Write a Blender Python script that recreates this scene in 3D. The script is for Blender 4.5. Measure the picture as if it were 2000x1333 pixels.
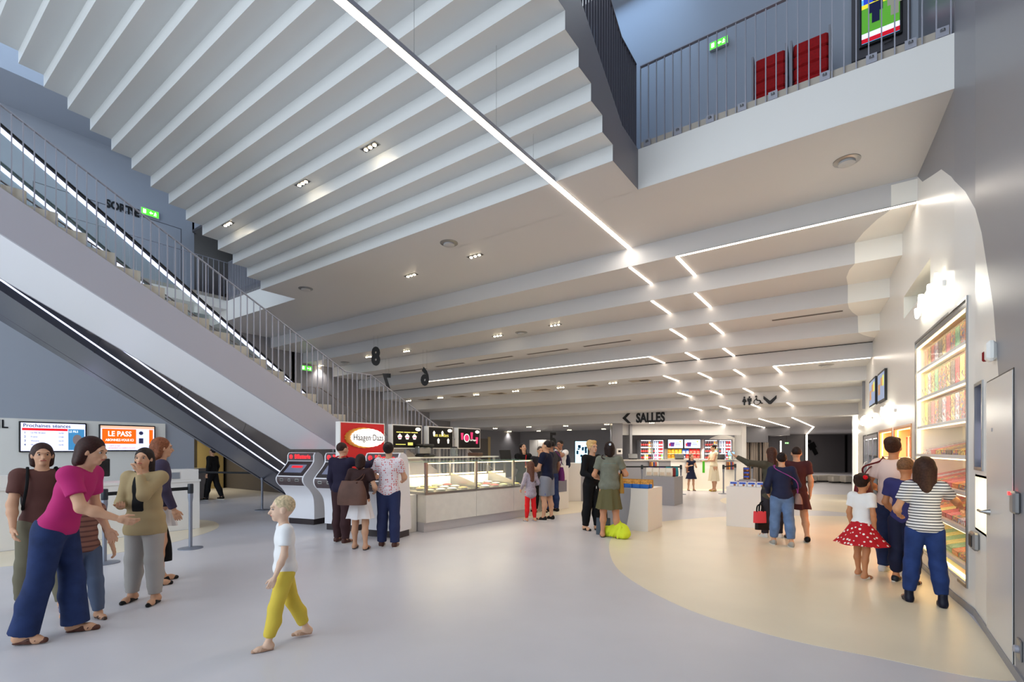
import bpy, math, random
import numpy as np
from mathutils import Vector, Matrix
R = math.radians
for o in list(bpy.data.objects): bpy.data.objects.remove(o)
scene = bpy.context.scene
COL = scene.collection
# ---------------------------------------------------------------- camera
# world axes follow the building: +Y runs down the hall, +X towards the shop wall
FPX = 960.0; HORIZON = 878.0; EYE = 1.55
YAW = math.atan(687/960.0); CY, SY = math.cos(YAW), math.sin(YAW)
cam = bpy.data.cameras.new('camera'); cam.sensor_width = 36.0; cam.lens = FPX*36/2000.0
cam.shift_y = (HORIZON-666.5)/2000.0; cam.clip_start = 0.05; cam.clip_end = 200
camo = bpy.data.objects.new('camera', cam); COL.objects.link(camo)
camo.location = (0, 0, EYE); camo.rotation_euler = (R(90), 0, YAW); scene.camera = camo
# ---------------------------------------------------------------- world, daylight, exposure
scene.view_settings.view_transform = 'Standard'; scene.view_settings.look = 'None'
scene.view_settings.gamma = 1.0; scene.view_settings.exposure = 0.72
scene.view_settings.use_curve_mapping = False
w = bpy.data.worlds.new('world'); scene.world = w; w.use_nodes = True
bg = w.node_tree.nodes['Background']; bg.inputs[0].default_value = (0.76, 0.85, 0.93, 1); bg.inputs[1].default_value = 1.8
def area(name, loc, rot, sx, sy, power, col):
    l = bpy.data.lights.new(name, 'AREA'); l.shape = 'RECTANGLE'; l.size = sx; l.size_y = sy
    l.energy = power; l.color = col
    o = bpy.data.objects.new(name, l); o.location = loc; o.rotation_euler = rot; COL.objects.link(o); return o
# daylight of the glazed street front behind the camera, and of the rooflight over the stair well
area('street_front_daylight', (-7.0, -6.5, 5.6), (R(-90), 0, 0), 16, 8.5, 2950, (0.94, 0.97, 1.0))
area('rooflight_daylight', (-13.3, 1.5, 10.2), (0, 0, 0), 3.0, 8, 60, (0.55, 0.75, 1.0))
area('upper_foyer_daylight', (-4.5, 7.6, 9.8), (0, 0, 0), 4.0, 1.6, 34, (0.45, 0.68, 1.0))
# ---------------------------------------------------------------- helpers
def ray(px, py):
    l = (px-1000)/FPX; v = (HORIZON-py)/FPX
    return (CY*l-SY, SY*l+CY, v)
def atz(px, py, z):
    r = ray(px, py); d = (z-EYE)/r[2]; return Vector((r[0]*d, r[1]*d, z))
def atX(px, py, X):
    r = ray(px, py); d = X/r[0]; return Vector((X, r[1]*d, EYE+r[2]*d))
def atY(px, py, Y):
    r = ray(px, py); d = Y/r[1]; return Vector((r[0]*d, Y, EYE+r[2]*d))
def atd(px, py, d):
    r = ray(px, py); return Vector((r[0]*d, r[1]*d, EYE+r[2]*d))
MATS = {}
def lin(c):
    return tuple(((x/12.92) if x <= .04045 else ((x+.055)/1.055)**2.4) for x in c)
def mat(name, c=(.8,.8,.8), rough=.5, metal=0, emit=0, ecol=None, alpha=1, trans=0, noise=None, coat=0, spec=.5, bump=None, ior=1.45):
    """c is display (sRGB) colour. noise=(scale, amount): colour variation, bump=(scale, strength)"""
    if name in MATS: return MATS[name]
    m = bpy.data.materials.new(name); m.use_nodes = True; nt = m.node_tree; b = nt.nodes['Principled BSDF']
    L = lin(c); b.inputs['Base Color'].default_value = (*L, 1); b.inputs['Roughness'].default_value = rough
    b.inputs['Metallic'].default_value = metal; b.inputs['Specular IOR Level'].default_value = spec
    b.inputs['Transmission Weight'].default_value = trans; b.inputs['IOR'].default_value = ior
    b.inputs['Coat Weight'].default_value = coat
    if alpha < 1: b.inputs['Alpha'].default_value = alpha
    if emit:
        b.inputs['Emission Color'].default_value = (*lin(ecol or c), 1); b.inputs['Emission Strength'].default_value = emit
    if noise or bump:
        tc = nt.nodes.new('ShaderNodeTexCoord')
    if noise:
        n = nt.nodes.new('ShaderNodeTexNoise'); n.inputs['Scale'].default_value = noise[0]; n.inputs['Detail'].default_value = 4
        nt.links.new(tc.outputs['Object'], n.inputs['Vector'])
        cr = nt.nodes.new('ShaderNodeValToRGB'); a = noise[1]
        cr.color_ramp.elements[0].color = (*[max(0, x*(1-a)) for x in L], 1); cr.color_ramp.elements[1].color = (*[min(1, x*(1+a)) for x in L], 1)
        cr.color_ramp.elements[0].position = .3; cr.color_ramp.elements[1].position = .7
        nt.links.new(n.outputs[0], cr.inputs[0]); nt.links.new(cr.outputs[0], b.inputs['Base Color'])
    if bump:
        n2 = nt.nodes.new('ShaderNodeTexNoise'); n2.inputs['Scale'].default_value = bump[0]
        nt.links.new(tc.outputs['Object'], n2.inputs['Vector'])
        bp = nt.nodes.new('ShaderNodeBump'); bp.inputs['Strength'].default_value = bump[1]; bp.inputs['Distance'].default_value = .01
        nt.links.new(n2.outputs[0], bp.inputs['Height']); nt.links.new(bp.outputs[0], b.inputs['Normal'])
    MATS[name] = m; return m
def tag(o, label=None, cat=None, group=None, kind=None):
    if label: o['label'] = label
    if cat: o['category'] = cat
    if group: o['group'] = group
    if kind: o['kind'] = kind
    return o
def thing(name, label, cat, loc=(0,0,0), rz=0, group=None):
    o = bpy.data.objects.new(name, None); o.empty_display_size = .1; COL.objects.link(o)
    o.location = loc; o.rotation_euler = (0, 0, rz); return tag(o, label, cat, group)
def inv_of(p):
    """inverse of the placement of p (and of its parents)"""
    M = Matrix.Identity(4); q = p
    while q is not None:
        M = Matrix.LocRotScale(q.location, q.rotation_euler, q.scale) @ M; q = q.parent
    return M.inverted()
class MB:
    def __init__(s): s.v = []; s.f = []; s.mi = []; s.cur = 0
    def poly(s, pts):
        n = len(s.v); s.v += [tuple(p) for p in pts]; s.f.append(tuple(range(n, n+len(pts)))); s.mi.append(s.cur); return s
    def raw(s, vs, fs, M=None):
        n = len(s.v)
        s.v += [tuple(M @ Vector(p)) if M else tuple(p) for p in vs]
        for f in fs: s.f.append(tuple(n+i for i in f)); s.mi.append(s.cur)
        return s
    def box(s, a, b, M=None):
        x0,y0,z0 = a; x1,y1,z1 = b
        vs = [(x0,y0,z0),(x1,y0,z0),(x1,y1,z0),(x0,y1,z0),(x0,y0,z1),(x1,y0,z1),(x1,y1,z1),(x0,y1,z1)]
        return s.raw(vs, [(0,3,2,1),(4,5,6,7),(0,1,5,4),(1,2,6,5),(2,3,7,6),(3,0,4,7)], M)
    def cbox(s, c, d, rz=0):
        M = Matrix.Translation(c) @ Matrix.Rotation(rz, 4, 'Z')
        return s.box((-d[0]/2,-d[1]/2,-d[2]/2), (d[0]/2,d[1]/2,d[2]/2), M)
    def rbox(s, a, b, r=.01, M=None):
        """box with chamfered edges"""
        x0,y0,z0 = a; x1,y1,z1 = b; r = min(r, (x1-x0)/2.01, (y1-y0)/2.01, (z1-z0)/2.01)
        rings = [(z0, r), (z0+r, 0), (z1-r, 0), (z1, r)]
        vs = []
        for z, i in rings:
            k = r
            vs += [(x0+i+k if i==0 else x0+i+k*.0+r*.5, y0+i, z), (x1-(i+k if i==0 else i+r*.5), y0+i, z), (x1-i, y0+(i+k if i==0 else i+r*.5), z), (x1-i, y1-(i+k if i==0 else i+r*.5), z),
                   (x1-(i+k if i==0 else i+r*.5), y1-i, z), (x0+(i+k if i==0 else i+r*.5), y1-i, z), (x0+i, y1-(i+k if i==0 else i+r*.5), z), (x0+i, y0+(i+k if i==0 else i+r*.5), z)]
        fs = [tuple(reversed(range(8))), tuple(range(24, 32))]
        for j in range(3):
            for i in range(8): fs.append((j*8+i, j*8+(i+1)%8, (j+1)*8+(i+1)%8, (j+1)*8+i))
        return s.raw(vs, fs, M)
    def tube(s, pts, r, n=8, caps=True, r2=None, flat=1.0):
        pts = [Vector(p) for p in pts]; rings = []; m = len(pts); up0 = None
        for i, p in enumerate(pts):
            t = (pts[min(i+1, m-1)]-pts[max(i-1, 0)]).normalized()
            if up0 is None: up0 = Vector((0,0,1)) if abs(t.z) < .9 else Vector((1,0,0))
            a = t.cross(up0); a = a.normalized() if a.length > 1e-6 else t.orthogonal().normalized()
            b = a.cross(t).normalized(); up0 = b
            rr = r if r2 is None else r+(r2-r)*i/max(1, m-1)
            if isinstance(r, (list, tuple)): rr = r[i]
            rings.append([p+a*math.cos(2*math.pi*k/n)*rr+b*math.sin(2*math.pi*k/n)*rr*flat for k in range(n)])
        s.loft(rings, caps); return s
    def loft(s, rings, caps=True, closed=True):
        n = len(rings[0]); vs = [tuple(q) for rg in rings for q in rg]; fs = []
        for j in range(len(rings)-1):
            for i in range(n if closed else n-1):
                fs.append((j*n+i, j*n+(i+1)%n, (j+1)*n+(i+1)%n, (j+1)*n+i))
        if caps: fs.append(tuple(reversed(range(n)))); fs.append(tuple(range((len(rings)-1)*n, len(rings)*n)))
        return s.raw(vs, fs)
    def lathe(s, prof, n=20, c=(0,0,0), caps=True, sx=1, sy=1):
        rings = [[(c[0]+r*math.cos(2*math.pi*k/n)*sx, c[1]+r*math.sin(2*math.pi*k/n)*sy, c[2]+z) for k in range(n)] for r, z in prof]
        return s.loft(rings, caps)
    def prism(s, pts2, t0, t1, axis='z', M=None):
        """extrude a 2D outline; axis z: (x,y)+z, x: (y,z)+x, y: (x,z)+y"""
        f = {'z': lambda p,t: (p[0],p[1],t), 'x': lambda p,t: (t,p[0],p[1]), 'y': lambda p,t: (p[0],t,p[1])}[axis]
        n = len(pts2); vs = [f(p,t0) for p in pts2]+[f(p,t1) for p in pts2]
        fs = [tuple(reversed(range(n))), tuple(range(n, 2*n))]+[(i,(i+1)%n,n+(i+1)%n,n+i) for i in range(n)]
        return s.raw(vs, fs, M)
    def ball(s, c, r, n=12, m=8, sc=(1,1,1), M=None):
        rings = []
        vs = [(c[0], c[1], c[2]-r*sc[2])]
        for j in range(1, m):
            a = -math.pi/2+math.pi*j/m
            for k in range(n): vs.append((c[0]+r*sc[0]*math.cos(a)*math.cos(2*math.pi*k/n), c[1]+r*sc[1]*math.cos(a)*math.sin(2*math.pi*k/n), c[2]+r*sc[2]*math.sin(a)))
        vs.append((c[0], c[1], c[2]+r*sc[2])); fs = []
        for k in range(n): fs.append((0, 1+(k+1)%n, 1+k))
        for j in range(m-2):
            for k in range(n): fs.append((1+j*n+k, 1+j*n+(k+1)%n, 1+(j+1)*n+(k+1)%n, 1+(j+1)*n+k))
        L = len(vs)-1
        for k in range(n): fs.append((L, 1+(m-2)*n+k, 1+(m-2)*n+(k+1)%n))
        return s.raw(vs, fs, M)
    def build(s, name, m, parent=None, smooth=False, world=False, fix=True, label=None):
        me = bpy.data.meshes.new(name)
        vs = s.v
        if world and parent is not None:
            I = inv_of(parent); vs = [tuple(I @ Vector(p)) for p in vs]
        me.from_pydata(vs, [], s.f)
        ms = m if isinstance(m, (list, tuple)) else [m]
        for q in ms: me.materials.append(q)
        if len(ms) > 1: me.polygons.foreach_set('material_index', s.mi)
        if fix:
            import bmesh
            b = bmesh.new(); b.from_mesh(me); bmesh.ops.recalc_face_normals(b, faces=b.faces); b.to_mesh(me); b.free()
        if smooth:
            me.polygons.foreach_set('use_smooth', [True]*len(me.polygons))
            try: me.set_sharp_from_angle(angle=R(40))
            except Exception: pass
        me.update()
        o = bpy.data.objects.new(name, me); COL.objects.link(o)
        if parent is not None: o.parent = parent
        if label: o['label'] = label
        return o
def struct(name, mb, m, smooth=False):
    return tag(mb.build(name, m, smooth=smooth), kind='structure')
def dup(o, parent=None):
    c = o.copy(); COL.objects.link(c)
    if parent is not None: c.parent = parent
    for ch in list(o.children): dup(ch, c)
    return c
def copy_thing(o, loc, rz=None, label=None, group=None):
    c = dup(o); c.location = loc
    if rz is not None: c.rotation_euler = (0, 0, rz)
    if label: c['label'] = label
    if group: c['group'] = group
    return c
def text_mesh(txt, size, depth=.004, bold=0.0, xs=1.0, align='CENTER'):
    cu = bpy.data.curves.new('t', 'FONT'); cu.body = txt; cu.size = size; cu.extrude = depth/2; cu.offset = bold*size
    cu.align_x = align; cu.align_y = 'CENTER'; cu.resolution_u = 3
    o = bpy.data.objects.new('t', cu); COL.objects.link(o)
    dg = bpy.context.evaluated_depsgraph_get(); me = bpy.data.meshes.new_from_object(o.evaluated_get(dg))
    vs = [(v.co.x*xs, v.co.y, v.co.z) for v in me.vertices]; fs = [tuple(p.vertices) for p in me.polygons]
    bpy.data.objects.remove(o); bpy.data.meshes.remove(me); return vs, fs
def frame(origin, u, v):
    """matrix whose local x runs along u, y along v and z out of them"""
    u = Vector(u).normalized(); v = Vector(v).normalized(); n = u.cross(v)
    M = Matrix((u, v, n)).transposed().to_4x4(); M.translation = Vector(origin); return M
def text(name, txt, size, M, m, parent=None, bold=.0, xs=1.0, depth=.004, align='CENTER', world=True):
    vs, fs = text_mesh(txt, size, depth, bold, xs, align)
    mb = MB(); mb.raw(vs, fs, M); return mb.build(name, m, parent, world=world and parent is not None, fix=False)
def smooth_curve(pts, n=6, closed=False):
    out = []; m = len(pts)
    P = lambda i: Vector(pts[i % m]) if closed else Vector(pts[max(0, min(m-1, i))])
    for i in range(m if closed else m-1):
        p0, p1, p2, p3 = P(i-1), P(i), P(i+1), P(i+2)
        for k in range(n):
            t = k/n; out.append(.5*((2*p1)+(p2-p0)*t+(2*p0-5*p1+4*p2-p3)*t*t+(3*p1-p0-3*p2+p3)*t**3))
    if not closed: out.append(Vector(pts[-1]))
    return out
# ---------------------------------------------------------------- materials of the shell
M_ceil = mat('ceiling paint', (.79,.785,.785), .42)
M_rake = mat('satin white paint', (.82,.825,.82), .35)
M_white = mat('white wall paint', (.93,.92,.90), .3)
M_cream = mat('cream white paint', (.96,.95,.92), .35)
M_grey = mat('grey wall paint', (.54,.54,.56), .38)
M_blue = mat('slate wall paint', (.66,.685,.73), .4)
M_dark = mat('charcoal wall paint', (.32,.31,.33), .5)
M_brown = mat('dark brown wall', (.30,.25,.22), .5)
M_black = mat('black satin', (.06,.06,.065), .4)
M_led = mat('led strip', (1,.95,.88), .5, emit=5, ecol=(1,.93,.85))
M_ledc = mat('cool led strip', (.92,.94,1), .5, emit=1.0, ecol=(.84,.87,1))
M_ledw = mat('warm led strip', (1,.88,.6), .5, emit=4, ecol=(1,.86,.60))
M_spot = mat('downlight lamp', (1,.93,.8), .5, emit=30, ecol=(1,.92,.78))
M_rail = mat('pale lacquered steel', (.66,.66,.70), .35, metal=.3)
M_steel = mat('brushed steel', (.62,.62,.62), .3, metal=.9)
M_glass = mat('clear glass', (.9,1,.97), .02, trans=1, ior=1.1, alpha=.35)
def floor_mat(name, c1, c2):
    m = mat(name, c1, .34, spec=.4); nt = m.node_tree; b = nt.nodes['Principled BSDF']
    tc = nt.nodes.new('ShaderNodeTexCoord'); n = nt.nodes.new('ShaderNodeTexNoise'); n.inputs['Scale'].default_value = .9; n.inputs['Detail'].default_value = 6
    nt.links.new(tc.outputs['Object'], n.inputs['Vector'])
    cr = nt.nodes.new('ShaderNodeValToRGB'); cr.color_ramp.elements[0].color = (*lin(c1),1); cr.color_ramp.elements[1].color = (*lin(c2),1)
    cr.color_ramp.elements[0].position = .35; cr.color_ramp.elements[1].position = .65
    nt.links.new(n.outputs[0], cr.inputs[0]); nt.links.new(cr.outputs[0], b.inputs['Base Color'])
    mr = nt.nodes.new('ShaderNodeMapRange'); mr.inputs['To Min'].default_value = .25; mr.inputs['To Max'].default_value = .36
    nt.links.new(n.outputs[0], mr.inputs['Value']); nt.links.new(mr.outputs[0], b.inputs['Roughness'])
    n2 = nt.nodes.new('ShaderNodeTexNoise'); n2.inputs['Scale'].default_value = 2.2; nt.links.new(tc.outputs['Object'], n2.inputs['Vector'])
    bp = nt.nodes.new('ShaderNodeBump'); bp.inputs['Strength'].default_value = .12; bp.inputs['Distance'].default_value = .004
    nt.links.new(n2.outputs[0], bp.inputs['Height']); nt.links.new(bp.outputs[0], b.inputs['Normal'])
    return m
M_floor = floor_mat('grey resin floor', (.785,.775,.79), (.815,.805,.82))
M_floorc = floor_mat('cream resin floor', (.90,.85,.75), (.93,.88,.78))
# ---------------------------------------------------------------- floor
struct('floor', MB().box((-26,-8,-.2), (4,46,0)), M_floor)
def patch(name, pts, closed=True):
    c = smooth_curve([(x,y,0) for x,y in pts], 8, True)
    return struct(name, MB().prism([(p.x,p.y) for p in c], -.05, .002), M_floorc)
patch('floor_1', [(.83,4.64),(.04,4.55),(-.65,4.59),(-1.47,4.91),(-2.46,5.8),(-3.18,7.01),(-3.63,8.18),(-3.78,9.3),(-3.5,10.45),(-2.6,12.0),(-1.4,13.05),(-.36,13.71),(.15,13.9),(.2,12.5),(.55,9),(.75,7),(.83,5.6)])
patch('floor_2', [(.1,15.0),(-.9,14.6),(-2.2,14.3),(-3.2,14.9),(-3.6,16.5),(-3.0,18.5),(-1.9,19.4),(-.5,20.2),(0,20.3)])
patch('floor_3', [(-6.35,9.0),(-5.87,9.98),(-5.5,11.9),(-5.9,14.5),(-7.5,17),(-10,18),(-13,17),(-14,13),(-11,10.5),(-8,9.2)])
patch('floor_4', [(-6.2,18.6),(-4.6,19.3),(-2.9,20.6),(-3.4,21.5),(-6,20.3),(-8,18.7)])
patch('floor_5', [(-9.25,1.34),(-9.05,2.36),(-9.41,3.48),(-10.45,4.56),(-11.85,4.78),(-13,3.5),(-12.5,.5),(-10.5,-.2)])
# ---------------------------------------------------------------- right wall, in plan a gently bent line
WPL = [(-8,.84),(6.2,.84),(6.78,.76),(7.64,.69),(8.66,.595),(9.81,.49),(11.0,.375),(12.36,.24),(13.35,.16),(14.65,.05),(16.57,-.07),(17.6,-.14)]
def WX(y):
    for (a,xa),(b,xb) in zip(WPL, WPL[1:]):
        if y <= b: return xa+(xb-xa)*(y-a)/(b-a)
    return WPL[-1][1]
def onwall(px, py, off=0.0):
    r = ray(px, py); d = 6.0
    for (a,xa),(b,xb) in zip(WPL, WPL[1:]):
        sl = (xb-xa)/(b-a); d = (xa-off-sl*a)/(r[0]-sl*r[1])
        if d > 0 and a-.01 <= r[1]*d <= b+.01: break
    return Vector((r[0]*d, r[1]*d, EYE+r[2]*d))
def WN(y):   # frame on the wall at y: u towards the camera (-Y), v up, n into the room (-X)
    return frame((WX(y), y, 0), (WX(y-.05)-WX(y+.05), -.1, 0), (0,0,1))
CURVE = [(4.69,0),(5.02,1.2),(5.15,1.85),(5.42,2.69),(5.9,3.45),(6.46,4.06),(6.9,4.42),(7.35,4.72),(7.9,4.9),(8.35,5.05),(8.66,5.27)]
def ZC(y):
    if y <= 4.69: return 0.0
    for (a,za),(b,zb) in zip(CURVE, CURVE[1:]):
        if y <= b: return za+(zb-za)*(y-a)/(b-a)
    return 5.27
HOLES = [(6.41,8.75,.24,3.0),(7.91,9.69,3.56,3.9),(10.77,12.19,.5,1.89),(9.08,10.51,.5,1.89),(12.5,15.5,.2,1.87),(5.81,6.19,1.36,2.15),(5.69,6.2,.83,1.3)]     # (y0,y1,z0a,z1a): openings cut for the cabinets; z may slope with perspective-free real edges
def wall_right(holes):
    ys = sorted(set([-8,-4,0,3,4.3]+[round(4.69+.11*i,3) for i in range(37)]+[a for a,_ in CURVE]+[a for a,_ in WPL]+[h[0] for h in holes]+[h[1] for h in holes]))
    ys = [y for y in ys if y <= 17.6]
    mb = MB()
    for a, b in zip(ys, ys[1:]):
        hs = sorted([(h[2],h[3]) for h in holes if h[0]-1e-6 <= a and b <= h[1]+1e-6])
        segs = []; z = 0
        for h in hs: segs.append((z,h[0])); z = h[1]
        segs.append((z,10.2))
        for z0, z1 in segs:
            if z1-z0 < 1e-4: continue
            P = lambda y, zz: (WX(y), y, zz)
            ca, cb = ZC(a), ZC(b)
            la, lb = min(max(ca,z0),z1), min(max(cb,z0),z1)
            if la > z0+1e-6 or lb > z0+1e-6: mb.cur = 0; mb.poly([P(a,z0),P(b,z0),P(b,lb),P(a,la)])
            if la < z1-1e-6 or lb < z1-1e-6: mb.cur = 1; mb.poly([P(a,la),P(b,lb),P(b,z1),P(a,z1)])
    o = mb.build('wall_right', [M_white, M_grey], fix=False)
    return tag(o, kind='structure')
# ---------------------------------------------------------------- stepped ceiling going down the hall
RY = [8.66,9.81,11.0,12.17,13.35,14.65,16.03,17.42]
RB = [(.31,.31),(-.12,-.12),(-.24,-.24),(-.10,-.09),None,None,None,None]   # where the painted circle starts on each riser
XL = -16.1
mb = MB()
# flat slab over the middle of the hall, with the well notch at the left
for (x0,x1,y0,y1) in [(-11.43,-2.63,5.905,6.78),(-20,1.2,6.775,8.66)]:
    mb.poly([(x0,y0,5.27),(x1,y0,5.27),(x1,y1,5.27),(x0,y1,5.27)])
for i, y in enumerate(RY):
    zt = 5.27-.34*i; zb = zt-.34; y2 = RY[i+1] if i < 7 else 44.2
    xr = WX(y)+.3; b = RB[i]
    if b:
        ztb = zt if i else 5.24
        mb.cur = 0; mb.poly([(XL,y,zt),(b[0],y,zt),(b[1],y,zb),(XL,y,zb)])
        if i == 0: mb.poly([(b[0],y,zt),(xr,y,zt),(xr,y,ztb),(b[0],y,ztb)])
        mb.cur = 1; mb.poly([(b[0],y,ztb),(xr,y,ztb),(xr,y,zb),(b[1],y,zb)])
        bn = RB[i+1]
        if i == 0: cv = [(.36,8.66),(.16,9.0),(0,9.4),(-.12,9.81)]
        elif i == 1: cv = [(-.12,9.81),(-.2,10.1),(-.25,10.5),(-.24,11.0)]
        elif i == 2: cv = [(-.24,11.0),(-.23,11.4),(-.18,11.8),(-.10,12.17)]
        else: cv = [(-.09,12.17),(0,12.5),(.1,12.75),(.22,13.0)]
        for (xa,ya),(xb,yb) in zip(cv, cv[1:]):
            mb.cur = 0; mb.poly([(XL,ya,zb),(xa,ya,zb),(xb,yb,zb),(XL,yb,zb)])
            mb.cur = 1; mb.poly([(xa,ya,zb),(1.2,ya,zb),(1.2,yb,zb),(xb,yb,zb)])
        if i == 3:
            mb.cur = 0; mb.poly([(XL,13.0,zb),(1.2,13.0,zb),(1.2,y2,zb),(XL,y2,zb)])
    else:
        mb.cur = 0
        mb.poly([(XL,y,zt),(xr,y,zt),(xr,y,zb),(XL,y,zb)])
        mb.poly([(XL if i < 7 else -26,y,zb),(1.2,y,zb),(1.2,y2,zb),(XL if i < 7 else -26,y2,zb)])
tag(mb.build('ceiling', [M_ceil, M_cream], fix=False), kind='structure')
struct('trim_1', MB().box((XL,13.335,3.895),(.16,13.349,3.91)), M_black)     # dark movement joint
# ---------------------------------------------------------------- raked underside of the upper stair
mb = MB(); z = 5.27; y = 5.905; X0, X1 = -11.43, -2.63
prof = []
for k in range(17):
    prof.append((y,z)); prof.append((y,z+.2077)); y -= .3105; z += .2077
prof.append((y,z))
for (ya,za),(yb,zb) in zip(prof, prof[1:]):
    mb.poly([(X0,ya,za),(X1,ya,za),(X1,yb,zb),(X0,yb,zb)])
tag(mb.build('ceiling_1', M_rake, fix=False), kind='structure')
# top of the flight so the well above is closed
yt = y-.1
# side walls of the flight: band above the stepped edge
def flight_side(name, X, xo, m):
    mb = MB()
    up = [(6.78,5.85),(6.21,5.89),(5.03,6.69),(yt, 6.69+(5.03-yt)*.68)]
    lo = [(6.78,5.274)]+[(a+.004,b+.004) for a,b in prof]
    pts = lo+[up[3],up[2],up[1],up[0]]
    mb.prism(pts, X, xo, 'x'); return struct(name, mb, m)
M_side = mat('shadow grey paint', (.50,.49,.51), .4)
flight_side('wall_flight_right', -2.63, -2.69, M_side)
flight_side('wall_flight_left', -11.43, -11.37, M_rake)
mb = MB().prism([(6.78,5.85),(6.1,5.9),(5.03,6.62),(yt,6.62+(5.03-yt)*.68),(yt,6.5+(5.03-yt)*.68),(5.03,6.5),(6.2,5.8),(6.78,5.8)], -11.37, -2.69, 'x')
struct('floor_6', mb, M_dark)
# ---------------------------------------------------------------- upper floor slab edges (fascias) and upper foyer
struct('wall_balcony_right', MB().box((-2.63,6.78,5.274),(.80,6.86,5.85)), M_white)
struct('wall_balcony_left', MB().box((-20,6.78,5.274),(-11.43,6.86,5.85)), M_white)
struct('floor_7', MB().box((-20,6.87,5.75),(1.0,8.6,5.84)), M_dark)
struct('wall_upper_back', MB().box((-11.4,8.6,5.8),(1.2,8.7,10.2)), M_blue)
struct('wall_upper_left', MB().poly([(-34,9.6,5.0),(-11.4,9.6,5.0),(-11.4,9.6,10.2),(-34,9.6,10.2)]), M_brown)
struct('floor_8', MB().box((-20,8.6,5.75),(-11.4,9.6,5.84)), M_dark)
struct('ceiling_2', MB().box((-34,6.3,7.95),(-11.6,9.7,8.02)).box((-24.1,6.3,5.0),(-24,9.6,8)), M_dark)
struct('wall_upper_header', MB().box((-34,6.36,8.0),(-11.55,6.42,11.4)), M_blue)
struct('ceiling_3', MB().box((-26,-8,9.5),(-14.6,6.3,9.6)), M_blue)
struct('ceiling_4', MB().box((-14.6,-8,11.4),(2,9,11.5)), M_blue)
struct('wall_lightwell', MB().box((-14.65,-8,9.6),(-14.6,6.3,11.4)), M_blue)
# left wall (lower and upper storey) with its walkway
struct('wall_left', MB().box((-16.3,-8,0),(XL,6.35,9.5)), M_blue)
struct('wall_upper_jamb', MB().box((-24,6.25,5.0),(-16.3,6.3,8)).box((-34,6.3,7.95),(-16.1,6.4,11)), M_blue)
struct('floor_9', MB().box((XL,-8,5.6),(-15.0,6.78,5.85)), M_white)
# hall behind the flights
struct('wall_hall_left', MB().box((-16.3,9.4,0),(XL,23.3,5.3)), M_grey)
struct('door_3', MB().box((-19.6,9.56,5.85),(-18.7,9.59,7.85)).box((-18.2,9.56,5.85),(-17.3,9.59,7.85)), mat('door bronze', (.42,.36,.28), .3, metal=.4))
struct('wall_corridor_left', MB().box((-21,2,0),(-20.9,12,2.4)), M_brown)
struct('wall_corridor_back', MB().box((-21,9.4,0),(-16.1,9.5,2.4)), M_dark)
struct('wall_corridor_near', MB().box((-21,6.2,0),(-16.3,6.3,2.4)), M_brown)
struct('ceiling_5', MB().box((-21,6.2,2.35),(-16.1,9.5,2.45)), M_dark)
struct('wall_over_corridor', MB().box((-16.3,6.3,2.35),(XL,9.5,5.3)), M_grey)
struct('wall_light_block_back', MB().box((-26,44,0),(3,44.1,2.6)).box((-26.1,23.4,0),(-26,44,2.6)).box((-26,23.3,0),(-16.3,23.4,2.6)), M_dark)  # unseen walls added to shut out sky light leaking in behind
struct('wall_far', MB().box((-16.3,23.3,0),(-8.6,23.4,2.6)), M_grey)
# ---------------------------------------------------------------- ceiling fixtures
def ceilhit(px, py):
    for i in range(8):
        z = 5.27-.34*i; p = atz(px, py, z)
        y0 = 5.9 if i == 0 else RY[i-1]
        if y0-.02 <= p.y <= RY[i]+.02: return p, i
    return atz(px, py, 2.55), 8
def rakehit(px, py):
    for k in range(1, 17):
        z = 5.27+.2077*k; p = atz(px, py, z)
        if 5.905-.3105*k <= p.y <= 5.905-.3105*(k-1)+.01: return p
    return atz(px, py, 5.27)
ORD = ['first','second','third','fourth','fifth','sixth','seventh','eighth']
LEV = ['the wide flat ceiling','the first ceiling step','the second ceiling step','the third ceiling step','the fourth ceiling step','the fifth ceiling step','the sixth ceiling step','the seventh ceiling step','the lowest flat ceiling']
def strip(a, b, label, w=.035, m=None, up=0, power=0):
    a = Vector(a); b = Vector(b); t = (b-a).normalized(); L = (b-a).length
    side = Vector((-t.y, t.x, 0)) if abs(t.z) < .9 else Vector((1,0,0))
    o = thing('led_strip', label, 'led strip light', a)
    mb = MB(); h = Vector((0,0,.012)) if abs(t.z) < .9 else Vector((0,.012,0))
    def bx(w, h0, h1):
        q = MB(); vs = []
        for hh in (h0, h1):
            for p, s in ((a,-1),(b,-1),(b,1),(a,1)): vs.append(p+side*s*w/2+h*hh)
        q.raw(vs, [(0,1,2,3),(7,6,5,4),(0,4,5,1),(1,5,6,2),(2,6,7,3),(3,7,4,0)]); return q
    bx(w, -.6, .3).build('diffuser', m or M_led, o, world=True)
    bx(w+.016, .3, 1.2).build('housing', M_steel, o, world=True)
    if power:
        l = bpy.data.lights.new('strip_glow', 'AREA'); l.shape = 'RECTANGLE'; l.size = L*.96; l.size_y = .05; l.energy = power; l.color = (1,.93,.84)
        lo = bpy.data.objects.new('strip_glow', l); COL.objects.link(lo); lo.parent = o
        lo.location = (b-a)*.5-h*1.5; lo.rotation_euler = (0, 0, math.atan2(t.y, t.x))
    return o
HW = .04
def MFp(px, d, z): l = (px-1000)/FPX*d; return (CY*l-SY*d, SY*l+CY*d, z)
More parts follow.
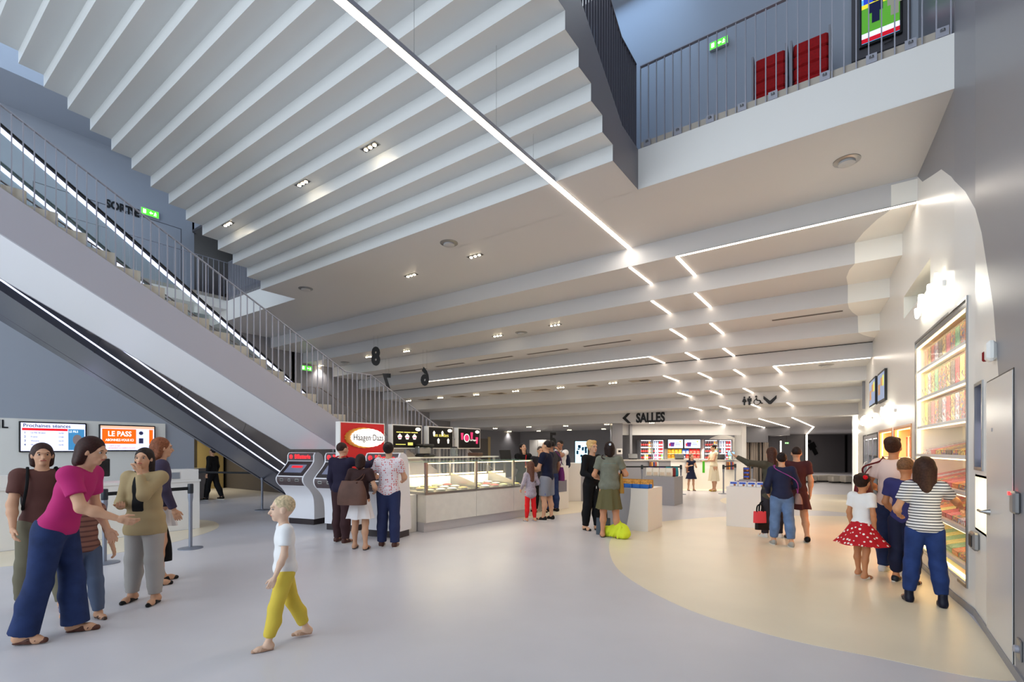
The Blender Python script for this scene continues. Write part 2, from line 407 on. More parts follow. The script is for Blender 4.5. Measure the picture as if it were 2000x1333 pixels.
# long strip hung under the raked soffit, then let into the flat ceiling
o = strip((-3.52,2.2,5.262),(-3.52,8.655,5.262), 'long white LED strip running under the stepped stair soffit to the flat ceiling', .07, power=25)
MB().box((-3.55,2.2,5.272),(-3.49,5.9,5.33)).build('hanger_rail', M_rail, o, world=True)
for y, z in ((3.3,7.0),(4.6,6.15),(5.4,5.6)):
    k = int((5.905-y)/.3105)+1; MB().tube([(-3.52,y,5.33),(-3.52,y,5.27+.2077*k)], .002, 5).build('hanging_wire', M_steel, o, world=True)
strip((-2.66,8.672,4.922),(WX(8.68)-.01,8.672,4.922), 'white LED strip along the foot of the first ceiling step to the shop wall', power=6)
strip((-3.52,8.67,4.922),(-3.52,9.80,4.922), 'short white LED strip on the first ceiling step, the left of two', .05)
strip((-2.66,8.69,4.922),(-2.66,9.80,4.922), 'short white LED strip on the first ceiling step, meeting the shop wall strip', .05)
rows = {2:(-3.52,-2.66), 3:(-3.52,-2.66), 4:(-4.43,-3.52,-2.66), 5:(-4.45,-3.53,-2.66,-1.77), 6:(-4.46,-3.56,-2.68,-1.78), 7:(-4.51,-3.60,-2.71,-1.78)}
for i, xs in rows.items():
    z = 5.27-.34*i-.008
    for j, x in enumerate(xs):
        strip((x,RY[i-1]+.02,z),(x,RY[i]-.02,z), 'short white LED strip on %s, %s of %d from the left' % (LEV[i], ORD[j], len(xs)), .05)
strip((-12.6,12.185,3.902),(-4.45,12.185,3.902), 'long white LED strip along the foot of the fourth ceiling step, behind the hanging numbers', power=15)
strip((-1.77,13.365,3.562),(.12,13.365,3.562), 'white LED strip along the foot of the fifth ceiling step at the shop wall', power=3)
for j, x in enumerate((-4.55,-3.65,-2.73,-1.8)):
    strip((x,17.45,2.532),(x,25.3,2.532), 'long white LED strip on the lowest ceiling, %s of four from the left' % ORD[j], .05, power=6)
strip((-1.8,25.35,2.532),MFp(1575.5,32.8,2.532), 'angled white LED strip turning towards the dark end wall', .06)
strip(MFp(1575.5,32.8,.02),MFp(1575.5,32.8,2.5), 'vertical white LED strip standing against the dark end wall', .09)
# downlights
def downlight(p, label, group=None, rz=0, power=25, s=1.0):
    o = thing('downlight', label, 'downlight', p, rz, group)
    MB().box((-.17*s,-.055*s,-.006),(.17*s,.055*s,.004)).build('trim', M_steel, o)
    MB().box((-.155*s,-.043*s,-.009),(.155*s,.043*s,-.004)).build('recess', M_black, o)
    for k in (-1,0,1): MB().ball((k*.1*s,0,-.012), .03*s, 10, 6, (1,1,.4)).build('lamp', M_spot, o, smooth=True)
    l = bpy.data.lights.new('downlight_beam', 'SPOT'); l.energy = power; l.spot_size = R(115); l.spot_blend = .8; l.color = (1,.93,.86); l.shadow_soft_size = .08
    lo = bpy.data.objects.new('downlight_beam', l); COL.objects.link(lo); lo.parent = o; lo.location = (0,0,-.04); return o
for (px,py),w_ in zip([(445,438),(591,358),(723,287)], ['lowest','middle','highest']):
    p = rakehit(px, py); downlight(p, 'triple downlight recessed in the stepped stair soffit, %s of the three' % w_, power=30)
for (px,py),w_ in zip([(803,538),(928,500)], ['left','right']):
    downlight(ceilhit(px,py)[0], 'triple downlight in the wide flat ceiling, the %s of two' % w_, power=50)
pts = {}
for px, py in [(627,714),(720,697),(794,686),(972,656),(1084,635),(798,783),(860,777),(930,771),(1007,764),(1095,757),(1197,748)]:
    p, i = ceilhit(px, py); pts.setdefault(i, []).append(p)
for i, L in pts.items():
    L.sort(key=lambda p: p.x)
    for j, p in enumerate(L): downlight(p, 'small triple downlight on %s, %s of %d from the left' % (LEV[i], ORD[j], len(L)), power=45 if i < 4 else 32)
fl = [atz(px,py,2.545) for px, py in [(967,837),(1033,834),(1105,832),(1185,829),(995,843),(1052,842),(1112,840),(1179,838),(1273,826),(1252,836),(1332,834)]]
for j, p in enumerate(sorted(fl, key=lambda p: CY*p.x+SY*p.y)): downlight(p, 'small downlight in the lowest ceiling, %s from the left' % (ORD+['ninth','tenth','eleventh'])[j], 'small downlights in the lowest ceiling', power=26, rz=YAW, s=.75)
# downlights over the right-hand half of the shop, washing the cream floor
# smoke detectors
def detector(p, label, s=1.0):
    o = thing('smoke_detector', label, 'smoke detector', p)
    MB().lathe([(.16*s,0),(.16*s,-.008),(.12*s,-.02)], 24).build('flange', M_steel, o, smooth=True)
    MB().lathe([(.10*s,-.015),(.10*s,-.045),(.06*s,-.06),(.0,-.062)], 20).build('sensor_head', mat('detector grey', (.72,.72,.72), .4), o, smooth=True)
detector(ceilhit(1654,314)[0], 'round steel smoke detector on the ceiling below the balcony', .95)
detector(ceilhit(877,475)[0], 'round smoke detector on the wide flat ceiling above the two downlights')
detector(ceilhit(597,564)[0], 'round smoke detector on the flat ceiling beside the left floor well')
detector(ceilhit(1018,650)[0], 'round smoke detector between two downlights on a ceiling step')
detector(ceilhit(1614,713)[0], 'round smoke detector on the ceiling step near the shop wall')
detector(ceilhit(674,708)[0], 'round smoke detector on a ceiling step seen beside the number eight')
# slot vents
M_slot = mat('vent slot', (.38,.35,.33), .6)
sl = [((715,736),(760,730)),((781,727),(832,720)),((852,716.5),(909,709.6)),((934.5,705),(1002,696)),((1030,692.5),(1107,681)),((1140,677),(1230,664))]
for j, (a, b) in enumerate(sl):
    p, i = ceilhit(*a); q = atz(b[0], b[1], p.z); y = p.y
    o = thing('air_vent', 'linear slot air vent in a ceiling step, %s of six from the left' % ORD[j], 'air vent', ((p.x+q.x)/2, y, p.z)); L = abs(q.x-p.x)/2
    MB().box((-L-.03,-.07,-.004),(L+.03,.07,.004)).build('frame', M_ceil, o)
    for k in range(3): MB().box((-L,-.05+.037*k,-.008),(L,-.028+.037*k,-.003)).build('slot', M_slot, o)
p, i = ceilhit(1508,626); q = atz(1646,607,p.z); L = (q.x-p.x)/2
o = thing('air_vent', 'linear slot air vent near the painted cream circle', 'air vent', ((p.x+q.x)/2, p.y, p.z))
MB().box((-L-.03,-.07,-.004),(L+.03,.07,.004)).build('frame', M_ceil, o)
for k in range(3): MB().box((-L,-.05+.037*k,-.008),(L,-.028+.037*k,-.003)).build('slot', M_slot, o)
for j, (px,py) in enumerate([(832,781),(897,775),(972,769),(1056,762),(1147,754),(1250,744)]):
    p, i = ceilhit(px, py); o = thing('air_grille', 'square beige air grille with dark opening, %s of six along the sixth ceiling step' % ORD[j], 'air grille', p)
    MB().box((-.3,-.17,-.008),(.3,.17,.004)).build('frame', mat('grille tan', (.62,.56,.48), .5), o)
    MB().box((0,-.1,-.012),(.26,.1,-.004)).build('opening', mat('dark opening', (.16,.14,.12), .6), o)
# ---------------------------------------------------------------- hanging numbers and lettering
M_sign = mat('black sign board', (.07,.07,.08), .5)
def number(ch, px, pyc, hpx, wire, label, mirror):
    p, i = ceilhit(*wire); d = -SY*p.x+CY*p.y
    z = EYE+(HORIZON-pyc)/FPX*d; x = atd(px,pyc,d); s = hpx/FPX*d
    o = thing('hanging_number', label, 'hanging sign', (x.x,x.y,x.z))
    u = Vector((CY,SY,0)) if not mirror else Vector((-CY,-SY,0))
    M = frame(x, u, (0,0,1)); vs, fs = text_mesh(ch, s/.76, .03, .055, .68)
    mb = MB(); mb.raw(vs, fs, M); mb.build('numeral', M_sign, o, world=True, fix=False)
    for k in (-.06,.06):
        MB().tube([x+u*k+Vector((0,0,s*.48)), Vector((x.x+u.x*k,x.y+u.y*k,5.27-.34*i))], .003, 5).build('hanging_wire', M_steel, o, world=True)
number('8', 734, 698, 35, (734,656), 'black number eight hanging on wires, seen above the stair rail', False)
number('7', 756, 748, 31, (760,700), 'black number seven hanging reversed beside the stair rail', True)
number('6', 830, 738, 34, (829,683), 'black number six hanging reversed below a slot vent', True)
d5 = 21.0; x5 = atd(1080,861,d5)
o = thing('hanging_number', 'black number five hanging in the background above the customers', 'hanging sign', x5)
text('numeral', '5', .85, frame(x5,(CY,SY,0),(0,0,1)), M_sign, o, .03, .8, .03)
MB().tube([x5+Vector((0,0,.3)), Vector((x5.x,x5.y,2.55))], .004, 5).build('hanging_wire', M_steel, o, world=True)
def sign_on_y(name, txt, size, px, py, Y, label, bold=.02, xs=.85):
    p = atY(px, py, Y-.012); o = thing(name, label, 'sign', p)
    text('lettering', txt, size, frame(p,(1,0,0),(0,0,1)), M_sign, o, bold, xs, .02); return o, p
o, p = sign_on_y('direction_sign', 'SALLES', .47, 1270, 817, 17.42, 'black SALLES lettering on the lowest ceiling step', .038, .74)
q = atY(1224, 817, 17.408)
MB().prism([(q.x+.17,q.z+.2),(q.x+.05,q.z+.2),(q.x-.17,q.z),(q.x+.05,q.z-.2),(q.x+.17,q.z-.2),(q.x-.03,q.z)], 17.395, 17.419, 'y').build('arrow', M_sign, o, world=True)
# toilet pictograms on the step above
p = atY(1466, 783, 16.02); o = thing('toilet_sign', 'black toilet pictograms with a downward arrow on a ceiling step', 'sign', p)
def picto(mb, x, z, h, skirt=False, y0=16.0, y1=16.026):
    r = h*.1; mb.prism([(x+r*math.cos(a*math.pi/6), z+h*.40+r*math.sin(a*math.pi/6)) for a in range(12)], y0, y1, 'y')
    if skirt: mb.prism([(x-.09*h,z+.27*h),(x+.09*h,z+.27*h),(x+.24*h,z-.08*h),(x+.08*h,z-.16*h),(x+.08*h,z-.5*h),(x-.08*h,z-.5*h),(x-.08*h,z-.16*h),(x-.24*h,z-.08*h)], y0, y1, 'y')
    else: mb.prism([(x-.22*h,z+.27*h),(x+.22*h,z+.27*h),(x+.22*h,z-.1*h),(x+.12*h,z-.1*h),(x+.12*h,z-.5*h),(x-.12*h,z-.5*h),(x-.12*h,z-.1*h),(x-.22*h,z-.1*h)], y0, y1, 'y')
mb = MB(); picto(mb, atY(1454,783,16.02).x, p.z, .26, True); picto(mb, atY(1464,783,16.02).x, p.z, .26); mb.build('person_pictogram', M_sign, o, world=True)
wx = atY(1477,783,16.02).x; mb = MB(); mb.prism([(wx+.03*math.cos(a*math.pi/6), p.z+.11+.03*math.sin(a*math.pi/6)) for a in range(12)], 16.0, 16.026, 'y')
mb.tube([(wx,16.012,p.z+.07),(wx+.02,16.012,p.z),(wx+.1,16.012,p.z-.01),(wx+.14,16.012,p.z-.1),(wx+.18,16.012,p.z-.09)], .018, 6)
mb.tube([(wx+.02+.085*math.cos(a), 16.012, p.z-.05+.085*math.sin(a)) for a in [R(k) for k in range(100,390,20)]], .01, 6); mb.build('wheelchair_pictogram', M_sign, o, world=True)
ax = atY(1504,782,16.02); X, Z = ax.x, ax.z
MB().prism([(X-.17,Z+.13),(X,Z-.02),(X+.17,Z+.13),(X+.17,Z+.04),(X+.03,Z-.12),(X-.03,Z-.12),(X-.17,Z+.04)], 16.0, 16.026, 'y').build('arrow', M_sign, o, world=True)
# SORTIE and exit lights on the upper left wall (both lie in the plane X = -16.1)
XW = -16.085
p = atX(240,408,XW); o = thing('exit_lettering', 'black SORTIE lettering with small arrow on the upper slate wall', 'sign', p)
text('lettering', 'SORTIE', .29, frame(p,(0,1,0),(0,0,1)), M_sign, o, .035, .78, .01)
q = atX(263,412,XW); MB().prism([(q.y-.1,q.z+.06),(q.y,q.z-.03),(q.y+.1,q.z+.06),(q.y+.1,q.z),(q.y,q.z-.1),(q.y-.1,q.z)], XW-.01, XW, 'x').build('arrow', M_sign, o, world=True)
M_exit = mat('exit green', (.2,.75,.15), .4, emit=1.0, ecol=(.3,.8,.2)); M_exitw = mat('exit white', (.95,1,.9), .4, emit=1.6)
def exit_sign(M, w, h, label, deco=True):
    o = thing('exit_sign', label, 'exit sign', M.translation)
    MB().box((-w/2-.01,-h/2-.01,0),(w/2+.01,h/2+.01,.05), M).build('housing', mat('exit housing', (.8,.82,.8), .4), o, world=True)
    MB().box((-w/2,-h/2,.05),(w/2,h/2,.056), M).build('lit_panel', M_exit, o, world=True)
    mb = MB(); mb.box((-w*.42,-h*.32,.056),(-w*.25,h*.32,.059), M); mb.box((w*.2,-h*.3,.056),(w*.36,-h*.2,.059), M)
    mb.prism([(-w*.05,0),(w*.05,h*.25),(w*.05,h*.08),(w*.16,h*.08),(w*.16,-h*.08),(w*.05,-h*.08),(w*.05,-h*.25)], .056, .059, 'z', M)
    mb.ball((w*.30,h*.2,.058), h*.09, 8, 6, (1,1,.3), M); mb.prism([(w*.24,h*.12),(w*.33,h*.12),(w*.38,-h*.05),(w*.30,-h*.02),(w*.30,-h*.18),(w*.25,-h*.18)], .056, .059, 'z', M)
    mb.build('running_figure', M_exitw, o, world=True)
exit_sign(frame(atX(292,417,XW),(0,1,0),(0,0,1)), .40, .17, 'green exit sign on the upper slate wall beside the SORTIE lettering')
exit_sign(frame(atY(1405,88,8.58),(1,0,0),(0,0,1)), .27, .11, 'green exit sign on the upper foyer wall behind the balcony rail')
exit_sign(frame(atd(1627,843,30),(CY,SY,0),(0,0,1)), .34, .14, 'green exit sign at the dark end of the hall')
exit_sign(frame(atd(1536,866,31),(CY,SY,0),(0,0,1)), .22, .08, 'faint green exit sign far down the hall behind the shoppers')
MB().tube([MFp(1536,30.95,2.0),MFp(1536,30.95,2.55)], .01, 6).build('hanging_rod', M_black, bpy.data.objects['exit_sign.003'], world=True)
exit_sign(frame(atX(598,720,XW),(0,1,0),(0,0,1)), .42, .16, 'green exit sign seen through the stair balusters')
# ---------------------------------------------------------------- generic railing
def railing(name, label, foot, h, spacing, bw=.02, mrail=None, group=None, plate=True, ends=True):
    """foot: polyline of the rail's foot; balusters stand vertically on it"""
    foot = [Vector(p) for p in foot]; o = thing(name, label, 'railing', foot[0], 0, group)
    seg = []; L = 0
    for a, b in zip(foot, foot[1:]):
        l = math.hypot(b.x-a.x, b.y-a.y); seg.append((L, L+l, a, b)); L += l
    n = min(100, int(L/spacing)+1); m = mrail or M_rail
    base = MB().box((-bw/2,-.006,-.03),(bw/2,.006,h)).build('baluster', m, o)
    for k in range(n):
        s = min(L-1e-4, k*spacing)
        for s0, s1, a, b in seg:
            if s0 <= s <= s1:
                t = (s-s0)/(s1-s0); p = a.lerp(b, t); ang = math.atan2(b.y-a.y, b.x-a.x); break
        c = base if k == 0 else base.copy()
        if k: COL.objects.link(c); c.parent = o
        c.location = p-foot[0]; c.rotation_euler = (0,0,ang+math.pi/2)
    mb = MB()
    for a, b in zip(foot, foot[1:]):
        u = Vector((b.x-a.x,b.y-a.y,0)).normalized(); s = Vector((-u.y,u.x,0))*.022
        H0 = Vector((0,0,h)); H1 = Vector((0,0,h+.012))
        vs = [a-s+H0,b-s+H0,b+s+H0,a+s+H0,a-s+H1,b-s+H1,b+s+H1,a+s+H1]
        mb.raw(vs, [(0,3,2,1),(4,5,6,7),(0,1,5,4),(1,2,6,5),(2,3,7,6),(3,0,4,7)])
    mb.build('handrail', m, o, world=True)
    if plate:
        mb = MB()
        for a, b in zip(foot, foot[1:]):
            u = Vector((b.x-a.x,b.y-a.y,0)).normalized(); s = Vector((-u.y,u.x,0))*.006; Z1 = Vector((0,0,.11)); off = Vector((-u.y,u.x,0))*.03
            vs = [a-s+off,b-s+off,b+s+off,a+s+off,a-s+Z1+off,b-s+Z1+off,b+s+Z1+off,a+s+Z1+off]
            mb.raw(vs, [(0,3,2,1),(4,5,6,7),(0,1,5,4),(1,2,6,5),(2,3,7,6),(3,0,4,7)])
        mb.build('toe_plate', mat('toe plate', (.72,.68,.63), .45), o, world=True)
    return o
o = railing('balcony_railing', 'steel baluster railing along the upper right balcony edge', [(-2.6,6.80,5.85),(.74,6.80,5.85)], 1.17, .115)
for x in (-2.55,-2.12,-1.7,-1.31,-.96,-.42,.02,.36,.62):
    MB().box((x,6.786,5.86),(x+.1,6.794,5.96)).build('fixing_plate', M_rail, o, world=True); MB().lathe([(.022,0),(.022,.02)], 10, (0,0,0)).raw([],[]).build('bolt', M_steel, o).location = (x+.05-o.location.x, 6.78-o.location.y, 5.91-o.location.z)
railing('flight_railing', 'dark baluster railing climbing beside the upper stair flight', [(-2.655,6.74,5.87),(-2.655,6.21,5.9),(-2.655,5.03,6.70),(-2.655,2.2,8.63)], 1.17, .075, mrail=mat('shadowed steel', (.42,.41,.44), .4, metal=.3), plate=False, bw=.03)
railing('walkway_railing', 'steel railing along the upper left walkway', [(-15.02,-1.0,5.85),(-15.02,6.8,5.85)], 1.1, .14)
railing('well_railing', 'steel railing across the floor well at the upper left', [(-15.0,6.82,5.85),(-11.46,6.82,5.85)], 1.12, .075)
# door outlines on the upper slate wall
struct('trim_2', MB().box((XL-.001,2.9,7.93),(XL+.004,6.0,7.945)).box((XL-.001,2.88,5.85),(XL+.004,2.9,7.945)).box((XL-.001,6.0,5.85),(XL+.004,6.015,7.945)).box((XL-.001,4.1,5.85),(XL+.004,4.11,7.93)), M_dark)
# ---------------------------------------------------------------- the stair on the left
SU = Vector((.0976,.9952,0)); SW = Vector((-.9952,.0976,0))     # down the flight, and away from the camera
SO = Vector((-8.43,1.22,0)); STW = 2.05; SS = .588
def sp(s, w, z): return SO+SU*s+SW*w+Vector((0,0,z))
ZS = lambda s: 4.70-SS*s if s <= 4.55 else (2.02 if s <= 5.1 else max(0, 2.02-.56*(s-5.1)))
M_string = mat('stair grey paint', (.70,.69,.72), .4); M_soff = mat('stair soffit white', (.93,.93,.94), .35)
M_tread = mat('beige stair concrete', (.83,.80,.73), .6, noise=(3,.12), bump=(20,.2))
o = thing('staircase', 'grey staircase with white soffit descending from the upper left to the ice cream stand', 'staircase', sp(8.7,1,0))
def side_panel(w0, w1, name, m):
    top = [-2.2,4.55,5.1,8.6]; mb = MB()
    T = [(-2.2,5.99),(0,4.70),(4.55,2.02),(5.1,2.02),(8.7,0.02)]
    B = [(8.7,0),(5.4,0),(5.4,1.55),(4.42,1.55),(-2.2,5.44)]
    pts = T+B; vs = [sp(s,w0,z) for s,z in pts]+[sp(s,w1,z) for s,z in pts]; n = len(pts)
    mb.raw(vs, [tuple(range(n)), tuple(reversed(range(n,2*n)))]+[(i,(i+1)%n,n+(i+1)%n,n+i) for i in range(n)])
    return mb.build(name, m, o, world=True)
side_panel(0, .05, 'stringer', M_string); side_panel(STW-.05, STW, 'stringer', M_string)
mb = MB(); mb.poly([sp(-2.2,.05,5.44),sp(-2.2,STW-.05,5.44),sp(4.42,STW-.05,1.55),sp(4.42,.05,1.55)]); mb.poly([sp(4.42,.05,1.552),sp(5.42,.05,1.552),sp(5.42,STW-.05,1.552),sp(4.42,STW-.05,1.552)]); mb.poly([sp(-2.2,.05,5.5),sp(-2.2,STW-.05,5.5),sp(4.42,STW-.05,1.6),sp(4.42,.05,1.6)])
mb.build('soffit', M_soff, o, world=True)
MB().poly([sp(5.42,.0,0),sp(5.42,STW,0),sp(5.42,STW,1.55),sp(5.42,.0,1.55)]).build('under_wall', M_dark, o, world=True)
mb = MB(); s = -2.1; z = 5.95
rise = .17; prof_s = []
while z > 2.1:
    prof_s.append((s,z)); s2 = s+rise/SS
    a = [sp(s,.055,z-.19),sp(s2+.02,.055,z-.19),sp(s2+.02,STW-.055,z-.19),sp(s,STW-.055,z-.19)]
    b = [p+Vector((0,0,.19)) for p in a]; mb.raw(a+b, [(0,3,2,1),(4,5,6,7),(0,1,5,4),(1,2,6,5),(2,3,7,6),(3,0,4,7)])
    s = s2; z -= rise
a = [sp(4.5,.055,1.9),sp(5.15,.055,1.9),sp(5.15,STW-.055,1.9),sp(4.5,STW-.055,1.9)]; b = [p+Vector((0,0,.14)) for p in a]
mb.raw(a+b, [(0,3,2,1),(4,5,6,7),(0,1,5,4),(1,2,6,5),(2,3,7,6),(3,0,4,7)])
s = 5.15; z = 1.87
while z > .05:
    s2 = s+.303; a = [sp(s,.055,max(0,z-.19)),sp(s2,.055,max(0,z-.19)),sp(s2,STW-.055,max(0,z-.19)),sp(s,STW-.055,max(0,z-.19))]
    b = [Vector((p.x,p.y,z)) for p in a]; mb.raw(a+b, [(0,3,2,1),(4,5,6,7),(0,1,5,4),(1,2,6,5),(2,3,7,6),(3,0,4,7)]); s = s2; z -= .17
mb.build('treads', M_tread, o, world=True)
railing('stair_railing', 'pale steel railing on the near side of the staircase', [sp(-1.3,.025,4.70+SS*1.3), sp(4.55,.025,2.02), sp(5.1,.025,2.02), sp(8.6,.025,.06)], 1.0, .1, .02, plate=False)
railing('stair_railing', 'lower steel railing on the far side of the staircase', [sp(-1.9,STW-.025,4.72+SS*1.9), sp(4.55,STW-.025,2.04), sp(5.1,STW-.025,2.04), sp(8.6,STW-.025,.06)], .88, .16, .018, plate=False, mrail=mat('bronze grey steel', (.56,.53,.53), .4, metal=.3))
# ---------------------------------------------------------------- escalator beyond the stair
EU = Vector((-.125,.992,0)).normalized(); EW = Vector((-.992,-.125,0)); EO = Vector((-10.86,1.56,0)); ES = .652
def ep(s, w, z): return EO+EU*s+EW*w+Vector((0,0,z))
M_clad = mat('dark glossy steel cladding', (.42,.43,.47), .22, metal=.75)
o = thing('escalator', 'escalator with glass balustrades and lit strips rising behind the staircase', 'escalator', ep(6,0,0))
zt = lambda s: 6.57-.64*s       # handrail height
def esc_side(w0, w1):
    pts = [(-1.5,6.4),(0,5.62),(7.4,.95),(8.6,.95),(8.6,0),(6.3,0),(0,4.02),(-1.5,5.0)]
    vs = [ep(s,w0,z) for s,z in pts]+[ep(s,w1,z) for s,z in pts]; n = 8
    return MB().raw(vs, [tuple(range(n)), tuple(reversed(range(n,2*n)))]+[(i,(i+1)%n,n+(i+1)%n,n+i) for i in range(n)]).build('side_cladding', M_clad, o, world=True)
esc_side(0,.06); esc_side(1.0,1.06)
MB().poly([ep(-1.5,.06,5.0),ep(-1.5,1.0,5.0),ep(0,1.0,4.02),ep(0,.06,4.02)]).poly([ep(0,.06,4.02),ep(0,1.32,4.02),ep(6.3,1.0,0.02),ep(6.3,.06,0.02)]).build('underside', M_clad, o, world=True)
mb = MB(); s = -1.2; z = 5.62+.35
while z > .3:
    a = [ep(s,.1,z-.2),ep(s+.34,.1,z-.2),ep(s+.34,.96,z-.2),ep(s,.96,z-.2)]; b = [p+Vector((0,0,.2)) for p in a]
    mb.raw(a+b, [(0,3,2,1),(4,5,6,7),(0,1,5,4),(1,2,6,5),(2,3,7,6),(3,0,4,7)]); s += .307; z -= .2
mb.build('moving_steps', mat('escalator step metal', (.35,.35,.37), .5, metal=.6), o, world=True)
for w in (.03,1.03):
    P = [(-1.5,zt(0)+.5),(0,zt(0)),(7.6,zt(7.6)),(8.6,1.45)]
    mb = MB()
    for (s0,z0),(s1,z1) in zip(P,P[1:]): mb.poly([ep(s0,w,z0-.05),ep(s1,w,z1-.05),ep(s1,w,z1-.98 if s1<8 else .9),ep(s0,w,z0-.98)])
    mb.build('glass_balustrade', mat('balustrade glass', (.75,.9,.9), .05, alpha=.18, spec=.8), o, world=True)
    Hp = smooth_curve([ep(s,w,z+.03) for s,z in P]+[ep(8.95,w,1.2),ep(8.6,w,.95)], 5)
    MB().tube(Hp, .04, 8, flat=.7).build('handrail', mat('rubber handrail', (.05,.05,.06), .5), o, world=True, smooth=True)
    for (s0,z0),(s1,z1) in zip(P[:3],P[1:3]):
        a,b,c,d = ep(s0,w-.035,z0-.08),ep(s1,w-.035,z1-.08),ep(s1,w-.035,z1-.02),ep(s0,w-.035,z0-.02)
        q = EW*.05
        MB().raw([a,b,c,d,a+q,b+q,c+q,d+q], [(0,1,2,3),(7,6,5,4),(0,4,5,1),(1,5,6,2),(2,6,7,3),(3,7,4,0)]).build('handrail_light', M_ledc, o, world=True)
for dz in (0,.25):
    a,b = ep(0-1.0,-.012,4.17+dz+ES*1.0), ep(6.35 if dz == 0 else 6.6,-.012,4.17+dz-ES*(6.35 if dz==0 else 6.6)); up = Vector((0,0,.028)); q = EW*.012
    MB().raw([a,b,b+up,a+up,a+q,b+q,b+up+q,a+up+q], [(0,1,2,3),(7,6,5,4),(0,4,5,1),(1,5,6,2),(2,6,7,3),(3,7,4,0)]).build('side_light', M_ledc, o, world=True)
for s in (1.2,2.5,3.8,5.0):
    a = ep(s,-.003,4.02-ES*s); b = ep(s+.35,-.003,4.62-ES*s+.4)
    MB().tube([a,b], .004, 4).build('cladding_joint', M_black, o, world=True)
# ---------------------------------------------------------------- upper foyer furniture seen over the balcony
M_red = mat('red upholstery', (.66,.02,.05), .8, noise=(30,.2))
def booth(px0, px1, pytop, label):
    a = atY(px0,pytop,7.95); b = atY(px1,pytop,7.95); ztop = 7.22
    o = thing('high_back_sofa', label, 'sofa', ((a.x+b.x)/2,7.95,5.84)); w = (b.x-a.x)/2
    for k in range(6): MB().rbox((-w,-.03,.38+k*.17),(w,.14,.38+k*.17+.168), .02).build('back_panel', M_red, o)
    MB().rbox((-w,-.5,.25),(w,.0,.45), .03).build('seat', M_red, o)
    for sx in (-1,1):
        MB().box((sx*w-.012+(.02*sx),-.1,.3),(sx*w+.012+(.02*sx),.14,1.42)).build('side_panel', mat('grey side panel', (.6,.6,.63), .5), o)
    for sx in (-1,1):
        for y in (-.45,.1): MB().box((sx*(w-.06)-.02,y-.02,0),(sx*(w-.06)+.02,y+.02,.25)).build('leg', M_black, o)
booth(1475,1534,96,'red quilted high-back sofa behind the balcony rail, the left of two')
booth(1550,1618,80,'red quilted high-back sofa behind the balcony rail, beside the wall screen')
a = atY(1683,0,8.56); b = atY(1757,68,8.56); c = atY(1683,92,8.56)
M_bezel = mat('screen bezel', (.05,.05,.055), .3)
def emis(name, c, e=1.0): return mat(name, c, .4, emit=e*.62, spec=.2)
o = thing('poster_screen', 'tall wall screen showing two walkers in a green meadow, in the upper foyer', 'screen', ((c.x+b.x)/2,8.56,c.z))
w = (b.x-c.x)/2
MB().box((-w-.12,.0,-.16),(w+.12,.035,1.5)).build('wall_panel', M_dark, o)
MB().rbox((-w-.03,-.04,-.04),(w+.03,.0,1.36), .01).build('bezel', M_bezel, o)
def flat(o, rects, y=-.043, dy=.002):
    for i, (nm, x0, z0, x1, z1, m) in enumerate(rects): MB().box((x0,y-dy*i-.002,z0),(x1,y-dy*i,z1)).build(nm, m, o)
flat(o, [('screen_sky',-w,.0,w,1.32,emis('sky blue',(.35,.65,.95),1.1)),('screen_cloud',-w,.62,w,.8,emis('pale cloud',(.75,.85,.98),1.1)),('screen_mountain',-w*.9,.52,w*.7,.72,emis('deep blue',(.15,.25,.7),1)),('screen_flowers',-w,.46,w,.54,emis('yellow',(.85,.8,.2),1)),('screen_meadow',-w,.0,w,.48,emis('meadow green',(.33,.60,.20),.8)),('screen_banner',-w,0,w,.06,emis('red',(.75,.08,.16),.8)),('screen_caption',-w,.06,w,.13,emis('lilac white',(.85,.85,.95),1))])
for x, cc in ((-.04,(.1,.12,.25)),(.12,(.55,.55,.5))):
    mb = MB(); picto(mb, x*1.3, .42, .36, y0=-.063, y1=-.060); mb.build('screen_figure', emis('figure%.2f'%x, cc, .6), o)
MB().tube([(w*.6,-.03,-.04),(w*.6,-.03,-.09),(w*.2,-.03,-.1)], .006, 6).build('cable', M_black, o)
# ---------------------------------------------------------------- shop wall on the right: cabinets, screens, door
def WF(ya, yb):
    """frame on the wall, origin at its far end yb, x towards the camera, y up, z into the room"""
    a = Vector((WX(ya),ya,0)); b = Vector((WX(yb),yb,0)); return frame(b, a-b, (0,0,1)), (a-b).length
def candy(name, cols, scale=28):
    if name in MATS: return MATS[name]
    m = bpy.data.materials.new(name); m.use_nodes = True; nt = m.node_tree; b = nt.nodes['Principled BSDF']
    tc = nt.nodes.new('ShaderNodeTexCoord'); v = nt.nodes.new('ShaderNodeTexVoronoi'); v.inputs['Scale'].default_value = scale
    sep = nt.nodes.new('ShaderNodeSeparateColor'); cr = nt.nodes.new('ShaderNodeValToRGB'); cr.color_ramp.interpolation = 'CONSTANT'
    while len(cr.color_ramp.elements) < len(cols): cr.color_ramp.elements.new(.5)
    for i, c in enumerate(cols): cr.color_ramp.elements[i].position = i/len(cols); cr.color_ramp.elements[i].color = (*lin(c),1)
    nt.links.new(tc.outputs['Object'], v.inputs['Vector']); nt.links.new(v.outputs['Color'], sep.inputs[0]); nt.links.new(sep.outputs[0], cr.inputs[0]); nt.links.new(cr.outputs[0], b.inputs['Base Color'])
    b.inputs['Roughness'].default_value = .3
    bp = nt.nodes.new('ShaderNodeBump'); bp.inputs['Strength'].default_value = .5; bp.inputs['Distance'].default_value = .01; bp.invert = True
    nt.links.new(v.outputs['Distance'], bp.inputs['Height']); nt.links.new(bp.outputs[0], b.inputs['Normal'])
    MATS[name] = m; return m
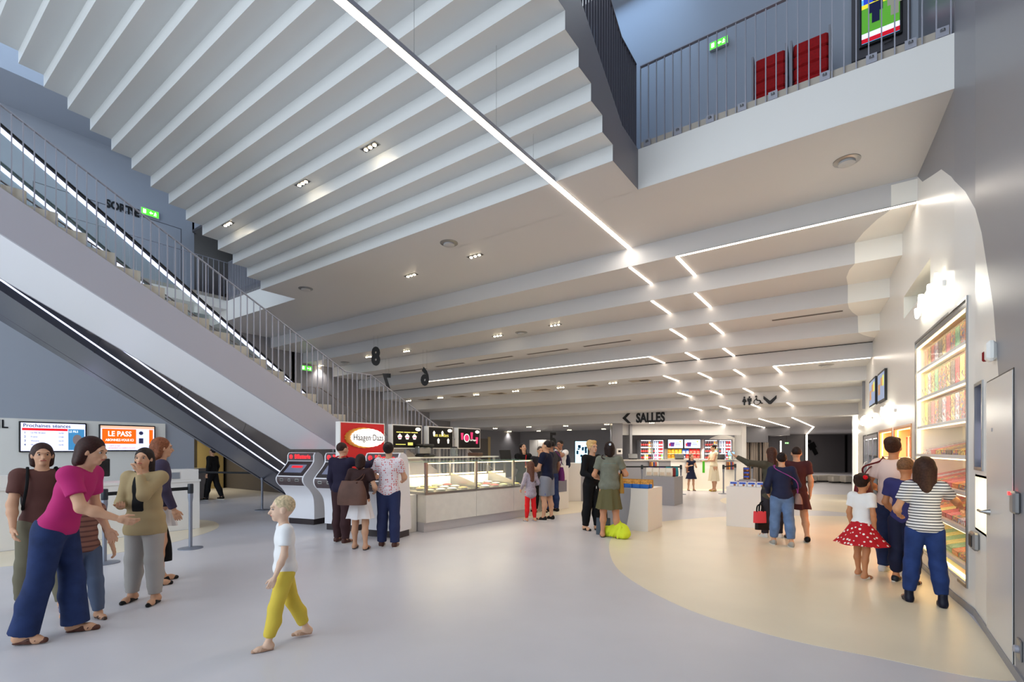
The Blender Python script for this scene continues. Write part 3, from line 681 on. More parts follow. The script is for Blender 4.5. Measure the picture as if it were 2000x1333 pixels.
CAND = {'pink': [(.85,.35,.42),(.9,.45,.5),(.8,.3,.38)], 'red': [(.75,.15,.2),(.85,.2,.25),(.65,.1,.15)], 'green': [(.45,.7,.5),(.55,.8,.6),(.5,.75,.5)],
 'brown': [(.4,.3,.25),(.5,.4,.33),(.35,.25,.2)], 'speckled gold': [(.85,.7,.35),(.4,.3,.15),(.95,.85,.5),(.7,.5,.2)], 'mixed': [(.8,.25,.2),(.3,.5,.3),(.9,.7,.2),(.3,.4,.6),(.85,.5,.2)],
 'white and blue': [(.85,.82,.85),(.5,.5,.7),(.9,.9,.9),(.75,.45,.5)], 'yellow': [(.9,.88,.45),(.85,.82,.4),(.95,.92,.6)], 'orange': [(.9,.5,.2),(.95,.6,.3),(.8,.4,.2)]}
M_plex = mat('clear plexiglass', (.95,.98,1), .05, alpha=.07, spec=.6)
M_in = mat('cabinet interior white', (.95,.94,.90), .4)
def cabinet(ya, yb, z0, z1, depth, name, label, cat, m_in, frame_m, fw=.03):
    M, L = WF(ya, yb); o = thing(name, label, cat, M @ Vector((L/2,0,-depth/2)))
    o.location.z = z0
    mb = MB()      # carcass: back, sides, top, bottom
    for a, b in [((0,z0,-depth),(L,z1,-depth+.02)),((0,z0,-depth),(.02,z1,0)),((L-.02,z0,-depth),(L,z1,0)),((.02,z0,-depth),(L-.02,z0+.02,0)),((.02,z1-.02,-depth),(L-.02,z1,0))]: mb.box(a,b,M)
    mb.build('carcass', m_in, o, world=True)
    mb = MB()
    for a, b in [((-fw,z0-fw,-.01),(0,z1+fw,.012)),((L,z0-fw,-.01),(L+fw,z1+fw,.012)),((0,z0-fw,-.01),(L,z0,.012)),((0,z1,-.01),(L,z1+fw,.012))]: mb.box(a,b,M)
    mb.build('frame', frame_m, o, world=True); return o, M, L
o, M, L = cabinet(6.41, 8.75, .24, 3.0, .5, 'sweets_cabinet', 'tall lit pick and mix sweets cabinet built into the white shop wall', 'sweets cabinet', M_in, M_steel)
MB().box((0,2.93,-.03),(L,3.0,.0),M).build('blind_box', M_steel, o, world=True)
for z in (2.585,2.205,1.825):
    MB().box((.02,z,-.3),(L-.02,z+.035,-.01),M).build('shelf', M_white, o, world=True)
    MB().box((.03,z-.012,-.03),(L-.03,z-.002,-.015),M).build('shelf_light', M_ledw, o, world=True)
MB().box((.03,2.915,-.03),(L-.03,2.93,-.012),M).build('shelf_light', M_ledw, o, world=True)
for z in (1.45,1.09,.73,.37):
    MB().box((.02,z,-.04),(L-.02,z+.04,-.0),M).build('shelf', M_white, o, world=True)
    MB().box((.03,z-.012,-.03),(L-.03,z-.002,-.015),M).build('shelf_light', M_ledw, o, world=True)
MB().box((.025,.28,-.04),(.04,2.9,-.025),M).build('edge_light', M_ledw, o, world=True)
MB().box((.03,.255,-.06),(L-.03,.27,-.03),M).build('shelf_light', M_ledw, o, world=True)
names = list(CAND)
random.seed(4)
seqs = [['pink','speckled gold','red','white and blue','brown','speckled gold','pink','mixed','green','mixed','orange','white and blue'],
        ['yellow','white and blue','speckled gold','green','mixed','mixed','speckled gold','brown','red','yellow','pink','mixed'],
        ['yellow','brown','pink','mixed','brown','white and blue','red','speckled gold','white and blue','mixed','red','green']]
ROWN = ['top','second','third']
n = 12; wt = (L-.14)/n
for r, (za, zb) in enumerate([(2.62,2.9),(2.24,2.57),(1.86,2.19)]):
    for i in range(n):
        x0 = .1+i*wt; c = seqs[r][i]
        t = thing('sweets_tube', 'clear upright tube of %s sweets, %s row, %s from the far end' % (c, ROWN[r], ORD[i] if i < 8 else ['ninth','tenth','eleventh','twelfth'][i-8]), 'sweets dispenser', M @ Vector((x0+wt/2, za, -.17)), 0, 'sweets tubes in the tall cabinet')
        MB().box((x0+.008,za+.012,-.28),(x0+wt-.008,zb-.03,-.075),M).build('sweets', candy('sweets '+c, CAND[c], 45 if c in ('mixed','speckled gold','white and blue') else 60), t, world=True)
        mb = MB(); mb.box((x0+.002,za+.001,-.07),(x0+wt-.002,zb-.015,-.066),M); mb.box((x0,za+.001,-.28),(x0+.004,zb-.015,-.066),M); mb.build('clear_tube', M_plex, t, world=True)
        if r: MB().tube([M @ Vector((x0+wt*.3,za+.04,-.06)), M @ Vector((x0+wt*.4,za+.09,-.035)), M @ Vector((x0+wt*.65,za+.11,-.03))], .004, 5).build('scoop_handle', M_white, t, world=True)
bn = 9; wb = (L-.16)/bn
BROW = ['upper','second','third','bottom']
bs = [['white and blue','white and blue','pink','speckled gold','mixed','brown','mixed','speckled gold','red'],['pink','white and blue','red','mixed','red','pink','orange','mixed','white and blue'],['red','mixed','orange','yellow','red','pink','mixed','white and blue','red'],['yellow','green','yellow','green','yellow','green','orange','mixed','orange']]
for r, zb in enumerate([1.49,1.13,.77,.41]):
    for i in range(bn):
        x0 = .1+i*wb; c = bs[r][i]
        t = thing('sweets_bin', 'clear slanted bin of %s sweets, %s bin row, %s from the far end' % (c, BROW[r], (ORD+['ninth'])[i]), 'sweets bin', M @ Vector((x0+wb/2, zb, -.25)), 0, 'slanted sweets bins in the tall cabinet')
        mb = MB(); mb.raw([M @ Vector(p) for p in [(x0+.008,zb,-.48),(x0+wb-.008,zb,-.48),(x0+wb-.008,zb,-.05),(x0+.008,zb,-.05),(x0+.008,zb+.17,-.48),(x0+wb-.008,zb+.17,-.48),(x0+wb-.008,zb+.05,-.05),(x0+.008,zb+.05,-.05)]], [(0,1,2,3),(4,7,6,5),(0,4,5,1),(1,5,6,2),(2,6,7,3),(3,7,4,0)])
        mb.build('sweets', candy('sweets '+c, CAND[c]), t, world=True)
        mb = MB(); mb.raw([M @ Vector(p) for p in [(x0+.002,zb+.185,-.46),(x0+wb-.002,zb+.185,-.46),(x0+wb-.002,zb+.07,-.03),(x0+.002,zb+.07,-.03),(x0+.002,zb+.19,-.46),(x0+wb-.002,zb+.19,-.46),(x0+wb-.002,zb+.075,-.03),(x0+.002,zb+.075,-.03)]], [(0,1,2,3),(4,7,6,5),(0,4,5,1),(1,5,6,2),(2,6,7,3),(3,7,4,0)])
        mb.build('lid', M_plex, t, world=True)
area('sweets_cabinet_lamp', M @ Vector((L/2, 1.6, .06)), (R(90),0,R(90)+math.atan2((M.col[0][1]),(M.col[0][0]))+R(90)), L*.8, 2.2, 8, (1,.88,.66))
lg = bpy.data.objects['sweets_cabinet_lamp']; lg.matrix_world = M @ Matrix.Translation((L/2,1.6,-.05)) @ Matrix.Identity(4)
# the two orange-lit popcorn cabinets and the three door drinks fridge
M_warmin = mat('orange lit lining', (1,.80,.58), .5)
def popcorn(ya, yb, label, nb):
    o, M, L = cabinet(ya, yb, .5, 1.89, .5, 'popcorn_cabinet', label, 'popcorn cabinet', M_warmin, mat('copper trim', (.85,.62,.42), .3, metal=.5))
    for z in (.95,1.4): MB().box((.02,z,-.45),(L-.02,z+.02,-.03),M).build('shelf', M_white, o, world=True)
    for z in (1.86,1.38,.93): MB().box((.03,z,-.06),(L-.03,z+.01,-.03),M).build('shelf_light', mat('amber led', (1,.8,.5), .5, emit=4, ecol=(1,.74,.45)), o, world=True)
    for x in (.03,L-.04): MB().box((x,.52,-.05),(x+.012,1.87,-.03),M).build('edge_light', MATS['amber led'], o, world=True)
    for k in range(nb):
        for r, z in enumerate((.97,1.42)):
            x = .18+k*(L-.36)/(nb-1); t = thing('popcorn_bag', 'red striped popcorn bag, %s shelf of the %s orange cabinet, %s from far end' % (['lower','upper'][r], 'nearer' if yb < 10.6 else 'farther', ORD[k]), 'popcorn bag', M @ Vector((x,z,-.2)), 0, 'striped popcorn bags')
            MB().box((x-.07,z,-.26),(x+.07,z+.34,-.14),M).build('paper_bag', mat('popcorn paper', (.98,.9,.8), .6), t, world=True)
            mb = MB()
            for q in (-.05,0,.05): mb.box((x+q-.012,z+.005,-.14),(x+q+.012,z+.33,-.137),M)
            mb.build('red_stripes', mat('popcorn red', (.85,.15,.08), .6), t, world=True)
    l = area('popcorn_lamp', (0,0,0), (0,0,0), L*.8, 1.0, 12, (1,.66,.36)); l.matrix_world = M @ Matrix.Translation((L/2,1.2,-.05))
popcorn(9.08, 10.51, 'orange-lit popcorn cabinet next to the tall sweets cabinet', 5)
popcorn(10.77, 12.19, 'orange-lit popcorn cabinet next to the three door fridge', 5)
o, M, L = cabinet(12.5, 15.5, .2, 1.87, .5, 'drinks_fridge', 'three door glass fridge in the far part of the shop wall', 'fridge', mat('fridge lining', (.75,.76,.78), .4), M_black)
for k in range(3):
    x0 = .03+k*(L-.06)/3; x1 = x0+(L-.06)/3-.02; d = MB()
    for a, b in [((x0,.22,-.02),(x0+.05,1.85,.0)),((x1-.05,.22,-.02),(x1,1.85,.0)),((x0+.05,.22,-.02),(x1-.05,.27,.0)),((x0+.05,1.8,-.02),(x1-.05,1.85,.0))]: d.box(a,b,M)
    dd = d.build('door', M_rail, o, world=True)
    MB().tube(smooth_curve([M @ Vector((x1-.1,.75,0)), M @ Vector((x1-.08,.8,.06)), M @ Vector((x1-.06,1.0,.08)), M @ Vector((x1-.08,1.2,.06)), M @ Vector((x1-.1,1.25,0))], 4), .012, 6).build('handle', M_white, dd, world=True, smooth=True)
    MB().box((x0+.06,1.78,-.06),(x1-.06,1.79,-.04),M).build('lamp', M_led, o, world=True)
for z in (.6,1.0,1.4): MB().box((.02,z,-.45),(L-.02,z+.015,-.06),M).build('shelf', M_steel, o, world=True)
MBn = [(.25,.12,.08),(.6,.6,.65),(.3,.2,.15)]
for k in range(6):
    x = .35+k*.45; t = tag(MB().lathe([(.035,0),(.04,.02),(.04,.16),(.015,.21),(.015,.24)], 10).build('bottle', mat('bottle dark%d'%(k%3), MBn[k%3], .2), None, smooth=True), 'drink bottle in the three door fridge, %s from the far end' % ORD[k], 'bottle', 'bottles in the three door fridge'); t.location = M @ Vector((x,1.017,-.2))
# two poster screens and a grey wall panel above, high window niche
def wall_screen(ya, yb, z0, z1, label, name='wall_poster'):
    M, L = WF(ya, yb); o = thing(name, label, 'poster', M @ Vector((L/2,z0,0)))
    MB().box((0,z0,-.01),(L,z1,.04),M).build('frame', M_black, o, world=True)
    MB().box((.04,z0+.04,.04),(L-.04,z1-.04,.044),M).build('picture', emis('poster blue', (.55,.62,.75), .6), o, world=True)
    MB().box((L*.15,z0+.15,.044),(L*.4,z0+.35,.047),M).box((L*.5,z0+.3,.044),(L*.75,z0+.45,.047),M).build('picture_block', emis('poster ochre', (.75,.55,.35), .6), o, world=True)
    MB().box((L*.75,z1-.3,.044),(L-.06,z1-.1,.047),M).build('picture_block', emis('poster yellow', (.85,.85,.4), .6), o, world=True)
wall_screen(11.26,12.13,2.45,3.03,'framed blue poster screen high on the shop wall, the nearer of two')
wall_screen(12.49,13.59,2.47,3.05,'framed blue poster screen high on the shop wall, the farther of two')
struct('window_1', MB().box((-.02,15.0,2.6),(.02,16.6,3.22)).box((-.03,14.95,2.55),(.03,15.0,3.27)), mat('grey panel', (.45,.44,.45), .3))
M, L = WF(7.91,9.69)
mb = MB()
for a, b in [((0,3.56,-.55),(L,3.9,-.5)),((0,3.54,-.5),(L,3.56,0)),((0,3.9,-.5),(L,3.92,0)),((-.02,3.54,-.5),(0,3.92,0)),((L,3.54,-.5),(L+.02,3.92,0))]: mb.box(a,b,M)
struct('window_2', mb, M_in)
struct('window_3', MB().box((0.3,3.58,-.5),(L,3.7,-.47),M), M_black)
# glowing signs: tangled illegible light tubes
random.seed(7)
def glow_sign(ya, yb, zc, h, label, power, zslope=0):
    M, L = WF(ya, yb); o = thing('neon_sign', label, 'neon sign', M @ Vector((L/2,zc,0)))
    MB().box((0,zc-h*.12,0),(L,zc+h*.12,.03),M).build('mounting_bar', M_white, o, world=True)
    k = max(4, int(L/.16)); mt = mat('neon tube', (1,1,.96), .4, emit=9, ecol=(1,.98,.90))
    for i in range(k):
        x = L*(i+.5)/k; pts = [M @ Vector((x+random.uniform(-.06,.06), zc+random.uniform(-h/2,h/2), .07)) for _ in range(5)]
        MB().tube(smooth_curve(pts, 4, True)+[pts[0]], .017, 6).build('light_tube', mt, o, world=True, smooth=True)
    l = bpy.data.lights.new('neon_glow', 'POINT'); l.energy = power; l.color = (1,.95,.85); l.shadow_soft_size = .15
    lo = bpy.data.objects.new('neon_glow', l); COL.objects.link(lo); lo.location = M @ Vector((L/2,zc,.25)); return o
glow_sign(7.15,8.35,3.38,.28,'glowing white tube sign above the tall sweets cabinet',2.5)
glow_sign(10.37,11.44,2.2,.24,'glowing white tube sign above the popcorn cabinets',2)
glow_sign(13.3,15.2,2.24,.2,'glowing white tube sign above the three door fridge',2)
# small screen, lit niche, scale, door, alarm, reader near the right edge
M, L = WF(5.81,6.19); o = thing('advert_screen', 'narrow upright screen recessed in the wall beside the door', 'screen', M @ Vector((L/2,1.36,-.05)))
MB().box((0,1.36,-.08),(L,2.15,-.05),M).build('screen_glass', emis('indigo screen', (.28,.29,.50), .7), o, world=True)
MB().box((.1,1.45,-.05),(L-.12,1.8,-.047),M).build('screen_glow', emis('screen pale', (.8,.8,.95), .8), o, world=True)
mb = MB()
for a, b in [((0,1.36,-.05),(.03,2.15,.012)),((L-.03,1.36,-.05),(L,2.15,.012)),((.03,1.36,-.05),(L-.03,1.39,.012)),((.03,2.12,-.05),(L-.03,2.15,.012))]: mb.box(a,b,M)
mb.build('frame', M_steel, o, world=True)
M, L = WF(5.69,6.2)
mb = MB()
for a, b in [((0,.83,-.2),(L,1.3,-.18)),((0,.81,-.18),(L,.83,0)),((0,1.3,-.18),(L,1.32,0)),((-.02,.81,-.18),(0,1.32,0)),((L,.81,-.18),(L+.02,1.32,0))]: mb.box(a,b,M)
o = mb.build('lit_niche', M_in, None); tag(o, 'small lit niche in the wall below the narrow screen', 'niche')
MB().box((.05,.84,-.17),(.07,1.29,-.15),M).build('edge_light', M_ledw, o)
l = area('niche_lamp', (0,0,0), (0,0,0), .3, .3, 1.2, (1,.86,.6)); l.matrix_world = M @ Matrix.Translation((L/2,1.1,-.02))
M, L = WF(5.9,6.2); o = thing('payment_terminal', 'silver payment terminal fixed below the lit niche', 'payment terminal', M @ Vector((L/2,.64,0)))
MB().rbox((.03,.64,.0),(.24,.80,.05), .015, M).build('body', M_steel, o, world=True); MB().box((.06,.67,.05),(.2,.77,.055),M).build('keypad', M_black, o, world=True)
M, L = WF(4.76,5.64)
door1 = struct('door_1', MB().box((0.004,0.01,-.02),(L,2.1,.008),M), mat('door paint', (.84,.83,.82), .25))
struct('trim_3', MB().box((-.012,0,-.0),(.004,2.11,.004),M).box((0,2.1,0),(L,2.112,.004),M).box((L,0,0),(L+.012,2.112,.004),M), M_black)
o = bpy.data.objects.new('door_handle', None); COL.objects.link(o); o.parent = door1; o.location = M @ Vector((.14,1.04,.01)); o['label'] = 'brushed steel lever handle'
MB().tube([M @ Vector((.14,1.04,.008)), M @ Vector((.14,1.04,.05))], .028, 12, r2=.012).build('rose', M_steel, o, world=True, smooth=True)
MB().tube(smooth_curve([M @ Vector((.14,1.04,.04)), M @ Vector((.14,1.04,.058)), M @ Vector((.12,1.04,.06)), M @ Vector((.02,1.04,.06))], 4), .011, 8).build('lever', M_steel, o, world=True, smooth=True)
tag(MB().rbox((.2,1.69,0),(.24,1.72,.012), .004, M).build('door_plate', M_rail), 'tiny grey plate on the flush door', 'plate').location = (0,0,0)
M = WN(5.33); o = thing('alarm_beacon', 'white wall alarm with a dark red side near the cream paint edge', 'alarm', M @ Vector((0,2.28,0)))
MB().rbox((-.06,2.24,0),(.06,2.40,.06), .02, M).build('body', mat('alarm white', (.95,.95,.93), .3), o, world=True); MB().rbox((-.075,2.25,.0),(-.055,2.33,.07), .008, M).build('red_lens', mat('alarm red', (.5,.05,.05), .3), o, world=True)
M = WN(4.62); o = thing('badge_reader', 'silver badge reader with a red lamp at the right edge', 'badge reader', M @ Vector((0,1.13,0)))
MB().rbox((-.05,1.12,0),(.06,1.27,.04), .012, M).build('body', M_steel, o, world=True); MB().box((-.06,1.24,.0),(-.04,1.262,.045),M).build('red_lamp', mat('red lamp', (1,.1,.1), .3, emit=6), o, world=True)
M = WN(4.58); o = thing('key_lock', 'round steel lock plate low at the right edge', 'lock', M @ Vector((0,.22,0)))
MB().rbox((-.05,.16,0),(.06,.30,.012), .006, M).build('plate', M_steel, o, world=True); c = MB().lathe([(.025,0),(.025,.02),(.01,.03)], 14).build('cylinder', M_rail, o, smooth=True); c.matrix_basis = inv_of(o) @ M @ Matrix.Translation((0,.23,.01))
# baseboard
mb = MB()
for (a,xa),(b,xb) in zip([(2,.84)]+WPL[1:], WPL[1:]): mb.raw([(xa-.012,a,0),(xb-.012,b,0),(xb+.01,b,0),(xa+.01,a,0),(xa-.012,a,.07),(xb-.012,b,.07),(xb+.01,b,.07),(xa+.01,a,.07)], [(0,3,2,1),(4,5,6,7),(0,1,5,4),(1,2,6,5),(2,3,7,6),(3,0,4,7)])
struct('baseboard_right', mb, M_grey)
# ---------------------------------------------------------------- far end, in a frame that faces the street front (l to the right, d deep)
MF = Matrix.Rotation(YAW, 4, 'Z')
def fl_(px, d): return (px-1000)/FPX*d
def fz(py, d): return EYE+(HORIZON-py)/FPX*d
struct('wall_end', MB().box((fl_(1440,33),33,0),(fl_(1690,33),33.2,2.6),MF), mat('end wall grey', (.44,.43,.44), .5))
struct('trim_4', MB().box((fl_(1652,32.9),32.9,0),(fl_(1655,32.9),33,2.5),MF), M_black)
mb = MB(); mb.box((-.28,18.0,0),(.4,18.1,2.6)); struct('wall_column', mb, M_white)
struct('wall_light_block_right', MB().box((.2,18.1,0),(.3,44,2.6)), M_dark); struct('wall_light_block_left', MB().box((fl_(1447,23.6)-.1,23.5,0),(fl_(1447,23.6),33.1,2.6),MF), M_grey)  # unseen side walls added to keep sky light off the end wall
o = tag(MB().box((-.16,17.97,.3),(-.08,17.998,1.95)).build('lit_slot', M_ledw), 'yellow-white vertical light slot in the far column', 'light')
o = thing('neon_sign', 'two stacked glowing white tube signs on the far column', 'neon sign', (-.14,17.95,2.2)); MB().box((-.2,17.96,1.98),(-.06,17.999,2.42)).build('mounting_plate', M_white, o, world=True)
for k in range(6):
    cz = 2.33 if k < 3 else 2.08; pts = [Vector((-.14+random.uniform(-.1,.1),17.93,cz+random.uniform(-.08,.08))) for _ in range(5)]
    MB().tube(smooth_curve(pts,4,True)+[pts[0]], .016, 6).build('light_tube', MATS['neon tube'], o, world=True, smooth=True)
# bulkhead and slatted screen right of the bar
struct('wall_bulkhead', MB().box((fl_(1447,22.2),22.2,1.86),(fl_(1500,22.2),23.6,2.56),MF).box((fl_(1500,22.2),22.2,2.17),(fl_(1543,22.2),23.6,2.56),MF), M_grey)
struct('wall_screen_back', MB().box((fl_(1440,23.4),23.4,0),(fl_(1505,23.4),23.5,2.5),MF), M_grey)
o = thing('slatted_screen', 'pale slatted screen with mirrored posts right of the bar', 'screen wall', MF @ Vector((fl_(1480,22.6),22.6,0)))
for k in range(12):
    x = fl_(1457,22.6)+k*.088; MB().box((x,22.6,0),(x+.07,22.63,1.86),MF).build('slat', mat('pale slat', (.80,.74,.68), .5), o, world=True)
for px in (1464,1482,1489): MB().box((fl_(px,22.5),22.5,0),(fl_(px,22.5)+.035,22.54,1.86),MF).build('mirrored_post', M_black, o, world=True)
strip(MF @ Vector((fl_(1525,27),27,.02)), MF @ Vector((fl_(1525,27),27,2.0)), 'short vertical LED strip behind the shoppers', .07)
# white bench blocks
for k, (px0,px1,pyt,pyb) in enumerate([(1556,1578,925,937),(1573,1598,929,943),(1598,1622,929,942),(1618,1640,928,938),(1626,1650,930,944),(1650,1667,930,945)]):
    d = EYE*FPX/(pyb-HORIZON); z = fz(pyt, d)
    t = thing('bench_block', 'white moulded bench block before the dark end wall, %s from the left' % ORD[k], 'bench', MF @ Vector((fl_((px0+px1)/2,d),d+.21,0)), YAW, 'white bench blocks')
    w = (fl_(px1,d)-fl_(px0,d))/2
    MB().rbox((-w+.01,-.2,0.04),(w-.01,.2,z), .05).build('seat_block', mat('bench white', (.86,.83,.78), .4), t); MB().box((-w+.06,-.16,0),(w-.06,.16,.05)).build('foot', M_black, t)
area('passage_fill', MF @ Vector((fl_(1600,28),28,2.45)), (0,0,YAW), 3, 5, 60, (1,.93,.88))  # added fill without any fitting, brightens the black far passage
# person pictogram on the dark wall near the vertical strip
p = MF @ Vector((fl_(1587,32.9),32.9,fz(874,32.9))); o = thing('pictogram_panel', 'tilted black person pictogram on the dark end wall', 'pictogram', p, YAW)
mb = MB(); picto(mb, 0, 0, 1.1, y0=-.03, y1=0); mb.build('figure', M_black, o); o.rotation_euler = (0, R(-28), YAW)
# ---------------------------------------------------------------- concession bar
D = 21.3
struct('wall_bar_back', MB().box((fl_(1205,D),D,0),(fl_(1452,D),D+.1,2.56),MF).box((fl_(1212,D),19.6,0),(fl_(1216,D),D,2.56),MF), M_grey)
struct('wall_bar_header', MB().box((fl_(1216,19.8),19.8,2.12),(fl_(1447,19.8),20.0,2.56),MF), M_ceil)
struct('wall_bar_right', MB().box((fl_(1445,20.8),20.6,0),(fl_(1453,20.8),21.3,2.56),MF), M_white)
cc = [(fl_(1372,D),0)]+[(fl_(1412,D)+1.05*math.cos(R(a))*1.0, 1.15+1.02*math.sin(R(a))) for a in range(180,-1,-12)]+[(fl_(1450,D),0)]
cc = [(min(x,fl_(1450,D)),z) for x,z in cc]
struct('trim_5', MB().prism(cc, D-.012, D-.001, 'y', MF), M_cream)
o = thing('bar_counter', 'long pale bar counter under the drinks fridges at the back', 'counter', MF @ Vector((fl_(1330,19.1),19.3,0)), YAW)
x0, x1 = fl_(1216,19.1), fl_(1459,19.1)
MB().box((fl_(1310,19.1),19.1,0.0),(x1,19.7,1.1),MF).build('front_panel', M_white, o, world=True)
MB().box((x0,19.1,0.0),(fl_(1310,19.1),19.7,1.1),MF).build('front_panel', M_grey, o, world=True)
MB().box((x0,19.06,1.1),(x1,19.75,1.145),MF).build('worktop', mat('worktop grey', (.72,.70,.67), .3), o, world=True)
M_fr = mat('fridge frame', (.25,.25,.26), .3)
MBOT = {'cola': (.22,.07,.05), 'orange soda': (.95,.62,.2), 'water': (.75,.80,.9), 'red syrup': (.85,.12,.15), 'green soda': (.5,.75,.25), 'dark soda': (.12,.1,.12), 'lemonade': (.9,.85,.5), 'pink drink': (.85,.4,.55)}
def bottle_proto(kind):
    c = MBOT[kind]; t = thing('drinks_bottle', 'x', 'bottle')
    MB().lathe([(.034,0),(.038,.01),(.038,.17),(.03,.2),(.014,.235),(.014,.26)], 10).build('bottle_body', mat('drink '+kind, c, .25), t, smooth=True)
    MB().lathe([(.039,.07),(.039,.13)], 10, caps=False).build('label_band', mat('label '+kind, (.9,.2,.15) if 'cola' in kind or 'dark' in kind else (.92,.9,.9), .5), t, smooth=True)
    MB().lathe([(.016,.26),(.016,.285)], 8).build('cap', mat('cap '+kind, (.85,.1,.1) if kind in ('cola','red syrup') else (.3,.35,.6), .4), t, smooth=True)
    return t
PROT = {}
def bottle(kind, p, label):
    if kind not in PROT: PROT[kind] = bottle_proto(kind); t = PROT[kind]
    else: t = dup(PROT[kind])
    t.location = p; t['label'] = label; t['group'] = 'bottles in the bar fridges'
def bar_fridge(px0, px1, label, side):
    d = D-.55; a, b = fl_(px0,d), fl_(px1,d); t = thing('bar_fridge', label, 'fridge', MF @ Vector(((a+b)/2,D-.3,0)), YAW)
    z1 = fz(859,d); mb = MB()
    for q, r_ in [((a,D-.06,.0),(b,D-.02,z1)),((a,d,0),(a+.03,D-.06,z1)),((b-.03,d,0),(b,D-.06,z1)),((a,d,z1-.03),(b,D-.06,z1)),((a,d,0),(b,D-.06,.1))]: mb.box(q, r_, MF)
    mb.build('carcass', mat('fridge white', (.9,.9,.92), .4), t, world=True)
    m = (a+b)/2
    for p, q in ((a,m-.01),(m+.01,b)):
        f = MB()
        for u, v in [((p,d-.03,.1),(p+.035,d,z1)),((q-.035,d-.03,.1),(q,d,z1)),((p,d-.03,z1-.035),(q,d,z1)),((p,d-.03,.1),(q,d,.14))]: f.box(u,v,MF)
        f.build('door_frame', M_fr, t, world=True)
    for k, z in enumerate((1.64,1.37,1.10,.83)):
        MB().box((a+.03,d+.03,z-.025),(b-.03,D-.08,z),MF).build('shelf', M_white, t, world=True)
        MB().box((a+.05,d+.02,z-.03),(b-.05,d+.03,z-.005),MF).build('shelf_light', mat('fridge led', (.95,.95,1), .4, emit=2), t, world=True)
        ks = [['cola']*4+['orange soda']*2+['water']*3+['red syrup']*2,['cola']*4+['lemonade']*2+['dark soda','water','water']+['red syrup']*2,['dark soda','cola','lemonade','orange soda','dark soda','dark soda','water','pink drink','water','red syrup','green soda'],['dark soda','lemonade','green soda','water','dark soda','lemonade','pink drink','cola','water','green soda','water']][k]
        if k == 3 and side == 'right': continue
        for j, kd in enumerate(ks):
            x = a+.07+j*(b-a-.14)/10; bottle(kd, MF @ Vector((x,d+.10,z+.001)), '%s bottle, %s shelf of the %s bar fridge, %s from the left' % (kd, ['top','second','third','lowest'][k], side, (ORD+['ninth','tenth','eleventh'])[j]))
    MB().box((a+.04,d+.02,z1-.05),(b-.04,d+.04,z1-.035),MF).build('top_light', MATS['fridge led'], t, world=True)
    l = area('fridge_lamp', (0,0,0), (0,0,0), b-a, .9, 4.5, (.95,.97,1)); l.matrix_world = MF @ Matrix.Translation((m,d-.06,1.4)) @ Matrix.Rotation(R(90),4,'X')
    return t
bar_fridge(1250, 1297, 'double glass door drinks fridge behind the bar, the left one', 'left')
bar_fridge(1375, 1430, 'double glass door drinks fridge behind the bar, the right one inside the cream circle', 'right')
struct('wall_bar_shelf', MB().box((fl_(1302,D-.4),D-.06,1.0),(fl_(1369,D-.4),D,1.56),MF), M_in)
for k, (px0,px1) in enumerate([(1303.5,1334),(1335.5,1368)]):
    d = D-.45; a, b = fl_(px0,d), fl_(px1,d); z0, z1 = fz(876.5,d), fz(858.5,d)
    t = thing('menu_screen', 'white menu screen over the snack shelf, the %s one' % ('left' if k == 0 else 'right'), 'screen', MF @ Vector(((a+b)/2,d,z0)), YAW)
    MB().rbox((a,d-.03,z0),(b,d+.02,z1), .01, MF).build('bezel', M_bezel, t, world=True)
    MB().box((a+.02,d-.036,z0+.02),(b-.02,d-.03,z1-.02),MF).build('screen_face', emis('screen white', (.82,.88,1), 1.5), t, world=True)
    MB().box(((a+b)/2-.02,d+.02,z0+.1),((a+b)/2+.02,D,z0+.2),MF).build('wall_bracket', M_bezel, t, world=True)
    cx = a+(b-a)*.3
    MB().prism([(cx-.07,z0+.08),(cx+.07,z0+.08),(cx+.1,z0+.26),(cx-.1,z0+.26)], d-.042, d-.037, 'y', MF).build('cup_picture', emis('cup purple', (.35,.2,.5), .8), t, world=True)
    MB().prism([(cx-.14,z0+.09),(cx-.08,z0+.09),(cx-.07,z0+.22),(cx-.15,z0+.22)], d-.042, d-.037, 'y', MF).build('cup_picture', emis('cup red', (.85,.2,.25), .8), t, world=True)
    mb = MB(); [mb.box((a+(b-a)*.48,d-.041,z0+.11+q*.055),(a+(b-a)*(.85-.06*q),d-.037,z0+.13+q*.055),MF) for q in range(3)]; mb.build('menu_lines', emis('menu blue', (.35,.4,.75), .8), t, world=True)
    MB().ball((a+(b-a)*.8,d-.04,z1-.1), .035, 10, 6, (1,.1,1), MF).build('green_dot', emis('lime dot', (.75,.85,.2), 1), t, world=True)
def snack_bag(name, m1, m2, w=.13, h=.2, dpt=.07, rows_=(1,2)):
    t = thing(name, 'x', 'snack bag'); rg = []
    for z, k, e in [(0,.96,.5),(.03,1,1),(h*.5,1,1),(h*.82,.97,.6),(h*.92,.96,.12),(h,.98,.08)]:
        rg.append([(math.copysign(abs(math.cos(a))**.45,math.cos(a))*w/2*k, math.copysign(abs(math.sin(a))**.8,math.sin(a))*dpt/2*e, z) for a in [2*math.pi*i/16 for i in range(16)]])
    MB().loft(rg).build('bag_body', m1, t, smooth=True)
    MB().loft([[(x*(.93 if rows_ == (1,2) else 1.012), y-.002 if y<0 else y+.002, z) for x,y,z in rg[i]] for i in (rows_)]).build('printed_panel', m2, t, smooth=True)
    return t
random.seed(3)
MB_y = mat('yellow bag foil', (.95,.72,.08), .35); MB_b = mat('blue bag foil', (.15,.35,.75), .35); MB_r = mat('red bag foil', (.85,.1,.12), .35); MB_w = mat('bag print white', (.95,.93,.9), .45)
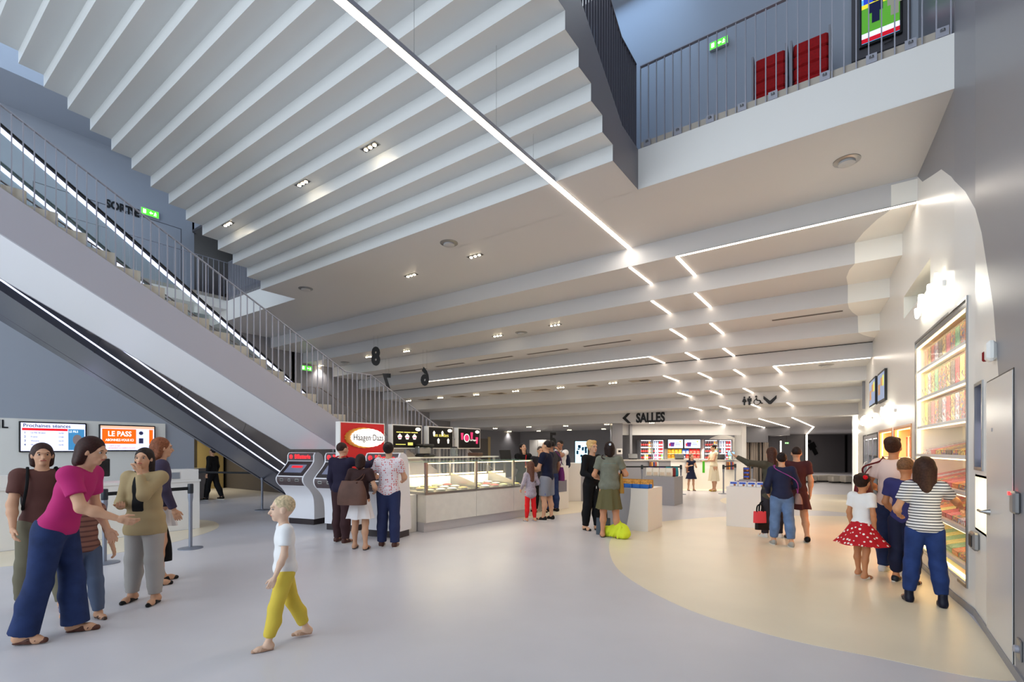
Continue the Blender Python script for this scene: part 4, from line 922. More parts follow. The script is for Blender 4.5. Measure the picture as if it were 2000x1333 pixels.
pr = {'yellow': snack_bag('crisp_bag', MB_y, mat('bag print orange', (.9,.5,.1), .5)), 'blue': snack_bag('crisp_bag', MB_b, MB_w), 'red': snack_bag('crisp_bag', MB_r, mat('bag print red', (.95,.4,.35), .5))}
used = set()
for r, z in enumerate((1.36,1.16)):
    MB().box((fl_(1304,D-.4),D-.35,z-.012),(fl_(1368,D-.4),D-.06,z),MF).build('bar_shelf', M_white).__setitem__('kind','structure')
    bpy.data.objects[[o_.name for o_ in bpy.data.objects if o_.name.startswith('bar_shelf')][-1]].name = 'trim_%d' % (20+r)
    for j in range(9):
        kd = ['yellow']*4+(['blue']*2 if r == 0 else ['blue'])+['red']*4; kd = kd[min(j,len(kd)-1)]
        t = pr[kd] if kd not in used else dup(pr[kd]); used.add(kd)
        t.location = MF @ Vector((fl_(1306,D-.4)+.08+j*.155, D-.22, z)); t.rotation_euler = (0,0,YAW)
        t['label'] = '%s crisp bag, %s shelf between the bar fridges, %s from the left' % (kd, ['upper','lower'][r], (ORD+['ninth'])[j]); t['group'] = 'crisp bags behind the bar'
l = area('bar_shelf_lamp', (0,0,0), (0,0,0), 1.4, .1, 8, (1,.85,.6)); l.matrix_world = MF @ Matrix.Translation((fl_(1336,D),D-.5,1.56))
area('bar_ceiling_lamp', MF @ Vector((fl_(1335,19),18.6,2.5)), (0,0,YAW), 4, 1.2, 70, (1,.9,.75))
M_till = mat('till black', (.08,.08,.09), .35)
for k, (px, lab) in enumerate([(1236,'left'),(1327,'middle'),(1407,'right')]):
    t = thing('cash_register', 'black till standing on the bar counter, the %s of three' % lab, 'till', MF @ Vector((fl_(px,19.4),19.4,1.145)), YAW)
    MB().rbox((-.15,-.08,0),(.15,.12,.05), .01).build('base', M_till, t)
    MB().prism([(-.06,.05),(-.04,.05),(.05,.22),(.02,.22)], -.18, .18, 'x').build('display', M_till, t)
for k, (px0,px1,py0,py1) in enumerate([(1267,1285,900,915),(1340,1352,900,925),(1418,1434,899,918)]):
    d = 19.05; t = thing('snack_rack', 'small rack of packets on the bar front, %s of three from the left' % ORD[k], 'snack rack', MF @ Vector((fl_((px0+px1)/2,d),d,fz(py1,d))), YAW)
    w = (fl_(px1,d)-fl_(px0,d))/2; h = fz(py0,d)-fz(py1,d)
    MB().box((-w,-.12,0),(w,.0,.012)).box((-w,-.012,0),(w,0,h)).build('rack', M_steel, t)
    for q in range(5): MB().box((-w+q*2*w/5+.01,-.11,.013),(-w+(q+1)*2*w/5-.01,-.02,h*.8)).build('packet', mat('packet%d'%q, [(.5,.3,.2),(.85,.6,.3),(.3,.3,.5),(.7,.35,.3),(.8,.8,.75)][q], .5), t)
t = thing('wall_phone', 'small white device on the pillar left of the bar', 'wall device', MF @ Vector((fl_(1210,19),19,fz(888,19))), YAW)
MB().rbox((-.13,-.05,0),(.1,0,.22), .02).build('body', M_white, t); MB().box((-.06,-.06,.08),(.04,-.05,.16)).build('lens', M_black, t)
struct('wall_bar_pillar', MB().box((fl_(1196,19.02),19.02,0),(fl_(1216,19.02),19.4,2.56),MF), M_grey)
# poster screen in the background and the door in the far left wall
d = 18.5; a, b = fl_(1122,d), fl_(1149,d)
t = thing('poster_screen', 'upright blue film screen standing behind the blonde woman', 'screen', MF @ Vector(((a+b)/2,d,0)), YAW)
z0, z1 = fz(905,d), fz(861,d)
MB().rbox((a,d,0),(b,d+.12,z1), .01, MF).build('totem', M_bezel, t, world=True)
MB().box((a+.03,d-.005,z0),(b-.03,d,z1-.03),MF).build('screen_face', emis('ice blue', (.72,.9,1), 1.8), t, world=True)
random.seed(5)
for q in range(14):
    x = random.uniform(a+.06,b-.12); z = random.uniform(z0+.1,z1-.25); MB().box((x,d-.008,z),(x+.08,d-.005,z+random.uniform(.04,.14)),MF).build('picture_shape', emis('deep teal', (.05,.2,.3), .5), t, world=True)
struct('door_2', MB().box((XL,18.8,0),(XL+.02,20.3,2.1)), mat('door grey brown', (.45,.42,.40), .4))
struct('trim_6', MB().box((XL,18.7,0),(XL+.03,18.8,2.2)).box((XL,20.3,0),(XL+.03,20.5,2.2)), mat('lit jamb', (.8,.7,.5), .4))  # warm light of the doorway put into the jamb colour
t = thing('wall_poster', 'dark poster case on the far grey wall', 'poster', atY(998,879,23.25)); a = atY(990,862,23.25); b = atY(1005,892,23.25)
MB().box((a.x,23.22,b.z),(b.x,23.29,a.z)).build('case', M_black, t, world=True); MB().box((a.x+.05,23.215,b.z+.1),(b.x-.05,23.22,a.z-.1)).build('print', mat('dark blue print', (.1,.12,.25), .3), t, world=True)
t = thing('white_cabinet', 'white cabinet standing against the far grey wall', 'cabinet', atY(1053,912,22.9)); a = atY(1038,860,22.9); b = atY(1071,905,22.9)
MB().box((a.x,22.7,0),(b.x,23.28,a.z)).build('body', M_white, t, world=True); MB().box(((a.x+b.x)/2-.005,22.69,.05),((a.x+b.x)/2+.005,22.7,a.z-.05)).build('door_gap', M_dark, t, world=True)
# ---------------------------------------------------------------- plinths with goods
M_pw = mat('plinth white', (.93,.92,.90), .35); M_pg = mat('plinth grey', (.62,.62,.64), .4)
def plinth(x0, x1, y0, y1, h, label, m, paint=None):
    o = thing('display_plinth', label, 'plinth', ((x0+x1)/2,(y0+y1)/2,0)); w, d = (x1-x0)/2, (y1-y0)/2
    MB().rbox((-w,-d,.0),(w,d,h), .004).build('block', m, o)
    if paint:
        c = [(-w,.0)]+[(paint[0]+paint[2]*math.sin(k/8*math.pi/2), k/8*h) for k in range(9)]+[(-w,h)]
        MB().prism(c, -d-.0025, -d-.0005, 'y').build('grey_paint', M_pg, o)
        MB().box((-w-.0025,-d,.0),(-w-.0005,d,h)).build('grey_paint', M_pg, o)
    return o
plinth(-4.15,-3.28,8.95,9.75,.805,'white plinth with a grey painted side, carrying blue snack bags', M_pw, (.0,0,.10))
plinth(-5.07,-4.2,13.48,14.25,.79,'grey plinth carrying white and teal gift bags', M_pg)
plinth(-2.26,-1.42,10.6,11.35,.80,'white plinth carrying small boxes and pots of sweets', M_pw)
plinth(-2.52,-2.2,13.2,13.6,.80,'small grey plinth with chocolate boxes behind the shoppers', M_pg)
MB_n = mat('nut print', (.80,.58,.25), .5, noise=(40,.5)); pb = snack_bag('snack_bag', mat('blue snack foil', (.18,.45,.80), .35), MB_n, .17, .155, .09, (2,3,4,5))
pg_ = snack_bag('snack_bag', mat('gold snack foil', (.72,.52,.15), .35), mat('gold print', (.85,.62,.2), .5, noise=(30,.4)), .17, .16, .09)
first = True
for r in range(3):
    for j in range(5):
        src = pb if r < 2 else pg_; t = src if (r in (0,2) and j == 0) else dup(src)
        t.location = (-4.02+j*.16+(.02 if r % 2 else 0), 9.03+r*.12, .806+0.0); t.rotation_euler = (R(-6),0,random.uniform(-.25,.25))
        t['label'] = '%s snack bag on the nearest white plinth, %s row, %s from the left' % (['blue','blue','gold'][r], ['front','middle','back'][r], ORD[j]); t['group'] = 'snack bags on the nearest plinth'
pw = snack_bag('gift_bag', mat('white bag paper', (.92,.90,.85), .6), mat('biscuit print', (.85,.78,.68), .6), .19, .24, .1)
pm = snack_bag('gift_bag', mat('maroon bag paper', (.45,.08,.1), .5), mat('maroon print', (.5,.1,.12), .5), .14, .24, .1)
pt = snack_bag('gift_bag', mat('teal bag foil', (.05,.55,.62), .35), mat('teal print', (.1,.6,.7), .5), .16, .26, .1)
pp = snack_bag('gift_bag', mat('purple bag foil', (.25,.15,.5), .35), mat('purple print', (.3,.2,.55), .5), .16, .25, .1)
for k, (src, x, y, rz, lab) in enumerate([(pw,-4.93,13.57,.1,'white gift bag at the left front of the grey plinth'),(None,-4.74,13.57,0,'white gift bag second from the left on the grey plinth'),(None,-4.55,13.57,-.1,'white gift bag third from the left on the grey plinth'),(None,-4.37,13.57,0,'white gift bag at the right front of the grey plinth'),
    (pm,-4.83,13.7,.3,'maroon gift bag behind the left white bags on the grey plinth'),('m',-4.3,13.69,.2,'maroon gift bag behind the right white bag on the grey plinth'),(pt,-4.47,13.83,.4,'teal gift bag standing at the back of the grey plinth'),('t',-4.28,13.85,1.0,'teal gift bag at the right rear corner of the grey plinth'),(pp,-4.95,13.75,0,'purple gift bag at the left rear of the grey plinth'),('p',-4.68,13.84,.1,'purple gift bag at the middle rear of the grey plinth')]):
    t = src if src not in (None,'m','t','p') else dup({None:pw,'m':pm,'t':pt,'p':pp}[src])
    t.location = (x,y,.791); t.rotation_euler = (0,0,rz); t['label'] = lab; t['group'] = 'gift bags on the grey plinth'; t['category'] = 'gift bag'
def small_pot():
    t = thing('sweets_pot', 'x', 'pot'); MB().lathe([(.035,0),(.045,.07),(.045,.075)], 12).build('pot', mat('pot white', (.9,.9,.92), .4), t, smooth=True)
    MB().lathe([(.047,.075),(.047,.095),(.02,.1)], 12).build('lid', mat('pot lid purple', (.35,.12,.45), .4), t, smooth=True); return t
p0 = small_pot()
for j in range(8):
    t = p0 if j == 0 else dup(p0); t.location = (-2.1+j*.085, 10.95, .801); t['label'] = 'small pot with purple lid on the white plinth, %s from the left' % ORD[j]; t['group'] = 'pots with purple lids'
def packet_box():
    t = thing('biscuit_box', 'x', 'box'); MB().rbox((-.075,-.03,0),(.075,.03,.1), .006).build('carton', mat('carton white', (.9,.92,.95), .5), t)
    MB().box((-.06,-.033,.05),(.06,-.0305,.085)).build('blue_print', mat('print blue', (.2,.35,.8), .5), t); MB().ball((.02,-.031,.03), .022, 10, 6, (1,.1,1)).build('biscuit_print', mat('print biscuit', (.65,.4,.2), .5), t); return t
p0 = packet_box()
for j in range(5):
    t = p0 if j == 0 else dup(p0); t.location = (-2.14+j*.165, 10.72, .801); t['label'] = 'white and blue biscuit box at the front of the plinth, %s from the left' % ORD[j]; t['group'] = 'biscuit boxes on the white plinth'
for j in range(3):
    t = dup(p0); t.location = (-2.36, 13.3+.0, .801+.1*j); t['label'] = 'small dark chocolate box on the small grey plinth, %s' % ['bottom of the stack','middle of the stack','top of the stack'][j]; t['group'] = 'stacked chocolate boxes'
    for c in t.children:
        if c.name.startswith('carton'): c.data = c.data.copy(); c.data.materials[0] = mat('choc brown', (.35,.2,.15), .5)
# ---------------------------------------------------------------- queue posts
M_post = mat('queue post grey', (.55,.57,.62), .35, metal=.5); M_belt = mat('queue belt black', (.07,.08,.09), .7)
def queue_post():
    t = thing('queue_post', 'x', 'queue post')
    MB().lathe([(.17,0),(.17,.012),(.1,.022),(.03,.03)], 28).build('base', M_post, t, smooth=True)
    MB().lathe([(.026,.02),(.026,.72),(.036,.80),(.036,.86)], 16).build('pole', M_post, t, smooth=True)
    MB().lathe([(.036,.86),(.04,.87),(.04,1.0),(.034,1.01)], 16).build('belt_head', mat('belt head', (.15,.17,.2), .4), t, smooth=True); return t
q0 = queue_post(); qn = [0]
def post(px, py, label, d=None):
    p = atz(px, py, 0) if d is None else MF @ Vector((fl_(px,d),d,0)); t = q0 if qn[0] == 0 else dup(q0); qn[0] += 1
    t.location = p; t['label'] = label; t['group'] = 'queue posts'; return Vector(p)
def belt(a, b, label, z=.94):
    u = (b-a); u.z = 0; L = u.length; u.normalize(); s = Vector((-u.y,u.x,0))*.003; a = a+u*.04; b = b-u*.04
    vs = [a-s+Vector((0,0,z-.025)),b-s+Vector((0,0,z-.025)),b+s+Vector((0,0,z-.025)),a+s+Vector((0,0,z-.025)),a-s+Vector((0,0,z+.025)),b-s+Vector((0,0,z+.025)),b+s+Vector((0,0,z+.025)),a+s+Vector((0,0,z+.025))]
    tag(MB().raw(vs, [(0,3,2,1),(4,5,6,7),(0,1,5,4),(1,2,6,5),(2,3,7,6),(3,0,4,7)]).build('queue_belt', M_belt), label, 'queue belt')
A = post(372,1072,'grey queue post on the floor in front of the ticket desk corner'); B = post(512,997,'grey queue post before the lit lift lobby'); Cc = post(204,1101,'grey queue post between the bystanders at the ticket desk')
belt(Cc, A, 'black belt between the two nearest queue posts'); 
E_ = post(330,995,'grey queue post hidden behind the ticket desk end', d=13.4); belt(E_, B, 'black belt leading from the desk to the post by the lift lobby')
G = post(1215,0,'queue post behind the woman in the green skirt', d=17); H_ = post(1254,0,'queue post behind the blue snack bags', d=17.05); I_ = post(1330,0,'queue post at the right end of the bar queue belt', d=16.9)
belt(G, H_, 'black belt left of the post behind the snack bags'); belt(H_, I_, 'black belt running above the gift bags')
J = post(1413,965,'queue post right of the woman in the cream dress'); K = post(1436,0,'queue post close behind the first post beside the cream dress', d=18.3); belt(J, K, 'short black belt between two posts before the bar')
L_ = post(1469,0,'queue post in front of the slatted screen', d=17.5); N_ = post(1500,0,'queue post behind the long-haired shopper', d=17.3); belt(L_, N_, 'black belt behind the long-haired shopper')
# ---------------------------------------------------------------- ticket desk and sign panel at the left
XP = -16.04
struct('wall_sign_panel', MB().box((-16.1,-4,0),(XP,atX(323,850,XP).y,2.27)), M_cream)
y1 = atX(16,829,XP).y
o = thing('desk_lettering', 'black ACCUEIL lettering on the white panel, cut by the left edge', 'sign', (XP,y1-.5,2.12)); 
vs, fs = text_mesh('ACCUEIL', .27, .01, .012, .9, 'RIGHT'); MB().raw(vs, fs, frame((XP+.006,y1,2.12),(0,1,0),(0,0,1))).build('lettering', M_sign, o, world=True, fix=False)
def wall_tv(px0, px1, py0, py1, label):
    a = atX(px0,py0,XP+.06); b = atX(px1,py1,XP+.06); z1 = atX(px0,py0,XP+.06).z; z0 = atX(px0,py1,XP+.06).z
    W = b.y-a.y; H = z1-z0; o = thing('wall_screen', label, 'screen', (XP+.03,(a.y+b.y)/2,z0)); M = frame((XP+.06,a.y,z0),(0,1,0),(0,0,1))
    MB().rbox((0,0,-.055),(W,H,0), .01, M).build('bezel', M_bezel, o, world=True)
    MB().box((.03,.03,0),(W-.03,H-.03,.003),M).build('screen_face', emis('screen lilac', (.82,.84,.97), 1.15), o, world=True); return o, M, W, H
o, M, W, H = wall_tv(37,169.5,823,884,'wall screen listing Prochaines séances above the ticket desk')
MB().box((.05,H-.21,.003),(W*.70,H-.155,.005),M).build('red_header', emis('header red', (.85,.12,.15), .9), o, world=True)
text('heading','Prochaines séances',.115,M @ Matrix.Translation((W*.40,H-.095,.005)),emis('ink',(.25,.25,.4),.2),o,.012,.95,.002)
for k, (n_, t_, h_) in enumerate([('1','Le Fils de Jean','16:50'),('2','Frantz','17:00'),('3','Victoria','16:25'),('4','Moi, Daniel','16:45')]):
    z = H-.265-k*.095
    text('list_row', n_, .07, M @ Matrix.Translation((.1,z,.004)), MATS['ink'], o, .01, .9, .002)
    text('list_row', t_, .05, M @ Matrix.Translation((.2,z,.004)), MATS['ink'], o, .0, .9, .002, 'LEFT'); text('list_row', h_, .05, M @ Matrix.Translation((W*.6,z,.004)), MATS['ink'], o, .0, .9, .002)
MB().box((W*.71,.05,.003),(W-.05,H-.16,.006),M).build('film_picture', emis('film blue', (.25,.5,.68), .9), o, world=True)
MB().prism([(W*.85+.09*math.cos(a),H*.42+.13*math.sin(a)) for a in [i*math.pi/6 for i in range(12)]]+[], .006, .008, 'z', M).build('film_portrait', emis('film face', (.5,.45,.45), .6), o, world=True)
text('film_title','LE FILS',.075,M @ Matrix.Translation((W*.79,H-.22,.008)),emis('title white',(1,1,1),1),o,.01,.8,.002)
o, M, W, H = wall_tv(193.5,303.5,829,882,'wall screen with the orange LE PASS advert above the ticket desk')
MB().box((.06,H*.28,.003),(W*.64,H*.84,.006),M).build('orange_block', emis('pass orange', (.95,.38,.08), 1), o, world=True)
MB().box((W*.88,H*.28,.003),(W-.06,H*.84,.006),M).build('orange_block', MATS['pass orange'], o, world=True)
MB().box((.03,H*.86,.003),(W-.03,H-.03,.006),M).build('top_band', emis('peach', (.93,.72,.6), .9), o, world=True)
text('heading','LE PASS',.185,M @ Matrix.Translation((W*.35,H*.65,.007)),MATS['title white'],o,.02,.82,.002)
text('heading','ABONNEZ-VOUS ICI',.085,M @ Matrix.Translation((W*.35,H*.42,.007)),MATS['title white'],o,.02,.78,.002)
text('caption','CARTE LE PASS',.04,M @ Matrix.Translation((W*.26,H*.2,.005)),emis('orange ink',(.85,.35,.15),.5),o,0,.9,.002)
text('caption','L’ABONNEMENT AU CINÉMA À VOLONTÉ',.04,M @ Matrix.Translation((W*.38,H*.12,.005)),MATS['orange ink'],o,0,.8,.002)
mb = MB(); mb.ball((W*.73,H*.7,.006), .05, 12, 6, (1,1,.1), M); mb.box((W*.69,H*.3,.004),(W*.77,H*.5,.007),M); mb.build('icon', MATS['ink'], o, world=True)
# desk
XD = -10.6
o = thing('ticket_desk', 'long white ticket desk at the left, below the two wall screens', 'reception desk', (XD-.4,2,0))
MB().rbox((XD-.75,-3,0),(XD,4.28,.92), .004).build('front_panel', M_pw, o, world=True)
MB().box((XD-.78,-3,.92),(XD+.02,4.29,.96)).build('desk_top', M_white, o, world=True)
MB().rbox((XD-.5,3.25,.96),(XD-.0,4.26,1.16), .004).build('raised_end', M_pw, o, world=True)
MB().rbox((XD-.2,-3,.96),(XD-.02,2.35,1.15), .004).build('raised_ledge', M_pw, o, world=True)
MB().box((XD-.02,1.62,.50),(XD+.006,2.3,.9)).build('recess_panel', mat('recess beige', (.80,.78,.74), .4), o, world=True)
MB().box((XD-.0,3.8,.99),(XD+.012,3.93,1.11)).build('speaker_grille', mat('grille grey', (.55,.57,.6), .4), o, world=True)
MB().box((XD+.0,2.3,.0),(XD+.004,2.31,.92)).box((XD,3.25,0),(XD+.004,3.26,.92)).build('panel_joint', M_grey, o, world=True)
struct('trim_7', MB().box((XD-.7,-3,.0),(XD+.012,4.2,.004)), M_grey)
def monitor(y, label, back):
    t = thing('computer_monitor', label, 'monitor', (XD-.45,y,.96), R(80) if not back else R(100))
    MB().rbox((-.25,-.02,.1),(.25,.02,.42), .012).build('screen', M_black, t)
    MB().box((-.02,.02,.0),(.02,.05,.25)).build('stand', M_black, t); MB().lathe([(.11,0),(.11,.012),(.02,.02)], 20).build('base', M_black, t)
    if back: MB().rbox((-.10,-.06,.06),(.04,-.022,.44), .01).build('back_panel', mat('monitor back', (.75,.76,.78), .3), t)
monitor(.95,'black monitor at the left end of the ticket desk',False); monitor(2.75,'black monitor with pale back panel on the ticket desk below the orange screen',True)
# lift lobby beyond the wall corner
M_lift = mat('lift door brass', (.78,.70,.50), .28, metal=.5)
for k, (px0, px1) in enumerate([(384,437),(442,486)]):
    a = atX(px0,860,-20.85); b = atX(px1,860,-20.85); b.y = min(b.y, 9.3)
    o = thing('lift_door', 'pale brass lift door in the lit lobby, the %s of two' % ['left','right'][k], 'lift', (-20.85,(a.y+b.y)/2,0))
    m = (a.y+b.y)/2
    MB().box((-20.88,a.y,0),(-20.85,m-.004,2.05)).build('door_leaf', M_lift, o, world=True); MB().box((-20.88,m+.004,0),(-20.85,b.y,2.05)).build('door_leaf', M_lift, o, world=True)
    MB().box((-20.89,a.y-.12,0),(-20.83,a.y,2.15)).box((-20.89,b.y,0),(-20.83,b.y+.05,2.15)).build('jamb', mat('lift jamb', (.25,.23,.2), .4), o, world=True)
area('lift_lobby_lamp', (-19.8,7.2,2.3), (0,0,0), 1.2, .9, 45, (1,.88,.6))
o = thing('lobby_cabinet', 'low grey counter behind the queue post by the lift lobby', 'counter', (-17.2,5.9,0))
MB().rbox((-17.5,6.5,0),(-16.9,7.1,.95), .01).build('body', M_grey, o, world=True)
# ---------------------------------------------------------------- ticket machines
M_kw = mat('kiosk white', (.93,.93,.95), .25, coat=.3); M_kb = mat('kiosk charcoal', (.20,.17,.18), .3); M_km = mat('kiosk maroon grey', (.33,.28,.29), .35)
M_kt = mat('kiosk red text', (1,.1,.12), .4, emit=1.6, ecol=(1,.12,.15)); M_ks = mat('kiosk screen', (.35,.37,.45), .15, emit=.5)
def k_curve(pts, n=4): return [(p.x,p.y) for p in smooth_curve([(a,b,0) for a,b in pts], n)]
def kiosk(loc, rz, label):
    t = thing('ticket_machine', label, 'ticket machine', loc, rz, 'ticket machines under the stair'); w = .36
    fr = k_curve([(-.17,.12),(-.17,.35),(-.20,.58),(-.30,.73),(-.43,.85),(-.47,.95),(-.42,1.04),(-.27,1.18),(-.19,1.27),(-.17,1.33),(-.17,1.42),(-.13,1.48)])
    prof = fr+k_curve([(-.05,1.49),(.06,1.42),(.12,1.2),(.15,.8),(.19,.3),(.19,.12)])
    nf = len(prof)
    MB().prism(prof, -w, w, 'x').build('white_shell', M_kw, t, smooth=True)
    MB().box((-w+.03,-.15,0),(w-.03,.17,.12)).build('plinth', M_kb, t)
    def facing(z0, z1, inset, off, m, name):
        seg = [p for p in fr if z0 <= p[1] <= z1]; mb = MB()
        for (ya,za),(yb,zb) in zip(seg, seg[1:]):
            n = Vector((0, -(zb-za), (yb-ya))).normalized()*off
            if n.y > 0: n = -n
            mb.poly([(-w+inset,ya+n.y,za+n.z),(w-inset,ya+n.y,za+n.z),(w-inset,yb+n.y,zb+n.z),(-w+inset,yb+n.y,zb+n.z)])
        return mb.build(name, m, t, smooth=True)
    facing(.80,1.0,.03,.004,M_km,'card_panel'); facing(1.0,1.31,.03,.004,M_kb,'touch_panel'); facing(1.30,1.47,.03,.005,M_km,'header_panel')
    facing(1.06,1.25,.13,.008,M_ks,'touch_screen')

    q = MB(); q.poly([(-.12,-.29,1.165),(.16,-.29,1.165),(.16,-.25,1.205),(-.12,-.25,1.205)]); q.v = [(x,y-.012,z+.008) for x,y,z in q.v]; q.build('red_banner', mat('banner red', (.8,.1,.15), .4, emit=.8), t)
    text('lettering','Billetterie',.125,Matrix.Translation((.06,-.182,1.395)) @ Matrix.Rotation(R(90),4,'X'),M_kt,t,.008,.85,.003,world=False)
    lg = MB(); 
    for k in range(12):
        a = k*math.pi/6; lg.box((-.004,-.003,.030),(.004,0,.045), Matrix.Translation((-.25,-.178,1.395)) @ Matrix.Rotation(a,4,'Y'))
    lg.lathe([(.022,0)],3,caps=False); lg.build('logo', M_kt, t); text('logo_letter','G',.045,Matrix.Translation((-.25,-.182,1.395)) @ Matrix.Rotation(R(90),4,'X'),M_kt,t,.01,.9,.003,world=False)
    for x, ww in ((-.2,.09),(0,.06),(.2,.1)):
        MB().box((x-ww/2,-.475,.905),(x+ww/2,-.45,.96)).build('card_slot', M_steel, t); MB().box((x-ww/2+.015,-.48,.92),(x+ww/2-.015,-.474,.94)).build('slot_opening', M_black, t)
    return t
kiosk((-9.50,5.88,0), R(14), 'white ticket machine at the left, standing alone below the stair soffit')
kiosk((-8.15,5.86,0), R(14), 'white ticket machine in the middle, half hidden by waiting people')
kiosk((-6.92,5.86,0), R(14), 'white ticket machine at the right, beside the ice cream stand')
# ---------------------------------------------------------------- ice cream stand
IU = Vector((.108,.9942,0)); IV = Vector((-.9942,.108,0)); IO = Vector((-6.58,6.46,0))
MI = frame(IO, IU, IV)   # x along the front, y towards the back, z up
LI = 3.1
o = thing('ice_cream_counter', 'white ice cream counter with lit glass display case', 'counter', MI @ Vector((1.8,.5,0)))
MB().box((0,.06,0),(LI,.9,.18),MI).build('kick_base', mat('kick panel', (.80,.79,.80), .4), o, world=True)
for k in range(3):
    s0, s1 = [(0,1.3),(1.3,2.45),(2.45,LI)][k]; MB().rbox((s0+.003,0,.18),(s1-.003,.9,.70), .004, MI).build('front_panel', mat('wood grain white', (.90,.89,.86), .45, noise=(6,.04)), o, world=True)
MB().box((-.005,-.006,.70),(LI,.02,.745),MI).box((-.02,.0,.70),(0,.9,.745),MI).build('base_rail', M_steel, o, world=True)
MB().box((0,.02,.70),(LI,.9,.72),MI).build('display_tray', mat('tray steel', (.8,.78,.72), .35, metal=.3), o, world=True)
for s in (.0,1.28,2.43,LI-.05):
    for v in (0,.82): MB().box((s,v,.74),(s+.05,v+.05,1.30),MI).build('post', M_steel, o, world=True)
mb = MB(); mb.box((0,0,1.295),(LI,.88,1.31),MI); mb.build('top_glass', mat('case glass', (.7,.9,.85), .04, alpha=.3, spec=.8), o, world=True)
mb = MB(); mb.box((.05,.015,.745),(LI-.05,.022,1.295),MI); mb.box((.01,.03,.745),(.016,.85,1.295),MI); mb.build('front_glass', mat('case front glass', (.9,.97,.97), .03, alpha=.10, spec=.8), o, world=True)
MB().box((.05,.03,1.275),(LI-.05,.05,1.29),MI).build('case_light', M_ledw, o, world=True)
MB().box((.1,.84,1.0),(LI-.1,.86,1.03),MI).build('back_light', M_ledw, o, world=True)
MB().box((.05,.80,.74),(LI-.05,.815,.98),MI).build('back_ledge', M_white, o, world=True)
MB().rbox((-.22,.25,0),(-.02,.9,.70), .004, MI).build('end_panel', MATS['wood grain white'], o, world=True)
for s in (1.28,2.43): MB().prism([(.05,.75),(.8,.75),(.8,1.05),(.05,.86)], s+.02, s+.03, 'x', MI).build('divider', M_steel, o, world=True)
area('ice_cream_case_lamp', MI @ Vector((LI/2,.45,1.27)), (0,0,math.atan2(IU.y,IU.x)), LI*.95, .5, 26, (1,.86,.62))
TC = [('cream', (.95,.88,.7)), ('lemon', (.95,.85,.45)), ('caramel', (.85,.6,.3)), ('chocolate', (.40,.25,.18)), ('raspberry', (.80,.12,.15)), ('white', (.96,.95,.92)), ('mango', (.95,.7,.2)), ('pistachio', (.75,.78,.5))]
def tub(kind, c):
    t = thing('ice_cream_tub', 'x', 'ice cream tub'); MB().lathe([(.09,0),(.105,.05),(.11,.055),(.10,.05)], 18, caps=False).build('tub', M_steel, t, smooth=True)
    MB().lathe([(.098,.03),(.098,.045),(.08,.06),(.04,.07),(0.001,.072)], 16).build('ice_cream', mat('ice '+kind, c, .5, bump=(30,.5)), t, smooth=True); return t
seq = [0,5,0,2,1,5,0,3,6,4,5,7]; TP = {}
for r in range(3):
    for j in range(9):
        kind, c = TC[seq[(j*5+r*3)%12]] if not (j == 6 and r == 0) else TC[4]
        if kind in TP: t = dup(TP[kind])
        else: t = TP[kind] = tub(kind, c)
        s = .2+j*.29+(.06 if j > 3 else 0)+(.1 if j > 7 else 0); t.location = MI @ Vector((s,.16+r*.24,.722+r*.02)); t['label'] = 'round tub of %s ice cream, %s row, %s from the near end' % (kind, ['front','middle','back'][r], (ORD+['ninth','tenth','eleventh'])[j]); t['group'] = 'ice cream tubs in the display case'
# back counter with machines
o = thing('high_shelf', 'white raised shelf behind the glass case, carrying jars', 'shelf', MI @ Vector((1.5,1.05,0)))
MB().box((.2,.88,1.36),(2.9,1.06,1.39),MI).build('shelf_board', M_white, o, world=True)
for s in (.3,1.5,2.8): MB().box((s,.95,0),(s+.04,.99,1.36),MI).build('support', M_rail, o, world=True)
t = thing('glass_jar', 'round glass jar on the raised shelf behind the case', 'jar', MI @ Vector((1.55,.97,1.39))); MB().lathe([(.08,0),(.09,.02),(.09,.17),(.07,.19)], 16).build('jar', mat('jar glass', (.6,.62,.62), .1, alpha=.5), t, smooth=True); MB().lathe([(.075,.19),(.075,.21),(.01,.22)], 14).build('lid', M_black, t, smooth=True)
t = thing('serving_box', 'low brown box on the raised shelf behind the case', 'box', MI @ Vector((2.2,.97,1.39))); MB().rbox((-.16,-.09,0),(.16,.09,.08), .01).build('box', mat('brown box', (.35,.25,.2), .5), t)
t = thing('coffee_machine', 'dark coffee machine on the raised shelf behind the case', 'coffee machine', MI @ Vector((.75,.97,1.39)), R(90)); MB().rbox((-.18,-.13,.0),(.18,.14,.05), .02).build('base', M_black, t); MB().rbox((-.18,.0,.05),(.18,.14,.22), .02).build('body', M_steel, t); MB().rbox((-.16,-.13,.22),(.16,.14,.27), .02).build('top', M_black, t)
for x in (-.1,.1): MB().tube([(x,-.03,.21),(x,-.12,.17)], .015, 8).build('spout', M_steel, t)
t = thing('payment_screen', 'small black payment screen on the end of the glass case', 'till', MI @ Vector((2.95,.7,1.31)), R(60)); MB().prism([(-.02,0),(.0,0),(.08,.2),(.05,.22)], -.14, .14, 'x').build('screen', M_black, t); MB().box((-.06,-.06,0),(.06,.06,.02)).build('base', M_black, t)
# service counters right of the case
o = thing('service_counter', 'white service counter block behind the customers, right of the ice cream case', 'counter', MI @ Vector((4.6,.6,0)))
MB().rbox((3.9,.25,0),(4.9,.8,1.12), .004, MI).build('block', M_white, o, world=True); MB().box((4.45,.24,.45),(4.8,.25,.75),MI).build('picture_panel', mat('grey picture', (.5,.5,.55), .4), o, world=True)
o = thing('service_counter', 'grey and white counter block behind the man with the backpack', 'counter', MF @ Vector((1.9,17,0)))
MB().rbox((1.45,14.6,0),(2.65,15.4,1.13), .004, MF).build('block', M_pw, o, world=True); MB().box((2.05,14.59,0),(2.65,14.6,1.13),MF).build('grey_paint', M_pg, o, world=True)
